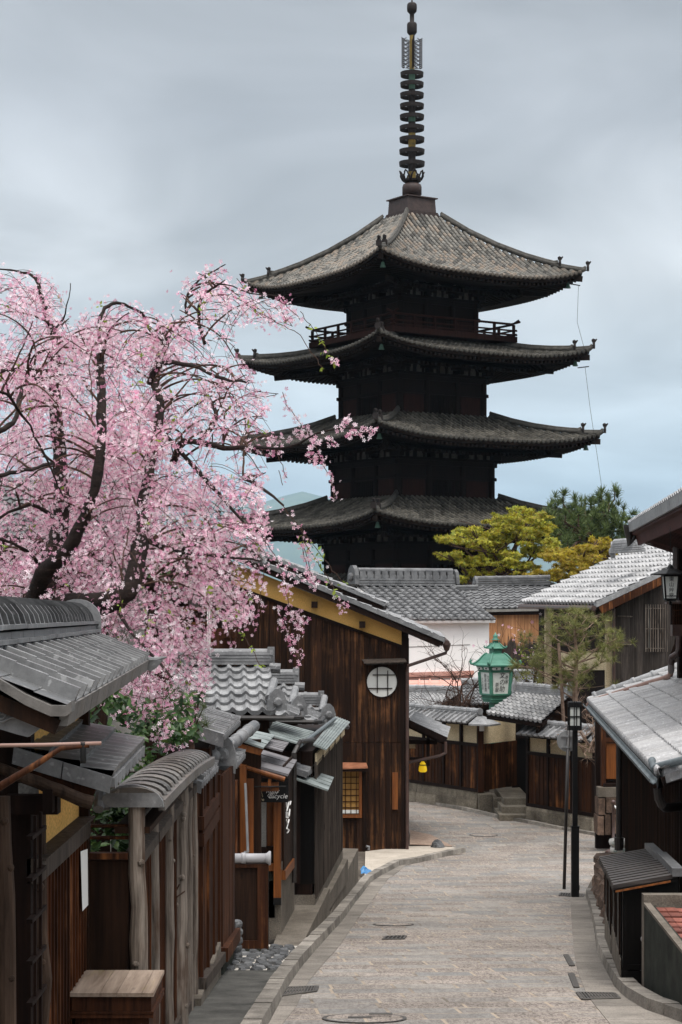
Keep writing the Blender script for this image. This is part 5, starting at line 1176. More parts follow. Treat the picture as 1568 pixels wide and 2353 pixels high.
for i in range(13):                                 # thick crest tiles
    a, b = ridge_l.lerp(r1, i / 13), ridge_l.lerp(r1, (i + 1) / 13); m.beam(a + ee * .03 + V((0, 0, .42)), b - ee * .05 + V((0, 0, .42)), .30, .3); m.tube([a + V((0, 0, .3)), a + V((0, 0, .58))], .06, 6)
m.tube([ridge_l + V((0, 0, .6)), r1 + V((0, 0, .6))], .1, 10)
m.build('crest', M['tile'], rf)
m = MB(); oni(m, ridge_l - ee * .1 + V((0, 0, .34)), -ee, .62)
for z in (.12, .36, .58): m.tube([ridge_l - ee * .14 + dd * .2 + V((0, 0, z)), ridge_l - ee * .14 - dd * .2 + V((0, 0, z))], .12, 8)
oni(m, r1 + ee * .05 + V((0, 0, .3)), ee, .5); m.build('ridge_end_tile', M['tile_dark'], rf)
wb = e0 - dd * .35 + V((0, 0, -.02)); wt = e1 - dd * .35
m = MB(); m.prism([V((wb.x, wb.y, GZ(72))), V((wt.x, wt.y, GZ(72))) - ee * .08, wt - ee * .08, wb], -dd * 5); m.build('wall', M['plaster_white'], wh)
m = MB(); m.prism([wb, wb - dd * 5, ridge_l - V((0, 0, .1))], -ee * .1); m.build('gable', M['plaster_white'], wh)
o_ = dd * .02
def wp(u, v):                                       # point on the white wall plane seen at (u, v)
    t = (u - CX) / F
    s = (wb.dot(dd) + .012) / (t * dd.x + dd.y); return V((t * s, s, ZV(v, s)))
m = MB(); m.beam(wp(925, 1487), wp(1081, 1481), .02, .012); m.build('string_course', M['plaster_grey'], wh)
m = MB(); m.prism([wp(925, 1546), wp(1086, 1541), wp(1086, 1551), wp(925, 1556)], dd * .12); m.prism([wp(925, 1556.5), wp(1086, 1551.5), wp(1086, 1557), wp(925, 1562)], dd * .06); m.build('red_band', M['tin_red'], wh)
# lower red tin roof in front of it
q = [P(940, 1592, 67), P(1086, 1590, 68), P(1086, 1562, 71), P(940, 1563, 71)]
tr_ = thing('tin_roof_shed', 'shed roof of faded red tin sheets below the white house', 'shed', (XU(1000, 69), 69, GZ(69)))
m = MB(); m.prism(q, (0, 0, -.05))
for i in range(1, 6): a, b = q[0].lerp(q[1], i / 6), q[3].lerp(q[2], i / 6); m.beam(a + V((0, 0, .02)), b + V((0, 0, .02)), .05, .05)
m.build('roof', M['tin_red'], tr_); m = MB(); m.prism([V((p.x, p.y, GZ(69))) for p in q], (0, 0, q[0].z - GZ(69) - .06)); m.build('wall', M['wood_dark'], tr_)
# ------------------------------------------------------------------ plank house right of it
kh = thing('plank_house', 'low house of sun bleached planks burnt black below, right of the white house', 'house', (XU(1165, 76), 76, GZ(76)))
e0, e1, r1, r0 = P(1058, 1401, 76), P(1252, 1397, 77), P(1262, 1344, 79), P(1020, 1348, 78)
m = MB(); tiles(m, e0, e1, r0, r1, 14, 9, 'san', th=.04, amp=1.3, seed=5); rf = m.build('roof', M['tile'], kh); m = MB(); slab(m, e0, e1, r0, r1, .08, .05); m.build('soffit', M['wood_beam'], rf)
m = MB(); ridge(m, P(1092, 1347, 78.4), P(1262, 1344, 79), .4, 3, .09, .1, .4); ridge(m, P(1030, 1362, 77.6), P(1096, 1360, 78), .3, 2, .09, .08, .4); oni(m, P(1096, 1342, 78.3), (-1, -.3, 0), .4); m.build('ridge', M['tile_dark'], rf)
m = MB(); m.beam(P(1076, 1404.5, 75.9), P(1252, 1401, 76.9), .06, .1); m.build('fascia', M['plaster_grey'], kh); m = MB(); m.beam(P(1076, 1411, 76.1), P(1252, 1409, 77), .1, .12); m.build('beam', M['wood_beam'], kh)
def m_burnt():
    t = NT('sun bleached planks burnt below'); g = t.noise(t.coord((14, 14, .8)), 1, 6, .65, .4)
    up_ = t.ramp(g, [(.3, (.24, .10, .04)), (.7, (.52, .27, .13))]); lo = t.ramp(g, [(.3, (.012, .010, .009)), (.7, (.045, .036, .03))])
    z = t.n('ShaderNodeSeparateXYZ', {0: t.coord()}).outputs[2]; k = t.noise(t.coord((5, 5, .5)), 1, 5, .75)
    s = t.n('ShaderNodeMath', {0: z, 1: t.rng(k, .25, .75, -.55, .55)}, operation='ADD').outputs[0]
    h0 = ZV(1478, 76.6) - GZ(76); c = t.mix(t.rng(s, h0 - .08, h0 + .08, 0, 1), lo, up_); c = t.val(c, t.rng(t.island(), 0, 1, .75, 1.2)); return t.fin(c, .8, .2)
m = MB(); planks(m, (XU(1080, 76.3), 76.3, GZ(76)), (XU(1252, 77.2), 77.2, GZ(76)), ZV(1412, 76.3), ZV(1411, 77.2), .28, .05, out=(0, -1, 0)); m.build('plank_wall', m_burnt(), kh)
m = MB(); m.box(XU(1080, 77), XU(1252, 77), 76.9 + .4, 79, GZ(77), ZV(1405, 77)); m.build('core', M['wood_beam'], kh)
m = MB(); m.beam(P(1107, 1420, 76), P(1107, 1436, 76), .2, .16, up=(0, 1, 0)); wl = m.build('lamp_head', M['iron']); 
tag(wl, 'black box lamp head high on the bleached plank wall', 'lamp'); m = MB(); m.beam(P(1110, 1436, 75.95), P(1110, 1446, 75.95), .2, .12, up=(0, 1, 0)); m.tube([P(1106, 1447, 75.9), P(1106, 1560, 75.9)], .03, 6); m.build('meter_box', M['plaster_cream'], wl)
# ------------------------------------------------------------------ long fence with the gate
ff = thing('long_fence', 'long rust brown board fence with cream plaster top and tiled coping across the street end', 'fence', (XU(1060, 54), 54, GZ(54)))
# build on a plan line
A, B = G(930, 1838), G(1103, 1864); B2, C2 = G(1216, 1888), G(1369, 1913)
for q in (A, B, B2, C2): q.z = 0
A = A + (A - B) * .6
def fsec(A, B, zt, zpl, zbd, par, post_us, nm=''):
    e = (B - A).normalized(); n = V((e.y, -e.x, 0)); L = (B - A).length
    zg = GZ(A.y) - .1
    m = MB(); k = max(3, int(L / .95)); 
    for row, (z0, z1, off) in enumerate(((zg, zg + .42, .10), (zg + .425, zbd, .05))):
        for i in range(k):
            a, b = A.lerp(B, (i + .006 + .0 * row) / k), A.lerp(B, (i + .994) / k); j = RB.uniform(0, .02); m.hexa([V((p.x, p.y, z0)) for p in (a - n * .2, b - n * .2, b + n * (off + j + .03), a + n * (off + j + .03))], [V((p.x, p.y, z1)) for p in (a - n * .2, b - n * .2, b + n * (off + j), a + n * (off + j))])
    m.build('stone_base', M['stone_base'], par)
    m = MB(); planks(m, V((A.x, A.y, zbd + .08)), V((B.x, B.y, zbd + .08)), zpl - .05, zpl - .05, .17, .025, out=n, batten=.03); m.build('boards', M['wood_far'], par)
    m = MB(); m.prism([V((A.x, A.y, zbd)), V((B.x, B.y, zbd)), V((B.x, B.y, zt)), V((A.x, A.y, zt))], -n * .12); m.build('plaster', M['plaster_cream'], par)
    m = MB(); m.beam(V((A.x, A.y, zpl - .02)) + n * .03, V((B.x, B.y, zpl - .02)) + n * .03, .08, .09); m.beam(V((A.x, A.y, zbd + .04)) + n * .03, V((B.x, B.y, zbd + .04)) + n * .03, .09, .09); m.build('rails', M['wood_beam'], par)
    for t in post_us: m = MB(); p = A.lerp(B, t) + n * .035; m.beam(V((p.x, p.y, zbd)), V((p.x, p.y, zt)), .09, .07, up=n); m.build('post', M['wood_beam'], par)
    # coping
    eo = n * .42; io = n * .0; z1 = zt + .30
    m = MB(); tiles(m, V((A.x, A.y, zt + .06)) + eo, V((B.x, B.y, zt + .06)) + eo, V((A.x, A.y, z1)) + n * .06, V((B.x, B.y, z1)) + n * .06, int(L / .25), 1, 'rib', th=.02, amp=1.1, jit=.004); cpp = m.build('coping', M['tile_pale_grey'], par)
    m = MB(); tiles(m, V((B.x, B.y, zt + .06)) - eo, V((A.x, A.y, zt + .06)) - eo, V((B.x, B.y, z1)) - n * .06, V((A.x, A.y, z1)) - n * .06, int(L / .25), 1, 'rib', th=.02); m.build('rear_coping', M['tile'], par)
    m = MB(); m.prism([V((A.x, A.y, zt)) + eo * .9, V((B.x, B.y, zt)) + eo * .9, V((B.x, B.y, zt + .05)) + eo * .9, V((A.x, A.y, zt + .05)) + eo * .9], -n * .7); m.build('eave_board', M['wood_beam'], cpp)
    m = MB(); ridge(m, V((A.x, A.y, z1 - .05)), V((B.x, B.y, z1 - .05)), .22, 2, .05, .085, .28); m.build('ridge', M['tile_pale_grey'], cpp)
    return e, n
zt = ZV(1668, 54.2); zpl = ZV(1713, 54.2); zbd = ZV(1827, 53.7)
e1_, n1_ = fsec(A, B, zt, zpl, zbd, ff, (.38, .55, .72, .86, 1.0))
zt2, zpl2, zbd2 = ZV(1706, 49.5), ZV(1745, 49.5), ZV(1878, 49.2)
rfn = thing('right_fence', 'shorter rust brown fence panel right of the recessed gateway, behind the lamp post', 'fence', (XU(1290, 49.5), 49.5, GZ(50)))
e2_, n2_ = fsec(B2, C2, zt2, zpl2, zbd2, rfn, (0, .32, .68, 1.0))
m = MB(); oni(m, V((C2.x, C2.y, zt2 + .36)) + e2_ * .1, V((.3, -1, 0)), .3); m.tube([V((C2.x, C2.y, zt2 + .2)) + e2_ * .05, V((C2.x, C2.y, zt2 + .02)) + e2_ * .25 + n2_ * .4], .09, 10); m.build('ridge_end_tile', M['tile_dark'], rfn)
# recessed gateway
gw = thing('recessed_gate', 'shadowed gateway with dark door and stone steps between the two fences', 'gate', (XU(1165, 54), 54, GZ(54)))
Bi = B + V((1.15, 1.6, 0)); 
m = MB(); planks(m, V((B.x + .08, B.y, -5.35)), V((Bi.x, Bi.y, -5.35)), zpl, zpl, .3, .03, out=V((.8, -.6, 0))); m.build('boards', M['wood_far'], gw)
m = MB(); m.prism([V((B.x, B.y + .05, zpl)), V((Bi.x, Bi.y, zpl)), V((Bi.x, Bi.y, zt + .1)), V((B.x, B.y + .05, zt + .1))], (-.1, .1, 0)); m.build('plaster', M['plaster_cream'], gw)
m = MB(); m.box(Bi.x - .02, B2.x + .5, Bi.y + .1, Bi.y + .25, -5.6, zt + .3); m.build('door', M['wood_black'], gw)
m = MB(); m.box(Bi.x - .1, Bi.x + .06, Bi.y, Bi.y + .15, -5.5, zt); m.build('door_post', M['wood_beam'], gw); m = MB(); m.box(Bi.x, B2.x + .3, Bi.y - .02, Bi.y + .1, zpl + .05, zpl + .2); m.build('lintel', M['wood_beam'], gw)
m = MB(); m.beam(V((B.x + .02, B.y - .06, zbd)), V((B.x + .02, B.y - .06, zt)), .16, .16, up=(0, 1, 0)); m.build('corner_post', M['wood_brown'], gw)
m = MB(); m.box(B.x - .02, B.x + .12, B.y - .2, B.y - .13, zt - .16, zt + .02); m.build('lamp_plate', M['white_paint'], gw)
for i, (ya, h) in enumerate(((52.0, .16), (52.5, .33), (53.1, .5))):
    m = MB(); m.box(B.x + .35 + i * .1, B2.x + .15, ya, Bi.y + .2, GZ(54) - .1, GZ(54) + h); m.build('step', M['stone_base'], gw)
m = MB(); m.box(B.x - .05, B.x + .33, B.y - .35, B.y + .25, GZ(54) - .1, GZ(54) + .5); m.box(B.x + .34, B.x + .95, B.y - .6, B.y - .2, GZ(54) - .1, GZ(54) + .42); m.build('stone_block', M['stone_base'], gw)
gq = [P(1118, 1640, 52.6), P(1246, 1660, 50.6), P(1310, 1603, 53.2), P(1192, 1592, 55.2)]
m = MB(); tiles(m, gq[0], gq[1], gq[3], gq[2], 12, 8, 'san', th=.045, amp=1.15, seed=3); rf = m.build('roof', M['tile_light'], gw)
m = MB(); slab(m, gq[0], gq[1], gq[3], gq[2], .1, .05); m.build('soffit', M['wood_beam'], rf)
m = MB(); ridge(m, gq[3], gq[2], .3, 4, .05, .085, .26); oni(m, gq[3] + V((0, 0, .2)), gq[3] - gq[2], .34); oni(m, gq[2] + V((0, 0, .2)), gq[2] - gq[3], .34); m.build('ridge', M['tile_pale_grey'], rf)
m = MB(); m.prism([gq[1] + V((-.05, 0, -.12)), gq[2] + V((-.05, 0, -.12)), gq[2] + V((-.05, 0, -1.0)), gq[1] + V((-.05, 0.3, -.3))], (-.08, .05, 0)); m.build('gable', M['wood_dark'], rf)
# corner coping leaf beside the gate
m = MB(); a = V((B.x, B.y, zt + .06)); m.prism([a + V((-.35, -.42, 0)), a + V((.25, -.48, -.02)), a + V((.6, .1, -.02)), a + V((.0, .06, .24))], (0, 0, -.05)); m.build('corner_coping', M['tile_pale_grey'], ff)
# roofs of the garden court beyond the fence
def flat_roof(name, label, quad, nc, nr, mat, cat='house', style='san', wall='wood_dark', grp=None, ridge_on=True):
    q = [P(*p) for p in quad]; c = (q[0] + q[2]) / 2
    h = thing(name, label, cat, (c.x, c.y, GZ(c.y)), grp); m = MB(); tiles(m, q[0], q[1], q[3], q[2], nc, nr, style, th=.035, amp=1.15, seed=nc); rf = m.build('roof', M[mat], h)
    m = MB(); slab(m, q[0], q[1], q[3], q[2], .1, .05); m.build('soffit', M['wood_beam'], rf)
    if ridge_on: m = MB(); ridge(m, q[3], q[2], .26, 3, .05, .085, .28); m.build('ridge', M['tile_pale_grey'], rf)
    m = MB(); s = .88; b = [c + (p - c) * s for p in q]; zt_ = min(p.z for p in q) - .05; m.prism([V((p.x, p.y, GZ(c.y))) for p in b], (0, 0, zt_ - GZ(c.y))); m.build('wall', M[wall], h); return h
flat_roof('court_building', 'pale tiled roof between the red tin shed and the long fence coping', [(938, 1626, 59), (1000, 1632, 58.5), (1058, 1596, 61), (938, 1592, 61.5)], 12, 7, 'tile_light')
flat_roof('court_building', 'fish scale tiled roof right behind the green lantern', [(1168, 1612, 60), (1345, 1616, 60), (1340, 1556, 63.5), (1160, 1556, 63.5)], 14, 10, 'tile_pale_grey')
flat_roof('court_building', 'grey tiled roof end left of the green lantern behind bare twigs', [(1060, 1620, 60.5), (1130, 1618, 60.5), (1120, 1572, 63), (1062, 1578, 63)], 7, 6, 'tile')
# ------------------------------------------------------------------ green lantern
YL = 56.5
lt = thing('green_lantern', 'big green metal lantern with black brush writing on milk glass, above the gate roof', 'lantern', (XU(1138, YL), YL, GZ(YL)))
LC = V((XU(1139, YL), YL, 0)); la = R(25)
LD = [V((math.sin(la + k * math.pi / 2 + math.pi / 4), -math.cos(la + k * math.pi / 2 + math.pi / 4), 0)) for k in range(4)]
def lz(v): return ZV(v, YL)
def lsq(mb, r0, v0, r1, v1): mb.hexa([LC + d * r0 + V((0, 0, lz(v0))) for d in LD], [LC + d * r1 + V((0, 0, lz(v1))) for d in LD])
s_ = YL / F
def curved(mb, prof):                                # square pyramid roof with a curved profile of (radius px, v)
    vs = [LC + d * r * s_ + V((0, 0, lz(v))) for r, v in prof for d in LD]; n = len(prof)
    mb.add(vs, [(i * 4 + k, i * 4 + (k + 1) % 4, (i + 1) * 4 + (k + 1) % 4, (i + 1) * 4 + k) for i in range(n - 1) for k in range(4)] + [(3, 2, 1, 0), tuple(range(4 * n - 4, 4 * n))])
m = MB(); curved(m, [(53, 1530.5), (53, 1527.5), (46, 1524), (38, 1517), (32, 1510), (26, 1504.5), (20, 1501.5)]); curved(m, [(15, 1502), (15, 1491)])
rp = m.build('roof', M['lantern_green'], lt)
m = MB(); curved(m, [(21.5, 1491), (21.5, 1489.5), (17, 1486), (13, 1481.5), (10, 1478.5), (7.5, 1477.5)]); curved(m, [(7, 1478), (7, 1472)]); m.build('upper_roof', M['lantern_green'], rp)
m = MB(); m.lathe([(9.5 * s_, lz(1471)), (9.5 * s_, lz(1469.8)), (4.5 * s_, lz(1466.5)), (5.6 * s_, lz(1463)), (5 * s_, lz(1460)), (2.2 * s_, lz(1457)), (.4 * s_, lz(1453))], LC, 16); m.build('finial', M['lantern_green'], rp, smooth=True)
for d in LD:
    m = MB()
    m.tube([LC + d * r * s_ + V((0, 0, lz(v))) for r, v in ((20, 1500.8), (26, 1503.5), (32, 1509), (38.5, 1516), (46.5, 1523), (54, 1526.5), (58, 1525.5), (60, 1521.5), (58.5, 1518), (55.5, 1518.8))], [.025, .028, .028, .028, .03, .035, .04, .035, .03, .025], 8); m.build('corner_scroll', M['lantern_green'], rp, smooth=True)
    m = MB(); m.tube([LC + d * r * s_ + V((0, 0, lz(v))) for r, v in ((8, 1477), (13, 1481), (17.5, 1485.5), (23, 1488.5), (26, 1488), (27, 1485.5), (25.5, 1484))], [.018, .02, .022, .026, .026, .022, .018], 7); m.build('corner_scroll', M['lantern_green'], rp, smooth=True)
m = MB(); lsq(m, 41.5 * s_, 1540.5, 46.5 * s_, 1530.5); lsq(m, 39.5 * s_, 1544.5, 41.5 * s_, 1540.7); fr = m.build('frieze', M['lantern_green'], lt)
m = MB(); lsq(m, 37.5 * s_, 1597, 37.5 * s_, 1593.5); lsq(m, 31 * s_, 1605, 34 * s_, 1597.2); lsq(m, 33 * s_, 1607.5, 33 * s_, 1605.2); lsq(m, 30 * s_, 1613, 30 * s_, 1607.7); lsq(m, 15 * s_, 1760, 15 * s_, 1613.2); m.build('base', M['lantern_green'], lt)
m = MB(); lsq(m, 33.5 * s_, 1593.5, 37.5 * s_, 1544.5); bd = m.build('glass_box', M['lantern_glass'], lt)
m = MB()
for k, d in enumerate(LD): m.beam(LC + d * 33.8 * s_ + V((0, 0, lz(1593.5))), LC + d * 37.8 * s_ + V((0, 0, lz(1544.5))), .09, .09, up=d)
m.build('corner_bars', M['lantern_green'], bd)
# writing and frieze panels on the two faces in view
for k in range(4):
    a, b = LD[k], LD[(k + 1) % 4]; o = (a + b).normalized(); ex = (b - a).normalized()
    if o.y > .2: continue
    if ex.x < 0: ex = -ex
    hw = lambda v: lerp(37.5, 33.5, (v - 1544.5) / 49) * s_ / math.sqrt(2)
    def fp(x, v, off=.012): h = hw(v) if v > 1544 else lerp(46.5, 41.5, (v - 1530.5) / 10) * s_ / math.sqrt(2); return LC + ex * x * h + o * (h + off) + V((0, 0, lz(v)))
    m = MB()
    for x in (-.5, .5): m.prism([fp(x + dx, v) for dx, v in ((-.36, 1534.5), (-.3, 1532.5), (.3, 1532.5), (.36, 1534.5), (.36, 1537), (.3, 1539), (-.3, 1539), (-.36, 1537))], o * .01)
    pn = m.build('frieze_panel', M['lantern_glass'], fr)
    m = MB()
    for x in (-.5, .5): m.lathe([(.025, 0), (.025, .02)], fp(x, 1535.7, .02), 10, axis=o)
    m.build('peep_hole', M['ink'], pn)
    upv = (fp(0, 1546) - fp(0, 1592)).normalized(); m = MB()
    cols = ((.55, 1561, .13, '本家'), (.1, 1567.5, .19, '文の助'), (-.45, 1579, .14, '茶屋')) if abs(ex.x) > .6 else ((.55, 1568, .1, '甘酒本家'), (0, 1569, .13, '御茶屋敷'), (-.55, 1572, .09, '文の助茶'))
    for x, vc, sz, s in cols:
        n = len(s)
        for i, ch in enumerate(s): text_mesh(m, ch, fp(x, vc, .012) + upv * (sz * 1.02 * ((n - 1) / 2 - i)), sz, ex, upv, o, .006, .12)
    m.build('lettering', M['ink'], bd)
# ------------------------------------------------------------------ pale tiled house on the right
Yr = 52.0
rh = thing('pale_roof_house', 'house of dark vertical boards under a big pale tiled roof, behind the garden pine', 'house', (XU(1480, 55), 55, GZ(55)))
n0, f0 = P(1371, 1389, 52), P(1201, 1386, 60)
up = V((4.6, .75, 0)); up.z = 4.6 * .47
m = MB(); tiles(m, f0, n0, f0 + up, n0 + up, 24, 15, 'san', th=.06, amp=1.7, seed=31); rf = m.build('roof', M['tile_light'], rh)
m = MB(); slab(m, f0, n0, f0 + up, n0 + up, .12, .05); m.build('soffit', M['wood_beam'], rf)
m = MB()
for i in range(17): a, b = n0.lerp(n0 + up, i / 17), n0.lerp(n0 + up, (i + 1) / 17); m.hexa([a + V((0, -.05, -.08)), b + V((0, -.05, -.08)), b + V((-.05, .16, -.08)), a + V((-.05, .16, -.08))], [a + V((0, -.05, .07)), b + V((0, -.05, .05)), b + V((-.05, .16, .05)), a + V((-.05, .16, .07))])
m.build('verge_tile', M['tile_pale_grey'], rf)
m = MB(); m.beam(n0 + V((.1, -.02, -.16)), n0 + up + V((0, -.02, -.18)), .06, .2); m.build('barge_board', M['wood_brown'], rf)
b2 = V((3.5, .57, -1.6)); m = MB(); tiles(m, n0 + up + b2, f0 + up + b2, n0 + up, f0 + up, 26, 8, 'san', th=.035, seed=31); m.build('rear_roof', M['tile_light'], rh)
m = MB(); ridge(m, P(1416, 1272, 54.5), P(1468, 1268, 53.6), .5, 4, .06, .13, 0); oni(m, P(1414, 1268, 54.6), (-1, .2, 0), .4); m.build('ridge_stub', M['tile_pale_grey'], rf)
m = MB(); m.tube([f0 + V((-.08, 0, -.1)), n0 + V((-.08, -.1, -.1))], .07, 10); m.tube([n0 + V((-.08, 0, -.1)), n0 + V((-.02, .1, -.34)), P(1411, 1396, 52.3), P(1411, 1400, 52.3), V((XU(1412, 52.3), 52.3, GZ(52)))], .045, 8); m.build('gutter', M['pipe_brown'], rh)
wy = 52.8
m = MB(); za, zb_ = ZV(1396, wy), ZV(1296, wy); planks(m, (XU(1412, wy), wy, GZ(wy)), (XU(1600, wy - .6), wy - .6, GZ(wy)), za - .05, zb_ + .1, .2, .02, out=(0, -1, 0), batten=.03); m.build('board_wall', m_wood('charred grey boards', (.022, .018, .016), (.085, .07, .06), streak=26, var=(.7, 1.3)), rh)
m = MB(); planks(m, (XU(1385, wy), wy - .03, ZV(1404, wy)), (XU(1475, wy), wy - .06, ZV(1360, wy)), ZV(1398, wy), ZV(1354, wy), .1, .02, out=(0, -1, 0)); m.build('bleached_edge', M['wood_plank_orange'], rh)
for v, u0, u1 in ((1416, 1420, 1484), (1481, 1420, 1484), (1397, 1484, 1512)):
    m = MB(); m.tube([P(u0, v, wy - .1), P((u0 + u1) / 2, v + 1, wy - .14), P(u1, v - 2, wy - .1)], .022, 6); m.build('bamboo_batten', M['log'], rh)
m = MB(); m.box(XU(1490, wy - .2), XU(1556, wy - .2), wy - .28, wy - .1, ZV(1490, wy), ZV(1392, wy)); wd = m.build('window', M['curtain'], rh)
m = MB()
for i in range(13): u = 1484 + i * 5.6; m.box(XU(u, wy - .4), XU(u + 1.5, wy - .4), wy - .42, wy - .39, ZV(1498 - (0 if i < 3 else 0), wy - .4), ZV(1389, wy - .4))
for v in (1397, 1444, 1489): m.box(XU(1484, wy - .4), XU(1556, wy - .4), wy - .39, wy - .36, ZV(v + 2, wy - .4), ZV(v, wy - .4))
m.build('lattice_bars', M['log'], wd)
for u0, u1, y in ((1394, 1411, 53.0), (1254, 1275, 58.0)): 
    m = MB(); m.box(XU(u0, y), XU(u1, y), y, y + .3, GZ(y), ZV(1398, y)); m.build('plaster_pier', M['plaster_cream'], rh)
m = MB(); m.prism([V((XU(1240, 59), 59.2, GZ(58))), V((XU(1390, 53.5), 53.6, GZ(58))), V((XU(1390, 53.5), 53.6, -.15)), V((XU(1240, 59), 59.2, -.15))], (.4, .3, 0)); m.build('side_wall', M['wood_beam'], rh)
for v0, v1, u0, u1 in ((1500, 1540, 1284, 1395), (1556, 1580, 1330, 1405)):
    m = MB(); y0_, y1_ = 57.0, 53.3; a, b = P(u0, v1, y0_), P(u1, v1, y1_); m.prism([a, b, V((b.x, b.y, ZV(v0, y1_))), V((a.x, a.y, ZV(v0, y0_)))], (.1, .1, 0)); m.build('cream_wall', M['plaster_cream'], rh)
m = MB(); m.prism([V((XU(1500, 51), 51.9, GZ(52))), V((XU(1400, 52.9), 53.1, GZ(52))), V((XU(1400, 52.9), 53.1, ZV(1400, 52.9))), V((XU(1600, 51.5), 52.4, ZV(1300, 52)))], (.5, 4, 0)); m.build('core', M['wood_beam'], rh)
flat_roof('far_house', 'small grey tiled roof with white gable glimpsed under the right eave', [(1478, 1262, 75), (1590, 1262, 75), (1590, 1240, 77), (1478, 1240, 77)], 7, 4, 'tile', wall='plaster_white')
# ------------------------------------------------------------------ near building on the right
nb_ = thing('right_building', 'dark board building on the right with a broad low roof of worn grey tiles', 'building', (5.6, 29, GZ(29)))
e_f, e_n = P(1354, 1610, 36.0), P(1509, 1770, 21.2)
ue = (e_n - e_f) ; e_n2 = e_n + ue * .03
upv = V((2.3, .1, .80)); r_f, r_n = e_f + upv, e_n2 + upv
m = MB()
nc = 50
tiles(m, e_f, e_n2, r_f, r_n, nc, 7, 'san', th=.034, amp=.95, jit=.006, seed=77)
M['tile_worn'] = m_tile('worn lichen grey tile', (.19, .186, .184), (.40, .392, .385), var=(.8, 1.12), rough=.5, moss=(.16, .15, .14))
for i in range(nc): p = e_f.lerp(e_n2, (i + .12) / nc) + V((-.005, 0, .01)); m.lathe([(.055, -.03), (.058, .02), (.035, .035)], p, 10, axis=(-1, 0, -.1))
rf = m.build('low_roof', M['tile_worn'], nb_)
m = MB(); slab(m, e_f, e_n2, r_f, r_n, .10, .05); m.build('soffit', M['wood_beam'], rf)
m = MB(); a, b = e_f + V((.12, .02, .06)), r_f + V((0, .02, .04)); m.tube([a, b], .095, 12)
for i in range(7): p = a.lerp(b, i / 6); d = (b - a).normalized(); m.tube([p - d * .03, p + d * .03], .112, 12)
m.beam(a + V((0, -.1, -.06)), b + V((0, -.1, -.06)), .2, .06); m.build('verge_ridge', M['tile_pale_grey'], rf, smooth=True)
m = MB(); m.tube([P(1543, 1540, 33.6), P(1541, 1552, 33.7), P(1530, 1558, 33.9), P(1358, 1612, 35.6), P(1353, 1620, 35.8), P(1353, 1640, 35.8)], .05, 10); m.build('roof_drain', M['pipe_pink'], nb_, smooth=True)
m = MB(); g = V((-.07, 0, -.075)); n_ = 11
if True:
    pts = [(-.045, .02), (-.035, -.022), (0, -.04), (.035, -.022), (.045, .02), (.038, .02), (.028, -.015), (0, -.03), (-.028, -.015), (-.038, .02)]
    A_, B_ = e_f + g, e_n2 + g; vs = [A_ + V((x, 0, z)) for x, z in pts] + [B_ + V((x, 0, z)) for x, z in pts]; n = len(pts)
    m.add(vs, [(i, (i + 1) % n, n + (i + 1) % n, n + i) for i in range(n)] + [tuple(range(n - 1, -1, -1)), tuple(range(n, 2 * n))])
m.build('gutter', M['gutter_blue'], nb_)
m = MB(); m.tube([e_n + V((.0, .3, .08)), P(1505, 1768, 21.2), P(1512, 1762, 21.1), P(1590, 1742, 20.4)], .045, 10); m.build('roof_drain', M['gutter_blue'], nb_, smooth=True)
m = MB(); m.hexa([P(1504, 1792, 21.1), P(1512, 1812, 21.0), P(1524, 1812, 21.2), P(1516, 1792, 21.3)], [P(1503, 1776, 21.1), P(1518, 1776, 21.0), P(1530, 1776, 21.2), P(1516, 1776, 21.3)])
m.tube([P(1512, 1812, 21.1), P(1514, 1835, 21.1), P(1522, 1850, 21.1), P(1530, 1857, 21.3), P(1600, 1850, 23)], .05, 10); m.build('rain_hopper', M['pipe_dark'], nb_, smooth=False)
p = P(1530, 1775, 20.9); m = MB(); m.tube([p, p + V((.5, -.25, .12))], .075, 12); m.lathe([(.075, -.02), (.085, 0), (.06, .03)], p, 12, axis=(-1, .4, 0)); m.hexa([P(1532, 1800, 20.6), P(1590, 1780, 20.0), P(1590, 1785, 20.6), P(1540, 1800, 21)], [P(1528, 1780, 20.6), P(1590, 1760, 20.0), P(1590, 1765, 20.6), P(1536, 1780, 21)]); m.build('near_ridge_end', M['tile_pale_grey'], nb_)
wa, wb_ = V((XU(1436, 35), 35.2, -5.1)), V((XU(1436, 35) - 1.25, 19.4, -3.7))
m = MB(); planks(m, wa, wb_, -1.75, -1.75, .21, .02, out=(-1, .08, 0), batten=.03); m.build('board_wall', M['wood_dark'], nb_)
m = MB(); m.prism([V((wa.x, wa.y, -6)), V((wb_.x, wb_.y, -6)), V((wb_.x, wb_.y, -1.85)), V((wa.x, wa.y, -1.85))], (6, .5, 0)); m.build('core', M['wood_beam'], nb_)
m = MB(); m.prism([V((wa.x - .07, wa.y + .02, -6)), V((wb_.x - .07, wb_.y, -6)), V((wb_.x - .07, wb_.y, -3.62)), V((wa.x - .07, wa.y + .02, -4.95))], (.1, 0, 0)); m.build('plinth', M['concrete'], nb_)
m = MB(); m.tube([P(1392, 1668, 33.2), P(1422, 1690, 33.6), P(1423, 1710, 33.6), P(1423, 1946, 33.6)], .05, 10); m.lathe([(.075, 0), (.085, .22)], P(1423, 1954, 33.6), 10); m.build('downpipe', M['pipe_dark'], nb_)
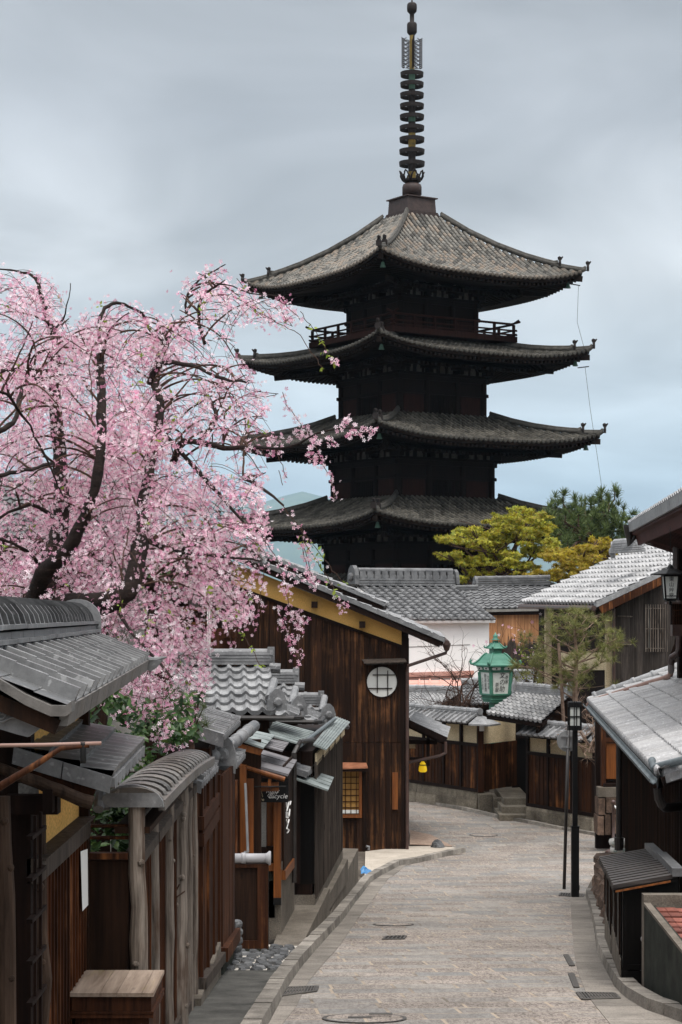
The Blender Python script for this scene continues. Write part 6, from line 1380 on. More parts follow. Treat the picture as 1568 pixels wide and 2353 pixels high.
# upper storey of the same building
u_f, u_n = P(1446, 1206, 34), P(1590, 1121, 23.8)
uu = V((1.6, .1, .62)); m = MB(); tiles(m, u_f, u_n, u_f + uu, u_n + uu, 36, 5, 'san', th=.03, amp=1.1, seed=41); hr2 = m.build('upper_roof', M['tile_pale_grey'], nb_)
m = MB()
for i in range(34): a, b = u_f.lerp(u_n, i / 34), u_f.lerp(u_n, (i + 1) / 34); g2 = (b - a) * .03; m.prism([a + g2 + V((-.02, 0, .01)), b - g2 + V((-.02, 0, .01)), b - g2 + V((-.0, 0, -.13)), a + g2 + V((-.0, 0, -.13))], (.04, 0, 0))
m.build('eave_tiles', M['tile_pale_grey'], hr2)
m = MB(); m.prism([u_f + V((.05, .0, -.10)), u_n + V((.05, 0, -.10)), u_n + V((1.2, 0, -.5)), u_f + V((1.2, 0, -.5))], (0, 0, -.07)); m.prism([u_f + V((.12, .02, -.18)), u_n + V((.12, 0, -.18)), u_n + V((.16, 0, -.36)), u_f + V((.16, 0, -.36))], (.03, 0, 0))
for i in range(34): a = u_f.lerp(u_n, i / 34) + V((.2, 0, -.27)); m.beam(a, a + V((1.1, 0, -.36)), .06, .07)
m.build('red_soffit', m_wood('maroon timber', (.035, .012, .010), (.085, .03, .024), knots=False), hr2)
m = MB(); m.tube([u_f + V((-.02, .0, -.05)), u_f + V((.02, 0, -.35)), P(1459, 1232, 34), P(1470, 1240, 34), P(1542, 1248, 33), P(1556, 1250, 32.6)], .06, 10); m.lathe([(.06, -.1), (.1, .08), (.1, .12)], u_f + V((.0, 0, -.12)), 10); m.build('upper_drain', M['pipe_dark'], nb_)
ux = XU(1556, 32.5)
m = MB(); m.tube([P(1557, 1225, 32.5), P(1557, 1372, 32.5)], .08, 10); m.tube([P(1564, 1380, 32.2), P(1561, 1490, 32.2), P(1558, 1502, 32.2), P(1545, 1510, 32.3), P(1543, 1522, 32.4), P(1543, 1542, 32.8)], .055, 10); m.build('downpipe', M['pipe_brown'], nb_)
m = MB(); m.box(ux + .02, ux + .2, 32.4, 32.6, -1.3, 1.1); m.box(XU(1540, 33), ux + .1, 32.55, 32.65, ZV(1246, 33), ZV(1243, 33)); m.box(XU(1550, 33), XU(1553, 33), 32.6, 32.7, ZV(1252, 33), ZV(1190, 33)); m.build('upper_posts', M['wood_beam'], nb_)
m = MB(); m.box(XU(1548, 31), XU(1548, 31) + 2.5, 31.2, 31.3, ZV(1444, 31), ZV(1384, 31)); lp = m.build('balcony_lattice', M['wood_beam'], nb_)
m = MB(); m.box(XU(1546, 31), XU(1546, 31) + 2.5, 31.0, 31.2, ZV(1462, 31), ZV(1436, 31)); m.box(XU(1533, 31), XU(1546, 31) + 2.5, 31.02, 31.2, ZV(1388, 31), ZV(1384, 31)); m.build('balcony_rail', M['pipe_brown'], nb_)
m = MB()
for i in range(12): u = 1548 + i * 4; m.box(XU(u, 31.1), XU(u + 1.4, 31.1), 31.12, 31.16, ZV(1436, 31), ZV(1388, 31))
for v in (1401, 1414): m.box(XU(1548, 31.1), XU(1600, 31.1), 31.1, 31.14, ZV(v + 3, 31), ZV(v, 31))
m.build('lattice_bars', M['wood_brown'], lp)
m = MB(); m.prism([V((ux + .3, 34, -2)), V((ux - .9, 23.8, -2)), V((ux - .9, 23.8, 1.0)), V((ux + .3, 34, 1.0))], (4, .3, 0)); m.build('upper_wall', M['wood_beam'], nb_)
# hanging lantern with the lettering
YH = 27.0
hg = thing('chain_lantern', 'black framed white lantern with four brush characters hanging on a chain at the right edge', 'lantern', P(1539, 1386, YH))
hc = P(1541, 1350, YH)
def hp_(x, y, z): return hc + V((x, y, z))
sc = YH / F
m = MB(); t_, b_ = 16.5 * sc, 12.5 * sc; zt_, zb2 = 27 * sc, -27 * sc
m.hexa([hp_(-b_, -b_, zb2), hp_(b_, -b_, zb2), hp_(b_, b_, zb2), hp_(-b_, b_, zb2)], [hp_(-t_, -t_, zt_), hp_(t_, -t_, zt_), hp_(t_, t_, zt_), hp_(-t_, t_, zt_)]); gl = m.build('glass', M['lantern_glass'], hg)
m = MB()
for sx in (-1, 1):
    for sy in (-1, 1): m.beam(hp_(sx * b_, sy * b_, zb2), hp_(sx * t_, sy * t_, zt_), .022, .022, up=(0, 1, 0))
    m.beam(hp_(-b_, sx * b_, zb2), hp_(b_, sx * b_, zb2), .022, .025); m.beam(hp_(sx * b_, -b_, zb2), hp_(sx * b_, b_, zb2), .022, .025)
    m.beam(hp_(-b_ * 1.06, sx * b_ * 1.06, zb2 + .045), hp_(b_ * 1.06, sx * b_ * 1.06, zb2 + .045), .012, .012)
    m.beam(hp_(-t_, sx * t_, zt_), hp_(t_, sx * t_, zt_), .025, .025); m.beam(hp_(sx * t_, -t_, zt_), hp_(sx * t_, t_, zt_), .025, .025)
m.build('frame', M['iron'], hg)
m = MB(); m.lathe([(.26, zt_ + .01), (.265, zt_ + .025), (.12, zt_ + .085), (.05, zt_ + .10), (.03, zt_ + .14), (.01, zt_ + .16)], hc, 8); m.lathe([(b_ * 1.2, zb2 - .03), (b_ * 1.2, zb2 - .012)], hc, 4); m.lathe([(.02, zb2 - .08), (.025, zb2 - .05), (.015, zb2 - .03)], hc, 8); m.build('hood', M['iron'], hg)
m = MB()
for i in range(22):
    z = zt_ + .17 + i * .024; q = [hp_(.009 * math.cos(a) if i % 2 else 0, 0 if i % 2 else .009 * math.cos(a), z + .015 * math.sin(a)) for a in np.linspace(0, 6.283, 9)]; m.tube(q, .0028, 4)
m.build('chain', M['iron'], hg)
m = MB(); up_ = (hp_(0, -t_, zt_) - hp_(0, -b_, zb2)).normalized()
for i, ch in enumerate('東山艸堂'): z = .112 - i * .075; text_mesh(m, ch, hp_(0, -lerp(b_, t_, (z - zb2) / (zt_ - zb2)) - .004, z), .072, (1, 0, 0), up_, (0, -1, 0), .003)
m.build('lettering', M['ink'], gl)
# recess with the warm board panel between the fence and the right building
rc = thing('corner_shed', 'small shed front of orange worn boards on a rough stone base behind the downpipe', 'shed', (XU(1410, 45), 45.5, GZ(45)))
fY('wall', 1370, 1480, 1640, 1950, 45.6, .2, 'wood_beam', rc); fY('board_panel', 1394, 1417, 1710, 1790, 45.3, .15, 'wood_orange', rc); fY('post', 1383, 1393, 1660, 1808, 45.2, .2, 'wood_brown', rc); fY('post', 1428, 1437, 1690, 1808, 45.2, .2, 'wood_orange', rc); fY('lintel', 1390, 1440, 1696, 1706, 45.25, .1, 'wood_brown', rc); fY('sill', 1388, 1440, 1801, 1809, 45.1, .2, 'wood_beam', rc)
fY('concrete_band', 1376, 1440, 1810, 1832, 45.0, .4, 'concrete', rc)
m = MB()
for i, (u0, u1, v0, v1) in enumerate(((1374, 1391, 1834, 1872), (1392, 1416, 1832, 1868), (1417, 1440, 1834, 1880), (1372, 1388, 1874, 1918), (1389, 1404, 1870, 1918), (1405, 1440, 1870, 1915))): m.box(XU(u0, 45) + .01, XU(u1, 45) - .01, 44.9 + RB.uniform(-.06, .04), 45.6, ZV(v1, 45), ZV(v0, 45) - .01)
m.build('stone_base', M['stone_brown'], rc)
# rubble retaining wall beside the street
rw = thing('retaining_wall', 'rough brown rubble wall with a cement top beside the kerb, next to the black cabinets', 'wall', (4.1, 29, GZ(29)))
top0 = [G(1352, 2040), G(1398, 2215)]
m = MB(); rr = random.Random(5)
for i in range(14):
    t0, t1 = i / 14, (i + 1) / 14
    ya, yb = lerp(34.6, 24.2, t0), lerp(34.6, 24.2, t1); 
    hh = lerp(.78, .52, t0)
    z = GZ(ya) - .05; row = 0
    while z < GZ(ya) + hh:
        h = rr.uniform(.16, .3); xo = lerp(4.52, 3.42, (t0 + t1) / 2) + (z - GZ(ya)) * .12; bul = rr.uniform(.02, .08)
        y1, y2 = ya - .01, yb + .01; zz = min(z + h, GZ(ya) + hh)
        vs = [(xo + .3, y1, z), (xo + .3, y2, z), (xo + .3, y2, zz), (xo + .3, y1, zz)] + [(xo + rr.uniform(0, .03), y1 - .02, z + .015), (xo + rr.uniform(0, .03) - .07 * 0, y2 + .02, z + .015), (xo + rr.uniform(0, .03), y2 + .02, zz - .015), (xo + rr.uniform(0, .03), y1 - .02, zz - .015)] + \
             [(xo - bul, lerp(y1, y2, .28), z + (zz - z) * .25), (xo - bul, lerp(y1, y2, .72), z + (zz - z) * .3), (xo - bul * .8, lerp(y1, y2, .7), z + (zz - z) * .75), (xo - bul, lerp(y1, y2, .3), z + (zz - z) * .7)]
        m.add(vs, [(0, 1, 2, 3), (8, 9, 10, 11)] + [(4 + k, 4 + (k + 1) % 4, 8 + (k + 1) % 4, 8 + k) for k in range(4)] + [(k, (k + 1) % 4, 4 + (k + 1) % 4, 4 + k) for k in range(4)])
        z += h
m.build('rubble', M['stone_brown'], rw)
m = MB(); m.prism([V((4.62, 34.7, GZ(34.7) + .74)), V((3.58, 24.2, GZ(24.2) + .5)), V((5.2, 24.2, GZ(24.2) + .55)), V((5.6, 34.9, GZ(34.7) + .8))], (0, 0, -.2)); m.build('cement_top', M['concrete'], rw)
# cabinets
M['wood_slat'] = m_wood('rubbed dark slats', (.012, .010, .009), (.06, .048, .042), axis='x', knots=False, rough=.5, spec=.3)
def cabinet(y0, y1, zt, zb, label):
    x0, x1 = 2.76 + (y0 - 19) * .107, 2.76 + (y1 - 19) * .107; wd = .55
    c = thing('storage_cabinet', label, 'cabinet', ((x0 + x1) / 2 + wd / 2, (y0 + y1) / 2, zb), 'black slatted lid cabinets')
    m = MB(); m.prism([(x0, y0, zb + .22), (x0 + wd, y0, zb + .22), (x0 + wd, y0, zt - .16), (x0, y0, zt - .25)], (x1 - x0, y1 - y0, -.2)); m.build('body', M['wood_black'], c)
    m = MB(); m.prism([(x0 - .015, y0 - .02, zb - .1), (x0 + wd, y0 - .02, zb - .1), (x0 + wd, y0 - .02, zb + .2), (x0 - .015, y0 - .02, zb + .2)], (x1 - x0, y1 - y0 + .02, 0)); m.build('base', M['wood_black'], c)
    m = MB(); m.prism([(x0 - .02, y0 + .05, zb - .1), (x0 - .02, y0 + .05, zb + .3), (x1 - .02, y1, zb + .2), (x1 - .02, y1, zb - .15)], (.012, 0, 0)); m.build('side_footing', M['concrete'], c)
    e = V((x1 - x0, y1 - y0, -.2)); o = V((x0 - .1, y0 - .06, zt - .27)); up = V((wd + .08, -.0, .11)); n = 8
    for i in range(n):
        m = MB(); a = o + e * ((i + .06) / n); m.obox(a, e * (.62 / n), up, V((0, 0, .04))); m.build('lid_slat', M['wood_slat'], c)
    m = MB(); m.obox(o + V((0, -.01, -.035)), e * 1.02, up, V((0, 0, .03))); m.build('lid', M['wood_black'], c)
    m = MB(); m.obox(o + up + V((-.06, -.05, .02)), e * 1.03, V((.11, 0, 0)), V((0, 0, .08))); m.build('lid_rail', M['tile_dark'], c)
    m = MB(); m.obox(o + V((.02, -.022, -.03)), V((wd * .98, 0, .10)), V((0, .012, 0)), V((0, 0, .018))); m.build('lid_edge', M['wood_orange'], c)
    for t0, t1 in ((.05, .48), (.53, .96)):
        p = V((x0 - .012, y0, 0)); m = MB(); a, b = V((x0, y0, 0)) + e * t0, V((x0, y0, 0)) + e * t1
        m.prism([V((a.x, a.y, zb + .32)), V((b.x, b.y, zb + .30 - .2 * (t1 - t0))), V((b.x, b.y, zt - .3 - .2 * t1)), V((a.x, a.y, zt - .3 - .2 * t0))], (-.015, 0, 0)); dr = m.build('door', M['wood_black'], c)
        m = MB()
        for tt in (t0 + .02, t1 - .04): q = V((x0, y0, 0)) + e * tt; m.obox(V((q.x - .03, q.y, zb + .32)), V((.018, 0, 0)), e * .02, V((0, 0, zt - .62 - .2 * tt - zb)))
        m.build('door_frame', M['wood_dark'], dr)
        q = V((x0, y0, 0)) + e * (t0 + .03); m = MB(); m.obox(V((q.x - .022, q.y, zt - .52 + q.z)), V((.008, 0, 0)), e * .05, V((0, 0, .2))); m.build('label_plate', M['white_paint'], dr)
    m = MB(); m.obox((x0 + .02, y0 - .012, zb + .21), (wd, 0, 0), (0, .01, 0), (0, 0, .05)); m.obox((x0 + .0, y0 - .014, zb + .2), (.05, 0, 0), (0, .012, 0), (0, 0, zt - zb - .45)); m.build('front_frame', M['wood_black'], c)
    m = MB(); m.lathe([(.012, 0), (.012, .03), (.032, .035), (.034, .05), (.02, .062)], (x0 + .2, y0 - .01, zb + .52), 14, axis=(0, -1, 0)); m.build('knob', M['steel'], c, smooth=True)
cabinet(19.0, 21.75, -2.55, GZ(19.2) + .0, 'nearer of two black slatted cabinets with the round metal knob')
cabinet(21.8, 24.4, -2.78, GZ(22) + .0, 'farther of two black slatted cabinets, beside the rubble wall')
# planter wall with brick terrace
pw = thing('terrace_wall', 'pebble dash terrace wall topped with red bricks at the lower right corner', 'wall', (3.6, 16, GZ(17)))
tz0, tz1 = -2.86, -2.97
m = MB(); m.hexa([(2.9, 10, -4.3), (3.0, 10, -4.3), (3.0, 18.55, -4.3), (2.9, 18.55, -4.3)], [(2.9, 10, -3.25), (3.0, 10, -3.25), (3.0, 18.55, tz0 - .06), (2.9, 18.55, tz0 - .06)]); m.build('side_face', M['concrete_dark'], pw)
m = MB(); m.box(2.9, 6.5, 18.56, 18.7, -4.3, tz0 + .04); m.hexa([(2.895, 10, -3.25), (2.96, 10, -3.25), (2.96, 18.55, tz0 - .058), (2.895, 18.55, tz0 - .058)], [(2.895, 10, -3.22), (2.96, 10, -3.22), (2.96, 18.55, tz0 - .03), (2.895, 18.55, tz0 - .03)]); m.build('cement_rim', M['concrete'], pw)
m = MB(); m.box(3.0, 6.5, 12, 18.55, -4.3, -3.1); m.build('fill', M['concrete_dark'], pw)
m = MB(); rr = random.Random(2)
for j in range(30):
    y1 = 18.52 - j * .215
    for i in range(9):
        x0 = 2.98 + i * .108; z = tz0 - .075 - j * .012 + rr.uniform(-.004, .004); m.obox((x0, y1 - .207, z - .1), (.102, 0, 0), (0, .207, 0), (0, 0, .1))
m.build('brick_top', M['brick_red'], pw)
m = MB(); m.box(3.35, 3.75, 17.6, 17.95, tz0 - .12, tz0 - .078)
for i in range(8): m.box(3.36 + i * .05, 3.385 + i * .05, 17.62, 17.93, tz0 - .08, tz0 - .07)
tag(m.build('floor_grate', M['iron_drain']), 'small iron grate in the red brick terrace', 'grate')
# ------------------------------------------------------------------ street furniture
b0 = G(1322, 2063)
sl = thing('street_lamp', 'slim black street lamp post with a square caged lantern head', 'street lamp', tuple(b0))
Yl = b0.y; sL = Yl / F
def LX(u): return XU(u, Yl)
m = MB(); m.box(LX(1313.5), LX(1330.5), Yl - .07, Yl + .06, b0.z, ZV(1900, Yl)); m.box(LX(1312.8), LX(1331.2), Yl - .075, Yl + .065, ZV(1901, Yl), ZV(1898, Yl)); m.box(LX(1330.5), LX(1332), Yl - .04, Yl + .03, ZV(2045, Yl), ZV(2034, Yl)); m.build('base', M['iron'], sl)
m = MB(); m.box(LX(1316.5), LX(1327.5), Yl - .045, Yl + .045, ZV(1899, Yl), ZV(1678, Yl)); m.build('pole', M['iron'], sl)
m = MB(); m.box(LX(1309.5), LX(1331.5), Yl - .08, Yl + .08, ZV(1668, Yl), ZV(1624, Yl)); hd = m.build('lamp_glass', M['lantern_glass'], sl)
m = MB()
for u0, u1, v0, v1 in ((1306, 1336, 1613, 1625), (1306, 1336, 1667, 1678), (1306, 1336, 1645, 1648)):
    m.box(LX(u0), LX(u1), Yl - .10, Yl + .10, ZV(v1, Yl), ZV(v0, Yl)) if v1 - v0 > 5 else [m.box(LX(u0), LX(u1), Yl - .095, Yl - .083, ZV(v1, Yl), ZV(v0, Yl)), m.box(LX(u0), LX(u1), Yl + .083, Yl + .095, ZV(v1, Yl), ZV(v0, Yl))]
for u in (1306.2, 1333): [m.box(LX(u), LX(u + 3), s, s + .02, ZV(1668, Yl), ZV(1624, Yl)) for s in (Yl - .10, Yl + .08)]
for u in (1317.5, 1323): [m.box(LX(u), LX(u + 2), s, s + .015, ZV(1680, Yl), ZV(1611, Yl)) for s in (Yl - .115, Yl + .10)]
m.build('cage', M['iron'], hd)
b1 = G(1297, 2044)
spo = thing('sign_pole', 'leaning thin brown pole carrying a round traffic sign seen from behind', 'sign', tuple(b1))
Y1 = b1.y
m = MB(); m.tube([b1, P(1307, 1668, Y1)], .031, 12); m.build('pole', M['pipe_dark'], spo, smooth=True)
m = MB(); m.lathe([(.197, 0), (.2, .006), (.197, .012)], P(1305, 1703, Y1 + .05), 32, axis=(0, 1, 0)); dsk = m.build('disc', M['steel'], spo)
m = MB()
for v in (1692, 1717): m.box(XU(1291, Y1), XU(1318, Y1), Y1 + .02, Y1 + .048, ZV(v + 2, Y1), ZV(v - 2, Y1)); m.tube([P(1305, v - 2.2, Y1), P(1305, v + 2.2, Y1)], .036, 10)
m.build('bracket', M['steel'], dsk)
sb0 = P(1412, 1948, 34.2)
for i, (v, w) in enumerate(((1942, .36), (1927, .34))):
    m = MB(); z = GZ(34.2) + .77 + i * .13; c = V((5.0 - .02 * i, 34.3, z)); vs = []; n = 16
    for r, h in ((.7, 0), (.95, .02), (1.0, .065), (.93, .11), (.6, .135)):
        for k in range(n): a = 2 * math.pi * k / n; ca, sa = math.cos(a), math.sin(a); sgn = lambda x: math.copysign(abs(x) ** .55, x); vs.append(c + V((sgn(ca) * .24 * r, sgn(sa) * .17 * r, h + .006 * math.sin(5 * a))))
    m.add(vs, [(r * n + k, r * n + (k + 1) % n, (r + 1) * n + (k + 1) % n, (r + 1) * n + k) for r in range(4) for k in range(n)] + [tuple(range(n - 1, -1, -1)), tuple(range(4 * n, 5 * n))])
    sbk = m.build('sandbag', M['sack'], smooth=True, base=tuple(c)); tag(sbk, ('lower white sandbag lettered in green on the cement wall top', 'upper white sandbag lettered in green on the cement wall top')[i], 'sandbag', 'stacked sandbags')
    m = MB(); text_mesh(m, 'ロードクリ', c + V((-.02, -.172, .07)), .075, (1, 0, 0), (0, 0, 1), (0, -1, 0), .003); m.build('lettering', m_plain('green print', (.03, .2, .17), (.05, .28, .22)), sbk)
st = thing('rope_stanchion', 'maroon rope post with a white rope in front of the stone base', 'stanchion', P(1412, 1934, 44.2))
zs = GZ(44.2); xs_ = XU(1410, 44.2)
m = MB(); m.lathe([(.19, 0), (.2, .04), (.17, .10), (.1, .13), (.035, .15), (.032, 1.15), (.05, 1.17), (.05, 1.22), (.02, 1.25)], (xs_, 44.2, zs), 14); m.build('post', M['pipe_brown'], st, smooth=True)
m = MB(); m.tube([(xs_ + .02, 44.2, zs + 1.12), (xs_ + .2, 44.1, zs + .9), (xs_ + .4, 44.0, zs + .72), (xs_ + .65, 43.9, zs + .65)], .022, 8); m.build('rope', M['rope'], st)
# boulder, blue sheet, drains, manholes
def rock(name, c, s, mat, label, cat):
    m = MB(); n, k = 14, 7; vs = []
    for j in range(k):
        ph_ = math.pi / 2 * j / (k - 1)
        for i in range(n):
            a = 2 * math.pi * i / n; d = V((math.cos(a) * math.cos(ph_), math.sin(a) * math.cos(ph_), math.sin(ph_))); q = 1 + .22 * mnoise.noise(d * 2.1 + V(c)); vs.append(V(c) + V((d.x * s[0], d.y * s[1], d.z * s[2])) * q)
    m.add(vs, [(j * n + i, j * n + (i + 1) % n, (j + 1) * n + (i + 1) % n, (j + 1) * n + i) for j in range(k - 1) for i in range(n)]); return tag(m.build(name, M[mat], smooth=False), label, cat)
gb_ = G(1006, 1953); rock('boulder', (gb_.x, gb_.y, gb_.z + .02), (.17, .15, .21), 'stone_dark', 'dark boulder on the kerb tip in front of the brown house', 'boulder')
bs = G(842, 2014); m = MB(); vs = []; 
for i in range(7):
    for j in range(7): vs.append((bs.x - .1 + i * .045 + RB.uniform(-.02, .02), bs.y - .2 + j * .06, bs.z + .06 + max(0, .15 - abs(i - 1.2) * .035) * math.exp(-((j - 3) / 2.2) ** 2) + RB.uniform(-.012, .02)))
m.add(vs, [(i * 7 + j, (i + 1) * 7 + j, (i + 1) * 7 + j + 1, i * 7 + j + 1) for i in range(6) for j in range(6)]); tag(m.build('plastic_sheet', M['blue']), 'crumpled blue plastic sheet behind the concrete ledge end', 'plastic sheet')
def grate(pts, label, bars=9, mat='iron_drain', group='iron drain covers'):
    q = [G(*p) for p in pts]; q = [V((p.x, p.y, GZ(p.y) + .012)) for p in q]; c = sum(q, V((0, 0, 0))) / 4
    t = thing('drain_cover', label, 'drain', tuple(c), group)
    m = MB(); m.prism([p - V((0, 0, .004)) for p in q], (0, 0, -.012)); m.build('pit', M['ink'], t)
    m = MB()
    for i in range(4): m.beam(q[i], q[(i + 1) % 4], .03, .014)
    for i in range(1, bars): m.beam(q[0].lerp(q[1], i / bars), q[3].lerp(q[2], i / bars), .016, .012)
    m.beam(q[0].lerp(q[3], .5), q[1].lerp(q[2], .5), .016, .012)
    m.build('bars', M[mat], t)
grate(((637, 2294), (726, 2281), (730, 2270), (655, 2273)), 'long iron grate at the foot of the left kerb', 12)
grate(((1340, 2300), (1424, 2298), (1412, 2286), (1327, 2284)), 'iron grate against the right kerb near the cabinets', 12)
grate(((1286, 2060), (1340, 2063), (1342, 2057), (1289, 2054)), 'grate across the gutter at the lamp post base', 9)
grate(((880, 2161), (928, 2160), (933, 2153), (888, 2154)), 'rusty small iron plate in the middle of the paving', 5)
for i, (pts, lb) in enumerate(((((1312, 2222), (1298, 2197), (1304, 2196), (1319, 2222)), 'farther of two slots beside the right gutter'), (((1322, 2272), (1309, 2240), (1317, 2240), (1329, 2272)), 'nearer of two slots beside the right gutter'))): grate(pts, 'dark iron slot plate, ' + lb, 2)
def manhole(u, v, r, label, inner=False):
    p = G(u, v); z = GZ(p.y) + .012; t = thing('manhole_cover', label, 'manhole', (p.x, p.y, z), 'round manhole covers')
    m = MB(); n = 36
    for k in range(n):
        a, b = 2 * math.pi * k / n, 2 * math.pi * (k + 1) / n
        m.add([(p.x + rr_ * math.cos(x), p.y + rr_ * math.sin(x), GZ(p.y + rr_ * math.sin(x)) + .014) for x in (a, b) for rr_ in (r, r - .035)], [(0, 2, 3, 1)])
    m.build('rim', M['iron_drain'], t)
    m = MB(); m.add([(p.x + (r - .037) * math.cos(2 * math.pi * k / n), p.y + (r - .037) * math.sin(2 * math.pi * k / n), GZ(p.y + (r - .037) * math.sin(2 * math.pi * k / n)) + .012) for k in range(n)], [tuple(range(n))]); m.build('lid', M['paving'], t)
    if inner:
        m = MB()
        for dx, dy in ((-.14, 0), (.02, -.12), (.04, .14)): m.obox((p.x + dx, p.y + dy - .03, z + .004), (.2, 0, 0), (0, .06, 0), (0, 0, .005))
        m.build('slot', M['iron_drain'], t)
manhole(838, 2343, .36, 'big round cover with slots at the bottom edge of the street', True)
manhole(905, 2126, .30, 'round paved cover in the middle of the street'); manhole(1112, 1920, .36, 'round paved cover at the bend before the fence')
# small clutter: litter, weeds
# ------------------------------------------------------------------ weeping cherry
rng = np.random.default_rng(5)
ct = thing('cherry_tree', 'weeping cherry tree in full pink blossom behind the ochre wall', 'tree', P(95, 1400, 16.5).xy.to_3d() + V((0, 0, GZ(16.5))))
def pin(u, v, poly):
    c = False; n = len(poly)
    for i in range(n):
        (x1, y1), (x2, y2) = poly[i], poly[(i + 1) % n]
        if (y1 > v) != (y2 > v) and u < (x2 - x1) * (v - y1) / (y2 - y1) + x1: c = not c
    return c
def smooth(pts, k=4):                              # Catmull-Rom through (point, radius)
    out = []
    for i in range(len(pts) - 1):
        p = [pts[max(0, min(len(pts) - 1, j))] for j in (i - 1, i, i + 1, i + 2)]
        for s in range(k):
            t = s / k; q = tuple(.5 * (2 * b + (c - a) * t + (2 * a - 5 * b + 4 * c - d) * t * t + (3 * b - a - 3 * c + d) * t ** 3) for a, b, c, d in zip(*p)); out.append(q)
    out.append(pts[-1]); return out
limbs = [  # (u, v, depth, radius in px)
    [(95, 1650, 16.4, 34), (95, 1450, 16.4, 33), (93, 1385, 16.4, 31), (110, 1310, 16.5, 27), (138, 1215, 16.7, 21), (139, 1087, 16.9, 18), (127, 900, 17.1, 16), (128, 752, 17.2, 15)],
    [(75, 1395, 16.3, 26), (103, 1318, 16.0, 21), (154, 1266, 15.7, 19), (205, 1164, 15.6, 16), (226, 1087, 15.6, 14), (233, 984, 15.7, 13), (231, 880, 15.9, 12), (229, 789, 16.1, 10)],
    [(90, 1405, 16.2, 26), (170, 1388, 15.9, 25), (256, 1382, 15.6, 25), (303, 1345, 15.6, 23), (326, 1230, 15.9, 18), (325, 1164, 16.2, 16), (344, 1077, 16.5, 15), (356, 1010, 16.8, 13), (369, 933, 17.0, 12), (356, 882, 17.2, 12), (369, 820, 17.4, 13), (383, 766, 17.5, 14)],
    [(400, 1060, 17.0, 10), (426, 1015, 16.7, 9), (513, 1028, 16.2, 7), (590, 1029, 15.7, 5), (667, 1025, 15.3, 3.6), (754, 989, 15.0, 2.6), (852, 984, 14.8, 1.4)],
    [(345, 880, 17.0, 9), (369, 838, 16.6, 7), (436, 838, 16.2, 6), (513, 871, 15.8, 4.5), (564, 877, 15.5, 3)],
    [(470, 790, 17.6, 5), (456, 728, 17.6, 5), (464, 687, 17.5, 4), (490, 662, 17.4, 3), (520, 652, 17.3, 2.2), (590, 677, 17.0, 1.8), (645, 679, 16.8, 1.2)],
    [(428, 720, 17.9, 4), (432, 676, 17.9, 3.4), (462, 640, 17.9, 2.6), (520, 606, 17.8, 1.2)],
    [(229, 800, 16.2, 7), (231, 738, 16.3, 6), (248, 702, 16.4, 5), (287, 700, 16.5, 4), (328, 723, 16.7, 4), (344, 757, 16.8, 5), (372, 784, 17.2, 6)],
    [(115, 745, 17.2, 7), (97, 690, 17.3, 6), (84, 640, 17.4, 5), (40, 622, 17.5, 3), (-20, 616, 17.6, 2)], [(128, 760, 17.2, 4), (150, 720, 17.1, 2.2), (163, 652, 17.0, 1.2)],
    [(-40, 1010, 15.0, 8), (0, 990, 15.0, 8), (36, 962, 15.2, 7), (46, 905, 15.4, 6), (66, 875, 15.7, 5), (115, 870, 16.2, 5)], [(-40, 1105, 14.8, 6), (10, 1090, 14.9, 6), (70, 1078, 15.2, 5), (125, 1065, 15.8, 4)],
    [(-30, 895, 14.6, 4.5), (15, 905, 14.7, 4.5), (46, 945, 15.0, 4), (80, 1000, 15.2, 3), (146, 1140, 15.3, 2)], [(-30, 860, 16, 5), (40, 850, 16.2, 5), (120, 852, 16.6, 5)],
    [(270, 1400, 15.6, 7), (300, 1450, 15.3, 4), (345, 1500, 15.0, 4.5), (400, 1560, 14.7, 3)], [(560, 1100, 17, 7), (600, 1120, 16.6, 5), (650, 1160, 16.2, 3)],
    [(470, 900, 17.2, 7), (500, 960, 16.8, 6), (460, 1010, 16.6, 8)], [(330, 1240, 16, 8), (420, 1270, 15.8, 5), (540, 1280, 15.4, 3.5), (600, 1290, 15.2, 2)], [(380, 1000, 17, 7), (480, 1110, 16.4, 6), (560, 1200, 16, 3.5)],
    [(300, 1330, 15.7, 8), (380, 1340, 15.9, 6), (425, 1260, 16.0, 5), (430, 1330, 15.8, 5)], [(140, 1200, 16.6, 7), (70, 1160, 16.4, 5), (-20, 1200, 16.2, 4)], [(110, 1320, 16.2, 6), (60, 1265, 15.9, 4.5), (0, 1240, 15.7, 4)]]
bk = MB(); LP = []
for i, L in enumerate(limbs):
    s = smooth(L, 4); rr = random.Random(i)
    pts = [P(u + rr.uniform(-2, 2), v + rr.uniform(-2, 2), Y) for u, v, Y, r in s]; rad = [max(.004, r / F * Y * (1.0 if r > 19 else .82) * rr.uniform(.88, 1.14)) for u, v, Y, r in s]
    bk.tube(pts, rad, 12 if L[0][3] > 12 else 8)
    LP += [(u, v, Y, r) for u, v, Y, r in s if v < 1380]
bk.build('trunk', M['bark'], ct, smooth=True)
mask = [(-20, 610), (60, 617), (115, 640), (150, 700), (165, 745), (195, 725), (240, 692), (290, 692), (340, 718), (385, 735), (405, 700), (425, 650), (460, 625), (520, 605), (530, 625), (515, 655), (580, 660), (650, 678), (690, 715), (668, 752), (600, 742),
        (545, 745), (540, 800), (572, 850), (605, 905), (612, 960), (640, 1010), (630, 1060), (600, 1100), (608, 1150), (612, 1190), (618, 1240), (610, 1300), (590, 1350), (575, 1400), (560, 1440), (500, 1430), (472, 1490), (480, 1565),
        (462, 1600), (440, 1650), (428, 1710), (385, 1765), (365, 1700), (320, 1650), (270, 1650), (235, 1600), (205, 1665), (188, 1630), (213, 1480), (222, 1410), (200, 1388), (-20, 1388)]
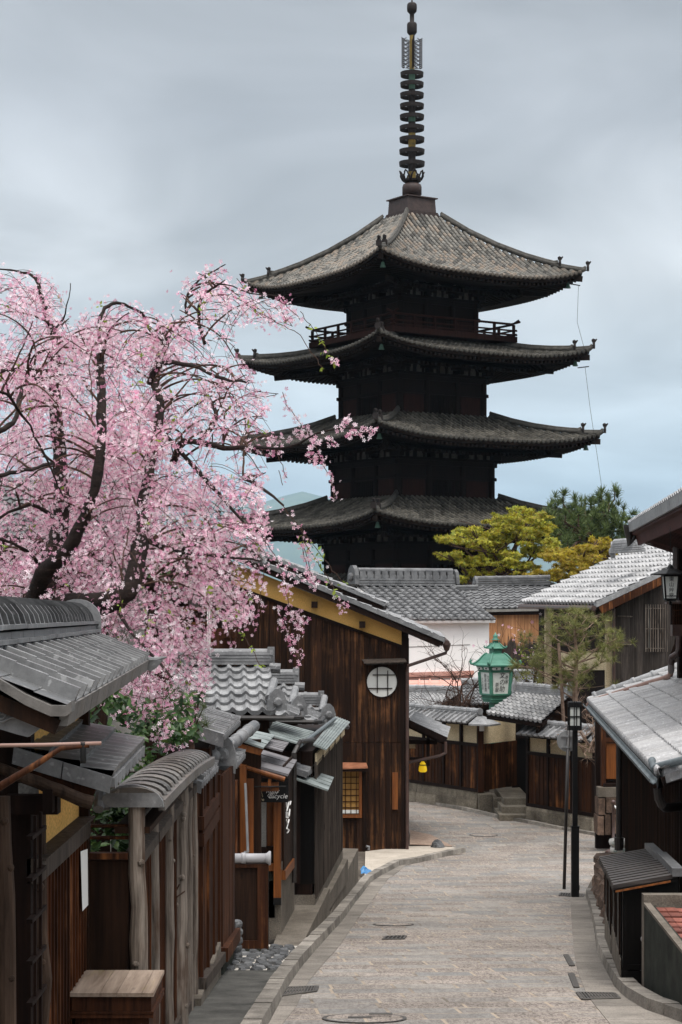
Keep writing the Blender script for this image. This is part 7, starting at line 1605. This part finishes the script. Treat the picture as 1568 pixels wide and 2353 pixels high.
def dens(u, v):
    d = 1.0
    if u > 480: d *= .8
    if v > 1390: d *= .95
    if u > 560 and v < 780: d *= .9
    if 440 < u < 560 and 700 < v < 870: d *= .33
    if 430 < u < 600 and 890 < v < 1100: d *= .55
    if u < 340 and v > 1400: d *= .8
    if 600 < v < 760 and u < 170: d *= .8
    d *= np.clip(.05 + 2.1 * (mnoise.noise(V((u * .011, v * .011, 2))) * .55 + .42), .12, 1.25)
    return d
FP = []; FS = []; tw = MB(); LVP = []
def flowers_at(p, n, spread, s=1.0):
    q = rng.normal(size=(n, 3)) * spread; FP.append(np.array(p) + q * np.array([1, 1, 1.0])); FS.append(rng.uniform(.027, .041, n) * s)
def strand(u, v, Y, length, lean, flow=1.0, r=.0032, leafy=0):
    p = np.array(P(u, v, Y)); a0 = rng.uniform(0, 6.283); d = np.array([lean + .8 * math.cos(a0), .8 * math.sin(a0), .25 + rng.normal() * .3]); pts = [p.copy()]; n = max(3, int(length / .05)); clump = rng.uniform(0, 6)
    for i in range(n):
        d = d * .86 + np.array([lean * .14 + rng.normal() * .07, rng.normal() * .07, -.15]); d /= np.linalg.norm(d); p = p + d * .05
        uu, vv = CX + p[0] / p[1] * F, HV - p[2] / p[1] * F
        if flow >= 1 and not pin(uu, vv, mask): break
        pts.append(p.copy())
        k = flow * (0.55 + .75 * math.sin(i * .55 + clump)) * dens(uu, vv) if flow >= 1 else flow
        c = rng.poisson(max(0, k) * 5.2)
        if c: flowers_at(p, c, .026 + .02 * rng.random())
        if rng.random() < .02 + leafy: LVP.append(p.copy())
    if len(pts) > 2: tw.tube([V(q) for q in pts], [r * (1 - .6 * i / len(pts)) for i in range(len(pts))], 4, False)
cnt = 0
while cnt < 1850:
    u, v = rng.uniform(-20, 730), rng.uniform(605, 1730)
    if not pin(u, v, mask) or rng.random() > dens(u, v): continue
    Y = 17.7 + rng.normal() * 1.35 - (.9 if v > 1390 else 0) - (1.2 if u > 480 and v > 900 else 0); Y = min(max(Y, 14.4 if v < 1450 else 14.0), 20.8)
    if u < 300 and v > 1330: Y = max(Y, 15.6)
    lean = rng.normal() * .22 + max(0, (u - 330) / 330) * .42 * (1 if v > 800 else .35); cnt += 1
    strand(u, v, Y, rng.uniform(.22, .75), lean)
# arching side branches with blossom along the top
for i in range(150):
    u, v, Y, r = LP[rng.integers(len(LP))]
    if r < 2.5: continue
    p = np.array(P(u, v, Y)); a = rng.uniform(-.6, 2.2) if u > 250 else rng.uniform(.4, 3.4); d = np.array([math.cos(a), rng.normal() * .5, .55 + .4 * rng.random()]); pts = [p.copy()]; n = rng.integers(10, 24); ok = True
    for k in range(n):
        d = d + np.array([rng.normal() * .14, rng.normal() * .1, -.10]); d /= np.linalg.norm(d); p = p + d * .055; uu, vv = CX + p[0] / p[1] * F, HV - p[2] / p[1] * F
        if not pin(uu, vv, mask): break
        pts.append(p.copy())
        if k > 2 and rng.random() < dens(uu, vv): flowers_at(p, rng.poisson(3.5), .03)
    if len(pts) > 3: rad = [lerp(.011, .003, k / len(pts)) for k in range(len(pts))]; tw.tube([V(q) for q in pts], rad, 5, False)
# traced outlying sprays: (polyline, depth, flowers per step)
for pl, Y, fl in (([(690, 715), (730, 770), (765, 832)], 16.5, .02), ([(764, 826), (770, 836)], 16.5, 5), ([(565, 700), (620, 730), (690, 770), (745, 850)], 16.8, .03), ([(500, 760), (540, 800), (560, 835)], 17, .25), ([(560, 690), (590, 720), (640, 745)], 16.9, 2.2), ([(600, 690), (650, 720), (672, 750)], 16.8, 2.5), ([(640, 690), (670, 712), (690, 735)], 16.8, 2.5),
                  ([(640, 905), (610, 912), (570, 905)], 16, .5), ([(648, 900), (660, 930), (690, 975), (708, 1000)], 15.8, 1.4), ([(705, 985), (712, 1004)], 15.5, 3), ([(720, 1010), (738, 1060), (762, 1100), (770, 1150)], 15, 1.9), ([(712, 1030), (726, 1068)], 15, 3.4), ([(740, 995), (770, 1020)], 15, 3), ([(770, 985), (800, 975), (815, 985)], 14.9, 2.6), ([(810, 1000), (845, 992), (858, 984)], 14.8, 2.6), ([(790, 970), (798, 962)], 14.9, 3),
                  ([(640, 1150), (690, 1215), (720, 1260)], 15.6, .8), ([(690, 1210), (740, 1280), (790, 1340)], 15.6, .15), ([(690, 1230), (755, 1330), (785, 1390)], 15.5, .12), ([(780, 1385), (794, 1393)], 15.5, 4), ([(700, 1260), (720, 1330)], 15.5, 2), ([(690, 1400), (688, 1470), (684, 1530)], 15.3, 1.0), ([(655, 1300), (690, 1330), (720, 1335)], 15.4, 2.0), ([(600, 1230), (640, 1290), (660, 1360)], 15.5, 1.6), ([(610, 1300), (600, 1360), (592, 1410)], 15.5, 1.8), ([(560, 1400), (575, 1450)], 15.5, 1.5), ([(520, 1420), (530, 1480)], 15.4, 1.5), ([(650, 1340), (668, 1400), (690, 1440)], 15.3, 2.6), ([(670, 1410), (700, 1425)], 15.3, 2.6), ([(640, 1400), (660, 1460), (676, 1490)], 15.3, 2.4), ([(690, 1250), (706, 1300), (724, 1338)], 15.5, 1.6), ([(672, 1500), (690, 1510)], 15.3, 2), ([(640, 1080), (650, 1115)], 15.7, .3),
                  ([(500, 1400), (545, 1440), (578, 1490), (598, 1530)], 15, .12), ([(535, 745), (560, 700)], 17, 1), ([(545, 640), (560, 660)], 17.2, 2), ([(590, 900), (640, 905)], 16, .9), ([(660, 1100), (640, 1050), (620, 1010)], 15.7, .5), ([(600, 1000), (660, 1010), (690, 1000)], 15.4, 2.6), ([(560, 1030), (640, 1035)], 15.7, 2)):
    q = []
    for a, b in zip(pl, pl[1:]):
        n = max(2, int(math.hypot(b[0] - a[0], b[1] - a[1]) / 9))
        for k in range(n): q.append(P(lerp(a[0], b[0], k / n) + rng.normal() * 1.2, lerp(a[1], b[1], k / n) + rng.normal() * 1.2, Y))
    q.append(P(*pl[-1], Y)); tw.tube(q, [.004] * len(q), 4, False)
    for p in q:
        c = rng.poisson(fl * 1.5)
        if c: flowers_at(p, c, .024)
        if fl < .2 and rng.random() < .35: LVP.append(np.array(p))
tw.build('twigs', M['twig'], ct)
FPc = np.concatenate(FP); FSc = np.concatenate(FS)
nn = rng.normal(size=FPc.shape) + np.array([0, -.75, -.1])
scatter_mesh('blossom', M['blossom'], ct, FPc, nn, FSc, *PETALS, rng)
LV = np.array(LVP); LV = np.repeat(LV, 3, 0) + rng.normal(size=(len(LV) * 3, 3)) * .015
scatter_mesh('young_leaves', M['bud_leaf'], ct, LV, rng.normal(size=LV.shape) + np.array([0, -.5, .6]), rng.uniform(.03, .055, len(LV)), *LEAF, rng)
print('flowers', len(FPc))
# ------------------------------------------------------------------ helpers for the other plants
def branchy(mb, p, d, L, r, depth, rr, tips, spread=.6, grav=0.0, shrink=.72, n=4, kids=(2, 3)):
    pts = [V(p)]; d = V(d).normalized(); p = V(p)
    for i in range(n):
        d = (d + V((rr.gauss(0, .16), rr.gauss(0, .16), rr.gauss(0, .12) + grav))).normalized(); p = p + d * (L / n); pts.append(p.copy())
    mb.tube(pts, [lerp(r, r * .6, i / n) for i in range(n + 1)], 5 if depth else 4, False)
    if depth <= 0: tips.append((p.copy(), d.copy())); return
    for k in range(rr.randint(*kids)):
        dd = (d + V((rr.gauss(0, spread), rr.gauss(0, spread), rr.gauss(0, spread * .8)))).normalized(); q = pts[rr.randint(2, n)] if k else pts[-1]
        branchy(mb, q, dd, L * shrink * rr.uniform(.8, 1.15), r * .62, depth - 1, rr, tips, spread, grav, shrink, n, kids)
def pads(centres, per, flat=.35, rg=rng):
    out = []
    for (u, v, Y, ru, rv) in centres:
        s = Y / F; n = int(per * ru * rv / 600); a = rg.normal(size=(n, 3)); a /= np.linalg.norm(a, axis=1, keepdims=True); rad = rg.random(n) ** .45
        c = np.array(P(u, v, Y)); out.append(c + a * rad[:, None] * np.array([ru * s, ru * s, rv * s]))
    return np.concatenate(out)
# maple by the pagoda: layered pads of small leaves
def maple(name, label, centres, trunk, Y, mat, per, size, seed, brown=None):
    rg = np.random.default_rng(seed); t = thing(name, label, 'tree', V((P(*trunk, Y).x, Y, GZ(Y))), 'maple trees beside the pagoda')
    sub = []
    for (u, v, ru, rv) in centres:                 # break each pad into many small sprays
        for k in range(max(5, int(ru * rv / 17))):
            a = rg.uniform(0, 6.283); q = rg.random() ** .5; sub.append((u + math.cos(a) * ru * q, v + math.sin(a) * rv * q, Y + rg.normal() * 1.6, rg.uniform(7, 16), rg.uniform(2.5, 5)))
    pts = pads(sub, per, rg=rg)
    scatter_mesh('crown', M[mat], t, pts, rg.normal(size=pts.shape) * .7 + np.array([0, -.3, .9]), rg.uniform(size * .7, size * 1.3, len(pts)), *STAR, rg)
    b = MB(); rr = random.Random(seed); base = V((P(*trunk, Y).x, Y, GZ(Y))); top = P(*trunk, Y); b.tube([base, base.lerp(top, .6) + V((.1, 0, 0)), top], [.22, .16, .12], 8)
    for (u, v, ru, rv) in centres: 
        e = P(u, v, Y + rr.gauss(0, .8)); m_ = top.lerp(e, .5) + V((rr.gauss(0, .2), 0, -.25)); b.tube([top, m_, e], [.1, .06, .025], 6)
        for k in range(5): f = e + V((rr.gauss(0, ru * Y / F * .6), rr.gauss(0, .6), rr.gauss(0, rv * Y / F * .5))); b.tube([m_.lerp(e, .6), f], [.04, .012], 5)
    b.build('trunk', M['twig'], t)
maple('maple_tree', 'yellow green maple tree with fresh leaves in front of the lowest pagoda roof', [(1040, 1240, 38, 9), (1030, 1275, 26, 10), (1085, 1222, 40, 12), (1120, 1250, 60, 16), (1160, 1195, 50, 13), (1215, 1190, 48, 16), (1195, 1225, 62, 18), (1150, 1282, 60, 18), (1232, 1262, 50, 20), (1075, 1290, 36, 12), (1110, 1315, 36, 10), (1190, 1305, 50, 14), (1250, 1215, 30, 16), (1060, 1330, 20, 6), (1195, 1172, 30, 6), (1272, 1250, 24, 12)], (1150, 1330), 86, 'leaf_maple', 300, .13, 3)
maple('maple_tree', 'bronze tinged maple tree lower right of the yellow green one', [(1290, 1275, 46, 16), (1345, 1268, 46, 14), (1395, 1250, 34, 9), (1310, 1305, 40, 16), (1365, 1290, 40, 12), (1275, 1320, 26, 12), (1330, 1325, 30, 10), (1405, 1268, 22, 8), (1375, 1240, 22, 5), (1240, 1320, 30, 10)], (1320, 1330), 83, 'leaf_maple_brown', 300, .125, 4)
# pines
def tufts(tips, per, length, rg, cone=.8, drop=0):
    ps, ns = [], []
    for p, d in tips:
        dirs = np.array(d) * cone + rg.normal(size=(per, 3)) * .55 + np.array([0, 0, drop]); dirs /= np.linalg.norm(dirs, axis=1, keepdims=True); ps.append(np.tile(np.array(p), (per, 1)) - np.array(d) * .3 * length * rg.random((per, 1))); ns.append(dirs)
    return np.concatenate(ps), np.concatenate(ns)
def needles(name, mat, par, ps, dirs, length, rg, width=.02):
    # a needle is laid along dirs: build from an arbitrary perpendicular normal
    n = len(ps); ref = rg.normal(size=(n, 3)); nrm = np.cross(dirs, ref); nrm /= np.linalg.norm(nrm, axis=1, keepdims=True); b = np.cross(nrm, dirs); L = rg.uniform(.7, 1.2, (n, 1)) * length; w = width
    vs = np.stack([ps - b * w, ps + dirs * L - b * w * .3, ps + dirs * L + b * w * .3, ps + b * w], 1).reshape(-1, 3) - np.array(BASE[par.name])
    me = bpy.data.meshes.new(name); me.vertices.add(4 * n); me.vertices.foreach_set('co', vs.astype(np.float32).ravel()); me.loops.add(4 * n); me.loops.foreach_set('vertex_index', np.arange(4 * n, dtype=np.int32)); me.polygons.add(n); me.polygons.foreach_set('loop_start', np.arange(0, 4 * n, 4, dtype=np.int32)); me.polygons.foreach_set('loop_total', np.full(n, 4, dtype=np.int32)); me.update(calc_edges=True); me.materials.append(M[mat])
    o = bpy.data.objects.new(name, me); COL.objects.link(o); o.parent = par; BASE[o.name] = BASE[par.name]; return o
rg = np.random.default_rng(8); Yp = 92; rr = random.Random(8)
pn = thing('pine_tree', 'dark green pine with upright shoots behind the maples', 'tree', (P(1350, 1240, Yp).x, Yp, GZ(Yp)))
b = MB(); base = V((P(1348, 1300, Yp).x, Yp, GZ(Yp))); top = P(1352, 1200, Yp); b.tube([base, P(1350, 1260, Yp), top], [.3, .22, .12], 8); tips = []
spires = [(1295, 1136), (1278, 1165), (1322, 1150), (1345, 1152), (1384, 1130), (1366, 1150), (1413, 1124), (1400, 1150), (1434, 1168), (1428, 1195), (1260, 1178), (1432, 1222), (1275, 1205), (1300, 1180), (1330, 1178), (1355, 1185), (1385, 1170), (1410, 1185), (1290, 1222), (1320, 1212), (1350, 1215), (1380, 1205), (1408, 1220), (1425, 1248), (1330, 1240), (1372, 1238), (1400, 1245), (1262, 1200), (1305, 1240)]
for (u, v) in spires:
    Yq = Yp + rr.gauss(0, 1.3); e = P(u, v, Yq); m_ = top.lerp(e, .55) + V((0, 0, -.5)); b.tube([P(1351, 1245, Yp), m_, e + V((0, 0, -.5)), e], [.09, .06, .035, .015], 6)
    for k in range(15): t = rr.random() ** .8; q = e + V((rr.gauss(0, .28 + .25 * t), rr.gauss(0, .35), -t * 1.25 + rr.gauss(0, .1))); tips.append((q, V((rr.gauss(0, .45), rr.gauss(0, .45), 1)).normalized()))
    tips.append((e, V((0, 0, 1))))
b.build('trunk', M['twig'], pn)
ps, ds = tufts(tips, 46, .34, rg, .9); needles('crown', 'needle', pn, ps, ds, .36, rg, .016)
rg = np.random.default_rng(9); Yg = 51.3; rr = random.Random(19)
gp = thing('garden_pine', 'thin grey green garden pine with bare branches above the right fence', 'tree', (P(1320, 1500, Yg).x, Yg, GZ(Yg)))
b = MB(); tips = []; base = V((P(1322, 1500, Yg).x, Yg, GZ(Yg))); b.tube([base, P(1322, 1580, Yg), P(1326, 1500, Yg), P(1318, 1430, Yg), P(1330, 1402, Yg)], [.09, .07, .05, .03, .015], 8); b.tube([P(1296, 1660, Yg), P(1290, 1560, Yg - .1), P(1284, 1478, Yg - .1)], [.045, .045, .04], 8)
for (u, v, a) in ((1330, 1405, 0), (1300, 1412, 0), (1355, 1412, 0), (1290, 1432, 0), (1372, 1425, 0), (1325, 1440, 0), (1260, 1455, 0), (1395, 1450, 0), (1350, 1455, 0), (1235, 1470, 0), (1415, 1470, 0), (1300, 1475, 0), (1250, 1500, 0), (1375, 1490, 0), (1425, 1487, 0), (1330, 1505, 0), (1220, 1510, 0), (1280, 1520, 0), (1395, 1515, 0), (1350, 1540, 0), (1240, 1545, 0), (1300, 1555, 0), (1270, 1570, 0), (1335, 1575, 0), (1210, 1530, 0)):
    e = P(u, v, Yg + rr.gauss(0, .5)); m_ = P(lerp(1322, u, .5), v + 22, Yg); b.tube([P(1322, v + 38, Yg), m_, e], [.028, .018, .008], 5)
    for k in range(9): q = e + V((rr.gauss(0, .3), rr.gauss(0, .3), rr.gauss(0, .10))); b.tube([m_.lerp(e, .6), q], [.009, .005], 4, False); tips.append((q, V((rr.gauss(0, .7), rr.gauss(0, .5), .55)).normalized()))
b.build('trunk', M['twig_tan'], gp); ps, ds = tufts(tips, 60, .16, rg, .5); needles('crown', 'needle_dry', gp, ps, ds, .17, rg, .0042)
# dark shrub and pine behind the log fence
rg = np.random.default_rng(12)
sh = thing('evergreen_shrub', 'glossy dark green shrub filling the gap behind the log fence', 'shrub', (XU(300, 15.4), 15.4, GZ(15.4)))
c = [(rg.uniform(190, 440), rg.uniform(1600, 1730), rg.uniform(14.2, 17.2), rg.uniform(18, 36), rg.uniform(14, 26)) for _ in range(48)] + [(rg.uniform(196, 300), rg.uniform(1840, 1965), rg.uniform(12.7, 13.4), 20, 18) for _ in range(22)] + [(rg.uniform(200, 330), rg.uniform(1700, 1860), rg.uniform(13.2, 15.5), 30, 30) for _ in range(22)]
pts = pads(c, 26, rg=rg); scatter_mesh('leaves', M['leaf_dark'], sh, pts, rg.normal(size=pts.shape) * .6 + np.array([0, -.5, .7]), rg.uniform(.05, .095, len(pts)), *LEAF, rg)
b = MB(); rr = random.Random(4); tips = []
for k in range(9): branchy(b, (XU(rr.uniform(220, 320), 15.4), 15.4 + rr.gauss(0, .7), GZ(15.4)), (rr.gauss(-.1, .15), rr.gauss(0, .2), 1), .75, .02, 1, rr, tips, .3)
b.build('stems', M['twig'], sh)
m = MB(); planks(m, (-2.6, 14.0, GZ(14)), (-1.45, 14.2, GZ(14)), -1.25, -1.25, .12, .02, out=(0, -1, 0)); tag(m.build('inner_screen', M['wood_beam']), 'dark board screen behind the shrub inside the log fence', 'screen')
rg = np.random.default_rng(13); rr = random.Random(13)
yp = thing('young_pine', 'bushy young pine between the shrub and the silver tiled lodge', 'tree', (XU(440, 18.2), 18.2, GZ(18.2))); b = MB(); tips = []
b.tube([(XU(440, 18.2), 18.2, GZ(18.2)), P(440, 1700, 18.2), P(445, 1610, 18.2)], [.04, .03, .015], 8)
for k in range(46): e = P(rr.uniform(345, 475), rr.uniform(1580, 1690), 18.2 + rr.gauss(0, .4)); b.tube([P(440, 1690, 18.2), e], [.01, .006], 4, False); tips.append((e, V((rr.gauss(0, .6), rr.gauss(0, .5), .8)).normalized()))
b.build('trunk', M['twig'], yp); ps, ds = tufts(tips, 60, .12, rg, .5); needles('crown', 'needle', yp, ps, ds, .12, rg, .0016)
rg = np.random.default_rng(14)
ev = thing('evergreen_tree', 'dark evergreen with drooping leaves behind the cherry, before the balcony', 'tree', (XU(385, 30), 30, GZ(30)))
pts = pads([(rg.uniform(345, 430), rg.uniform(1232, 1335), rg.uniform(29, 31), 22, 16) for _ in range(24)] + [(rg.uniform(190, 330), rg.uniform(985, 1120), rg.uniform(25, 27), 10, 8) for _ in range(14)], 20, rg=rg)
scatter_mesh('crown', M['leaf_dark'], ev, pts, rg.normal(size=pts.shape) * .6 + np.array([0, -.8, .4]), rg.uniform(.09, .17, len(pts)), *LEAF, rg)
b = MB(); b.tube([(XU(385, 30), 30, GZ(30)), P(385, 1330, 30), P(392, 1240, 30)], [.08, .05, .02], 8); b.tube([P(385, 1330, 30), P(300, 1150, 27), P(260, 1000, 26)], [.04, .025, .012], 6); b.build('trunk', M['twig'], ev)
# azalea, bare shrubs
rg = np.random.default_rng(15); rr = random.Random(15)
az = thing('budding_shrub', 'yellow green shrub with pink buds right of the green lantern', 'shrub', (XU(1215, 58.3), 58.3, GZ(58))); b = MB(); tips = []
for k in range(9): branchy(b, P(rr.uniform(1200, 1240), 1600, 58.3), (rr.gauss(.0, .35), rr.gauss(0, .2), 1), 1.0, .02, 3, rr, tips, .4)
b.build('stems', M['twig'], az)
pts = pads([(rg.uniform(1185, 1245), rg.uniform(1468, 1560), 58.2 + rg.normal() * .3, 12, 8) for _ in range(34)], 34, rg=rg)
scatter_mesh('leaves', M['leaf_azalea'], az, pts, rg.normal(size=pts.shape) + np.array([0, -.3, .6]), rg.uniform(.06, .11, len(pts)), *LEAF, rg)
pts = np.array([np.array(p) for p, d in tips if p.z > ZV(1545, 58)]); pts = pts[::2] if len(pts) else np.array([P(1210, 1440, 58)]); scatter_mesh('blossom', M['blossom'], az, pts + rg.normal(size=pts.shape) * .05, rg.normal(size=pts.shape) + np.array([0, -1, 0]), rg.uniform(.07, .12, len(pts)), *PETALS, rg)
def bare(name, label, u0, u1, v, Y, n, L, depth, up, seed, mat='twig', r=.018):
    rr = random.Random(seed); t = thing(name, label, 'shrub', (XU((u0 + u1) / 2, Y), Y, GZ(Y)), None); b = MB(); tips = []
    for k in range(n): branchy(b, P(rr.uniform(u0, u1), v, Y + rr.gauss(0, .25)), (rr.gauss(0, .5), rr.gauss(0, .3), up), L * rr.uniform(.6, 1.2), r, depth, rr, tips, .55, 0, .74)
    b.build('branches', M[mat], t); return t, tips
bare('bare_shrub', 'tangled leafless brown shrub behind the long fence coping, left of the green lantern', 1005, 1100, 1640, 57.5, 34, .30, 3, .8, 31)
bare('bare_tree', 'slender leafless tree with fine twigs before the white wall', 1045, 1075, 1640, 58.6, 6, .85, 4, 1.0, 32, r=.03)
_, tp = bare('bare_maple', 'leafless reddish maple between the lamp post and the right tiled roof', 1340, 1385, 1730, 46.5, 9, .55, 4, 1.0, 33, 'twig_tan', .022)
t2, _ = bare('bare_plum', 'dark crooked leafless tree right of the green lantern', 1225, 1260, 1625, 59, 6, .6, 3, .9, 34, 'twig', .035)
# weeds
rg = np.random.default_rng(16)
for u0, u1, v0, v1, n, lab in ((880, 925, 1946, 1952, 60, 'small green weeds at the foot of the brown house'), (1420, 1428, 2240, 2262, 24, 'tiny green weeds by the right kerb')):
    p = np.array([np.array(G(rg.uniform(u0, u1), rg.uniform(v0, v1))) + np.array([0, 0, .05]) for _ in range(n)]); o = scatter_mesh('weeds', M['leaf_azalea'], None, p, rg.normal(size=p.shape) + np.array([0, -.6, .6]), rg.uniform(.04, .1, n), *LEAF, rg); struct(tag(o, lab, 'weeds'), 'stuff')
# ------------------------------------------------------------------ air
m = MB(); m.box(-8500, 8500, -120, 13600, -75, 760)
t = NT('valley haze'); t.t.nodes.remove(t.b)
pv = t.n('ShaderNodeVolumePrincipled', {'Color': (.58, .8, 1.0, 1), 'Density': .00006, 'Anisotropy': 0.0}); t.l(pv.outputs[0], t.out.inputs['Volume'])
o = m.build('haze', t.m, base=(0, 0, -75)); struct(o, 'stuff')
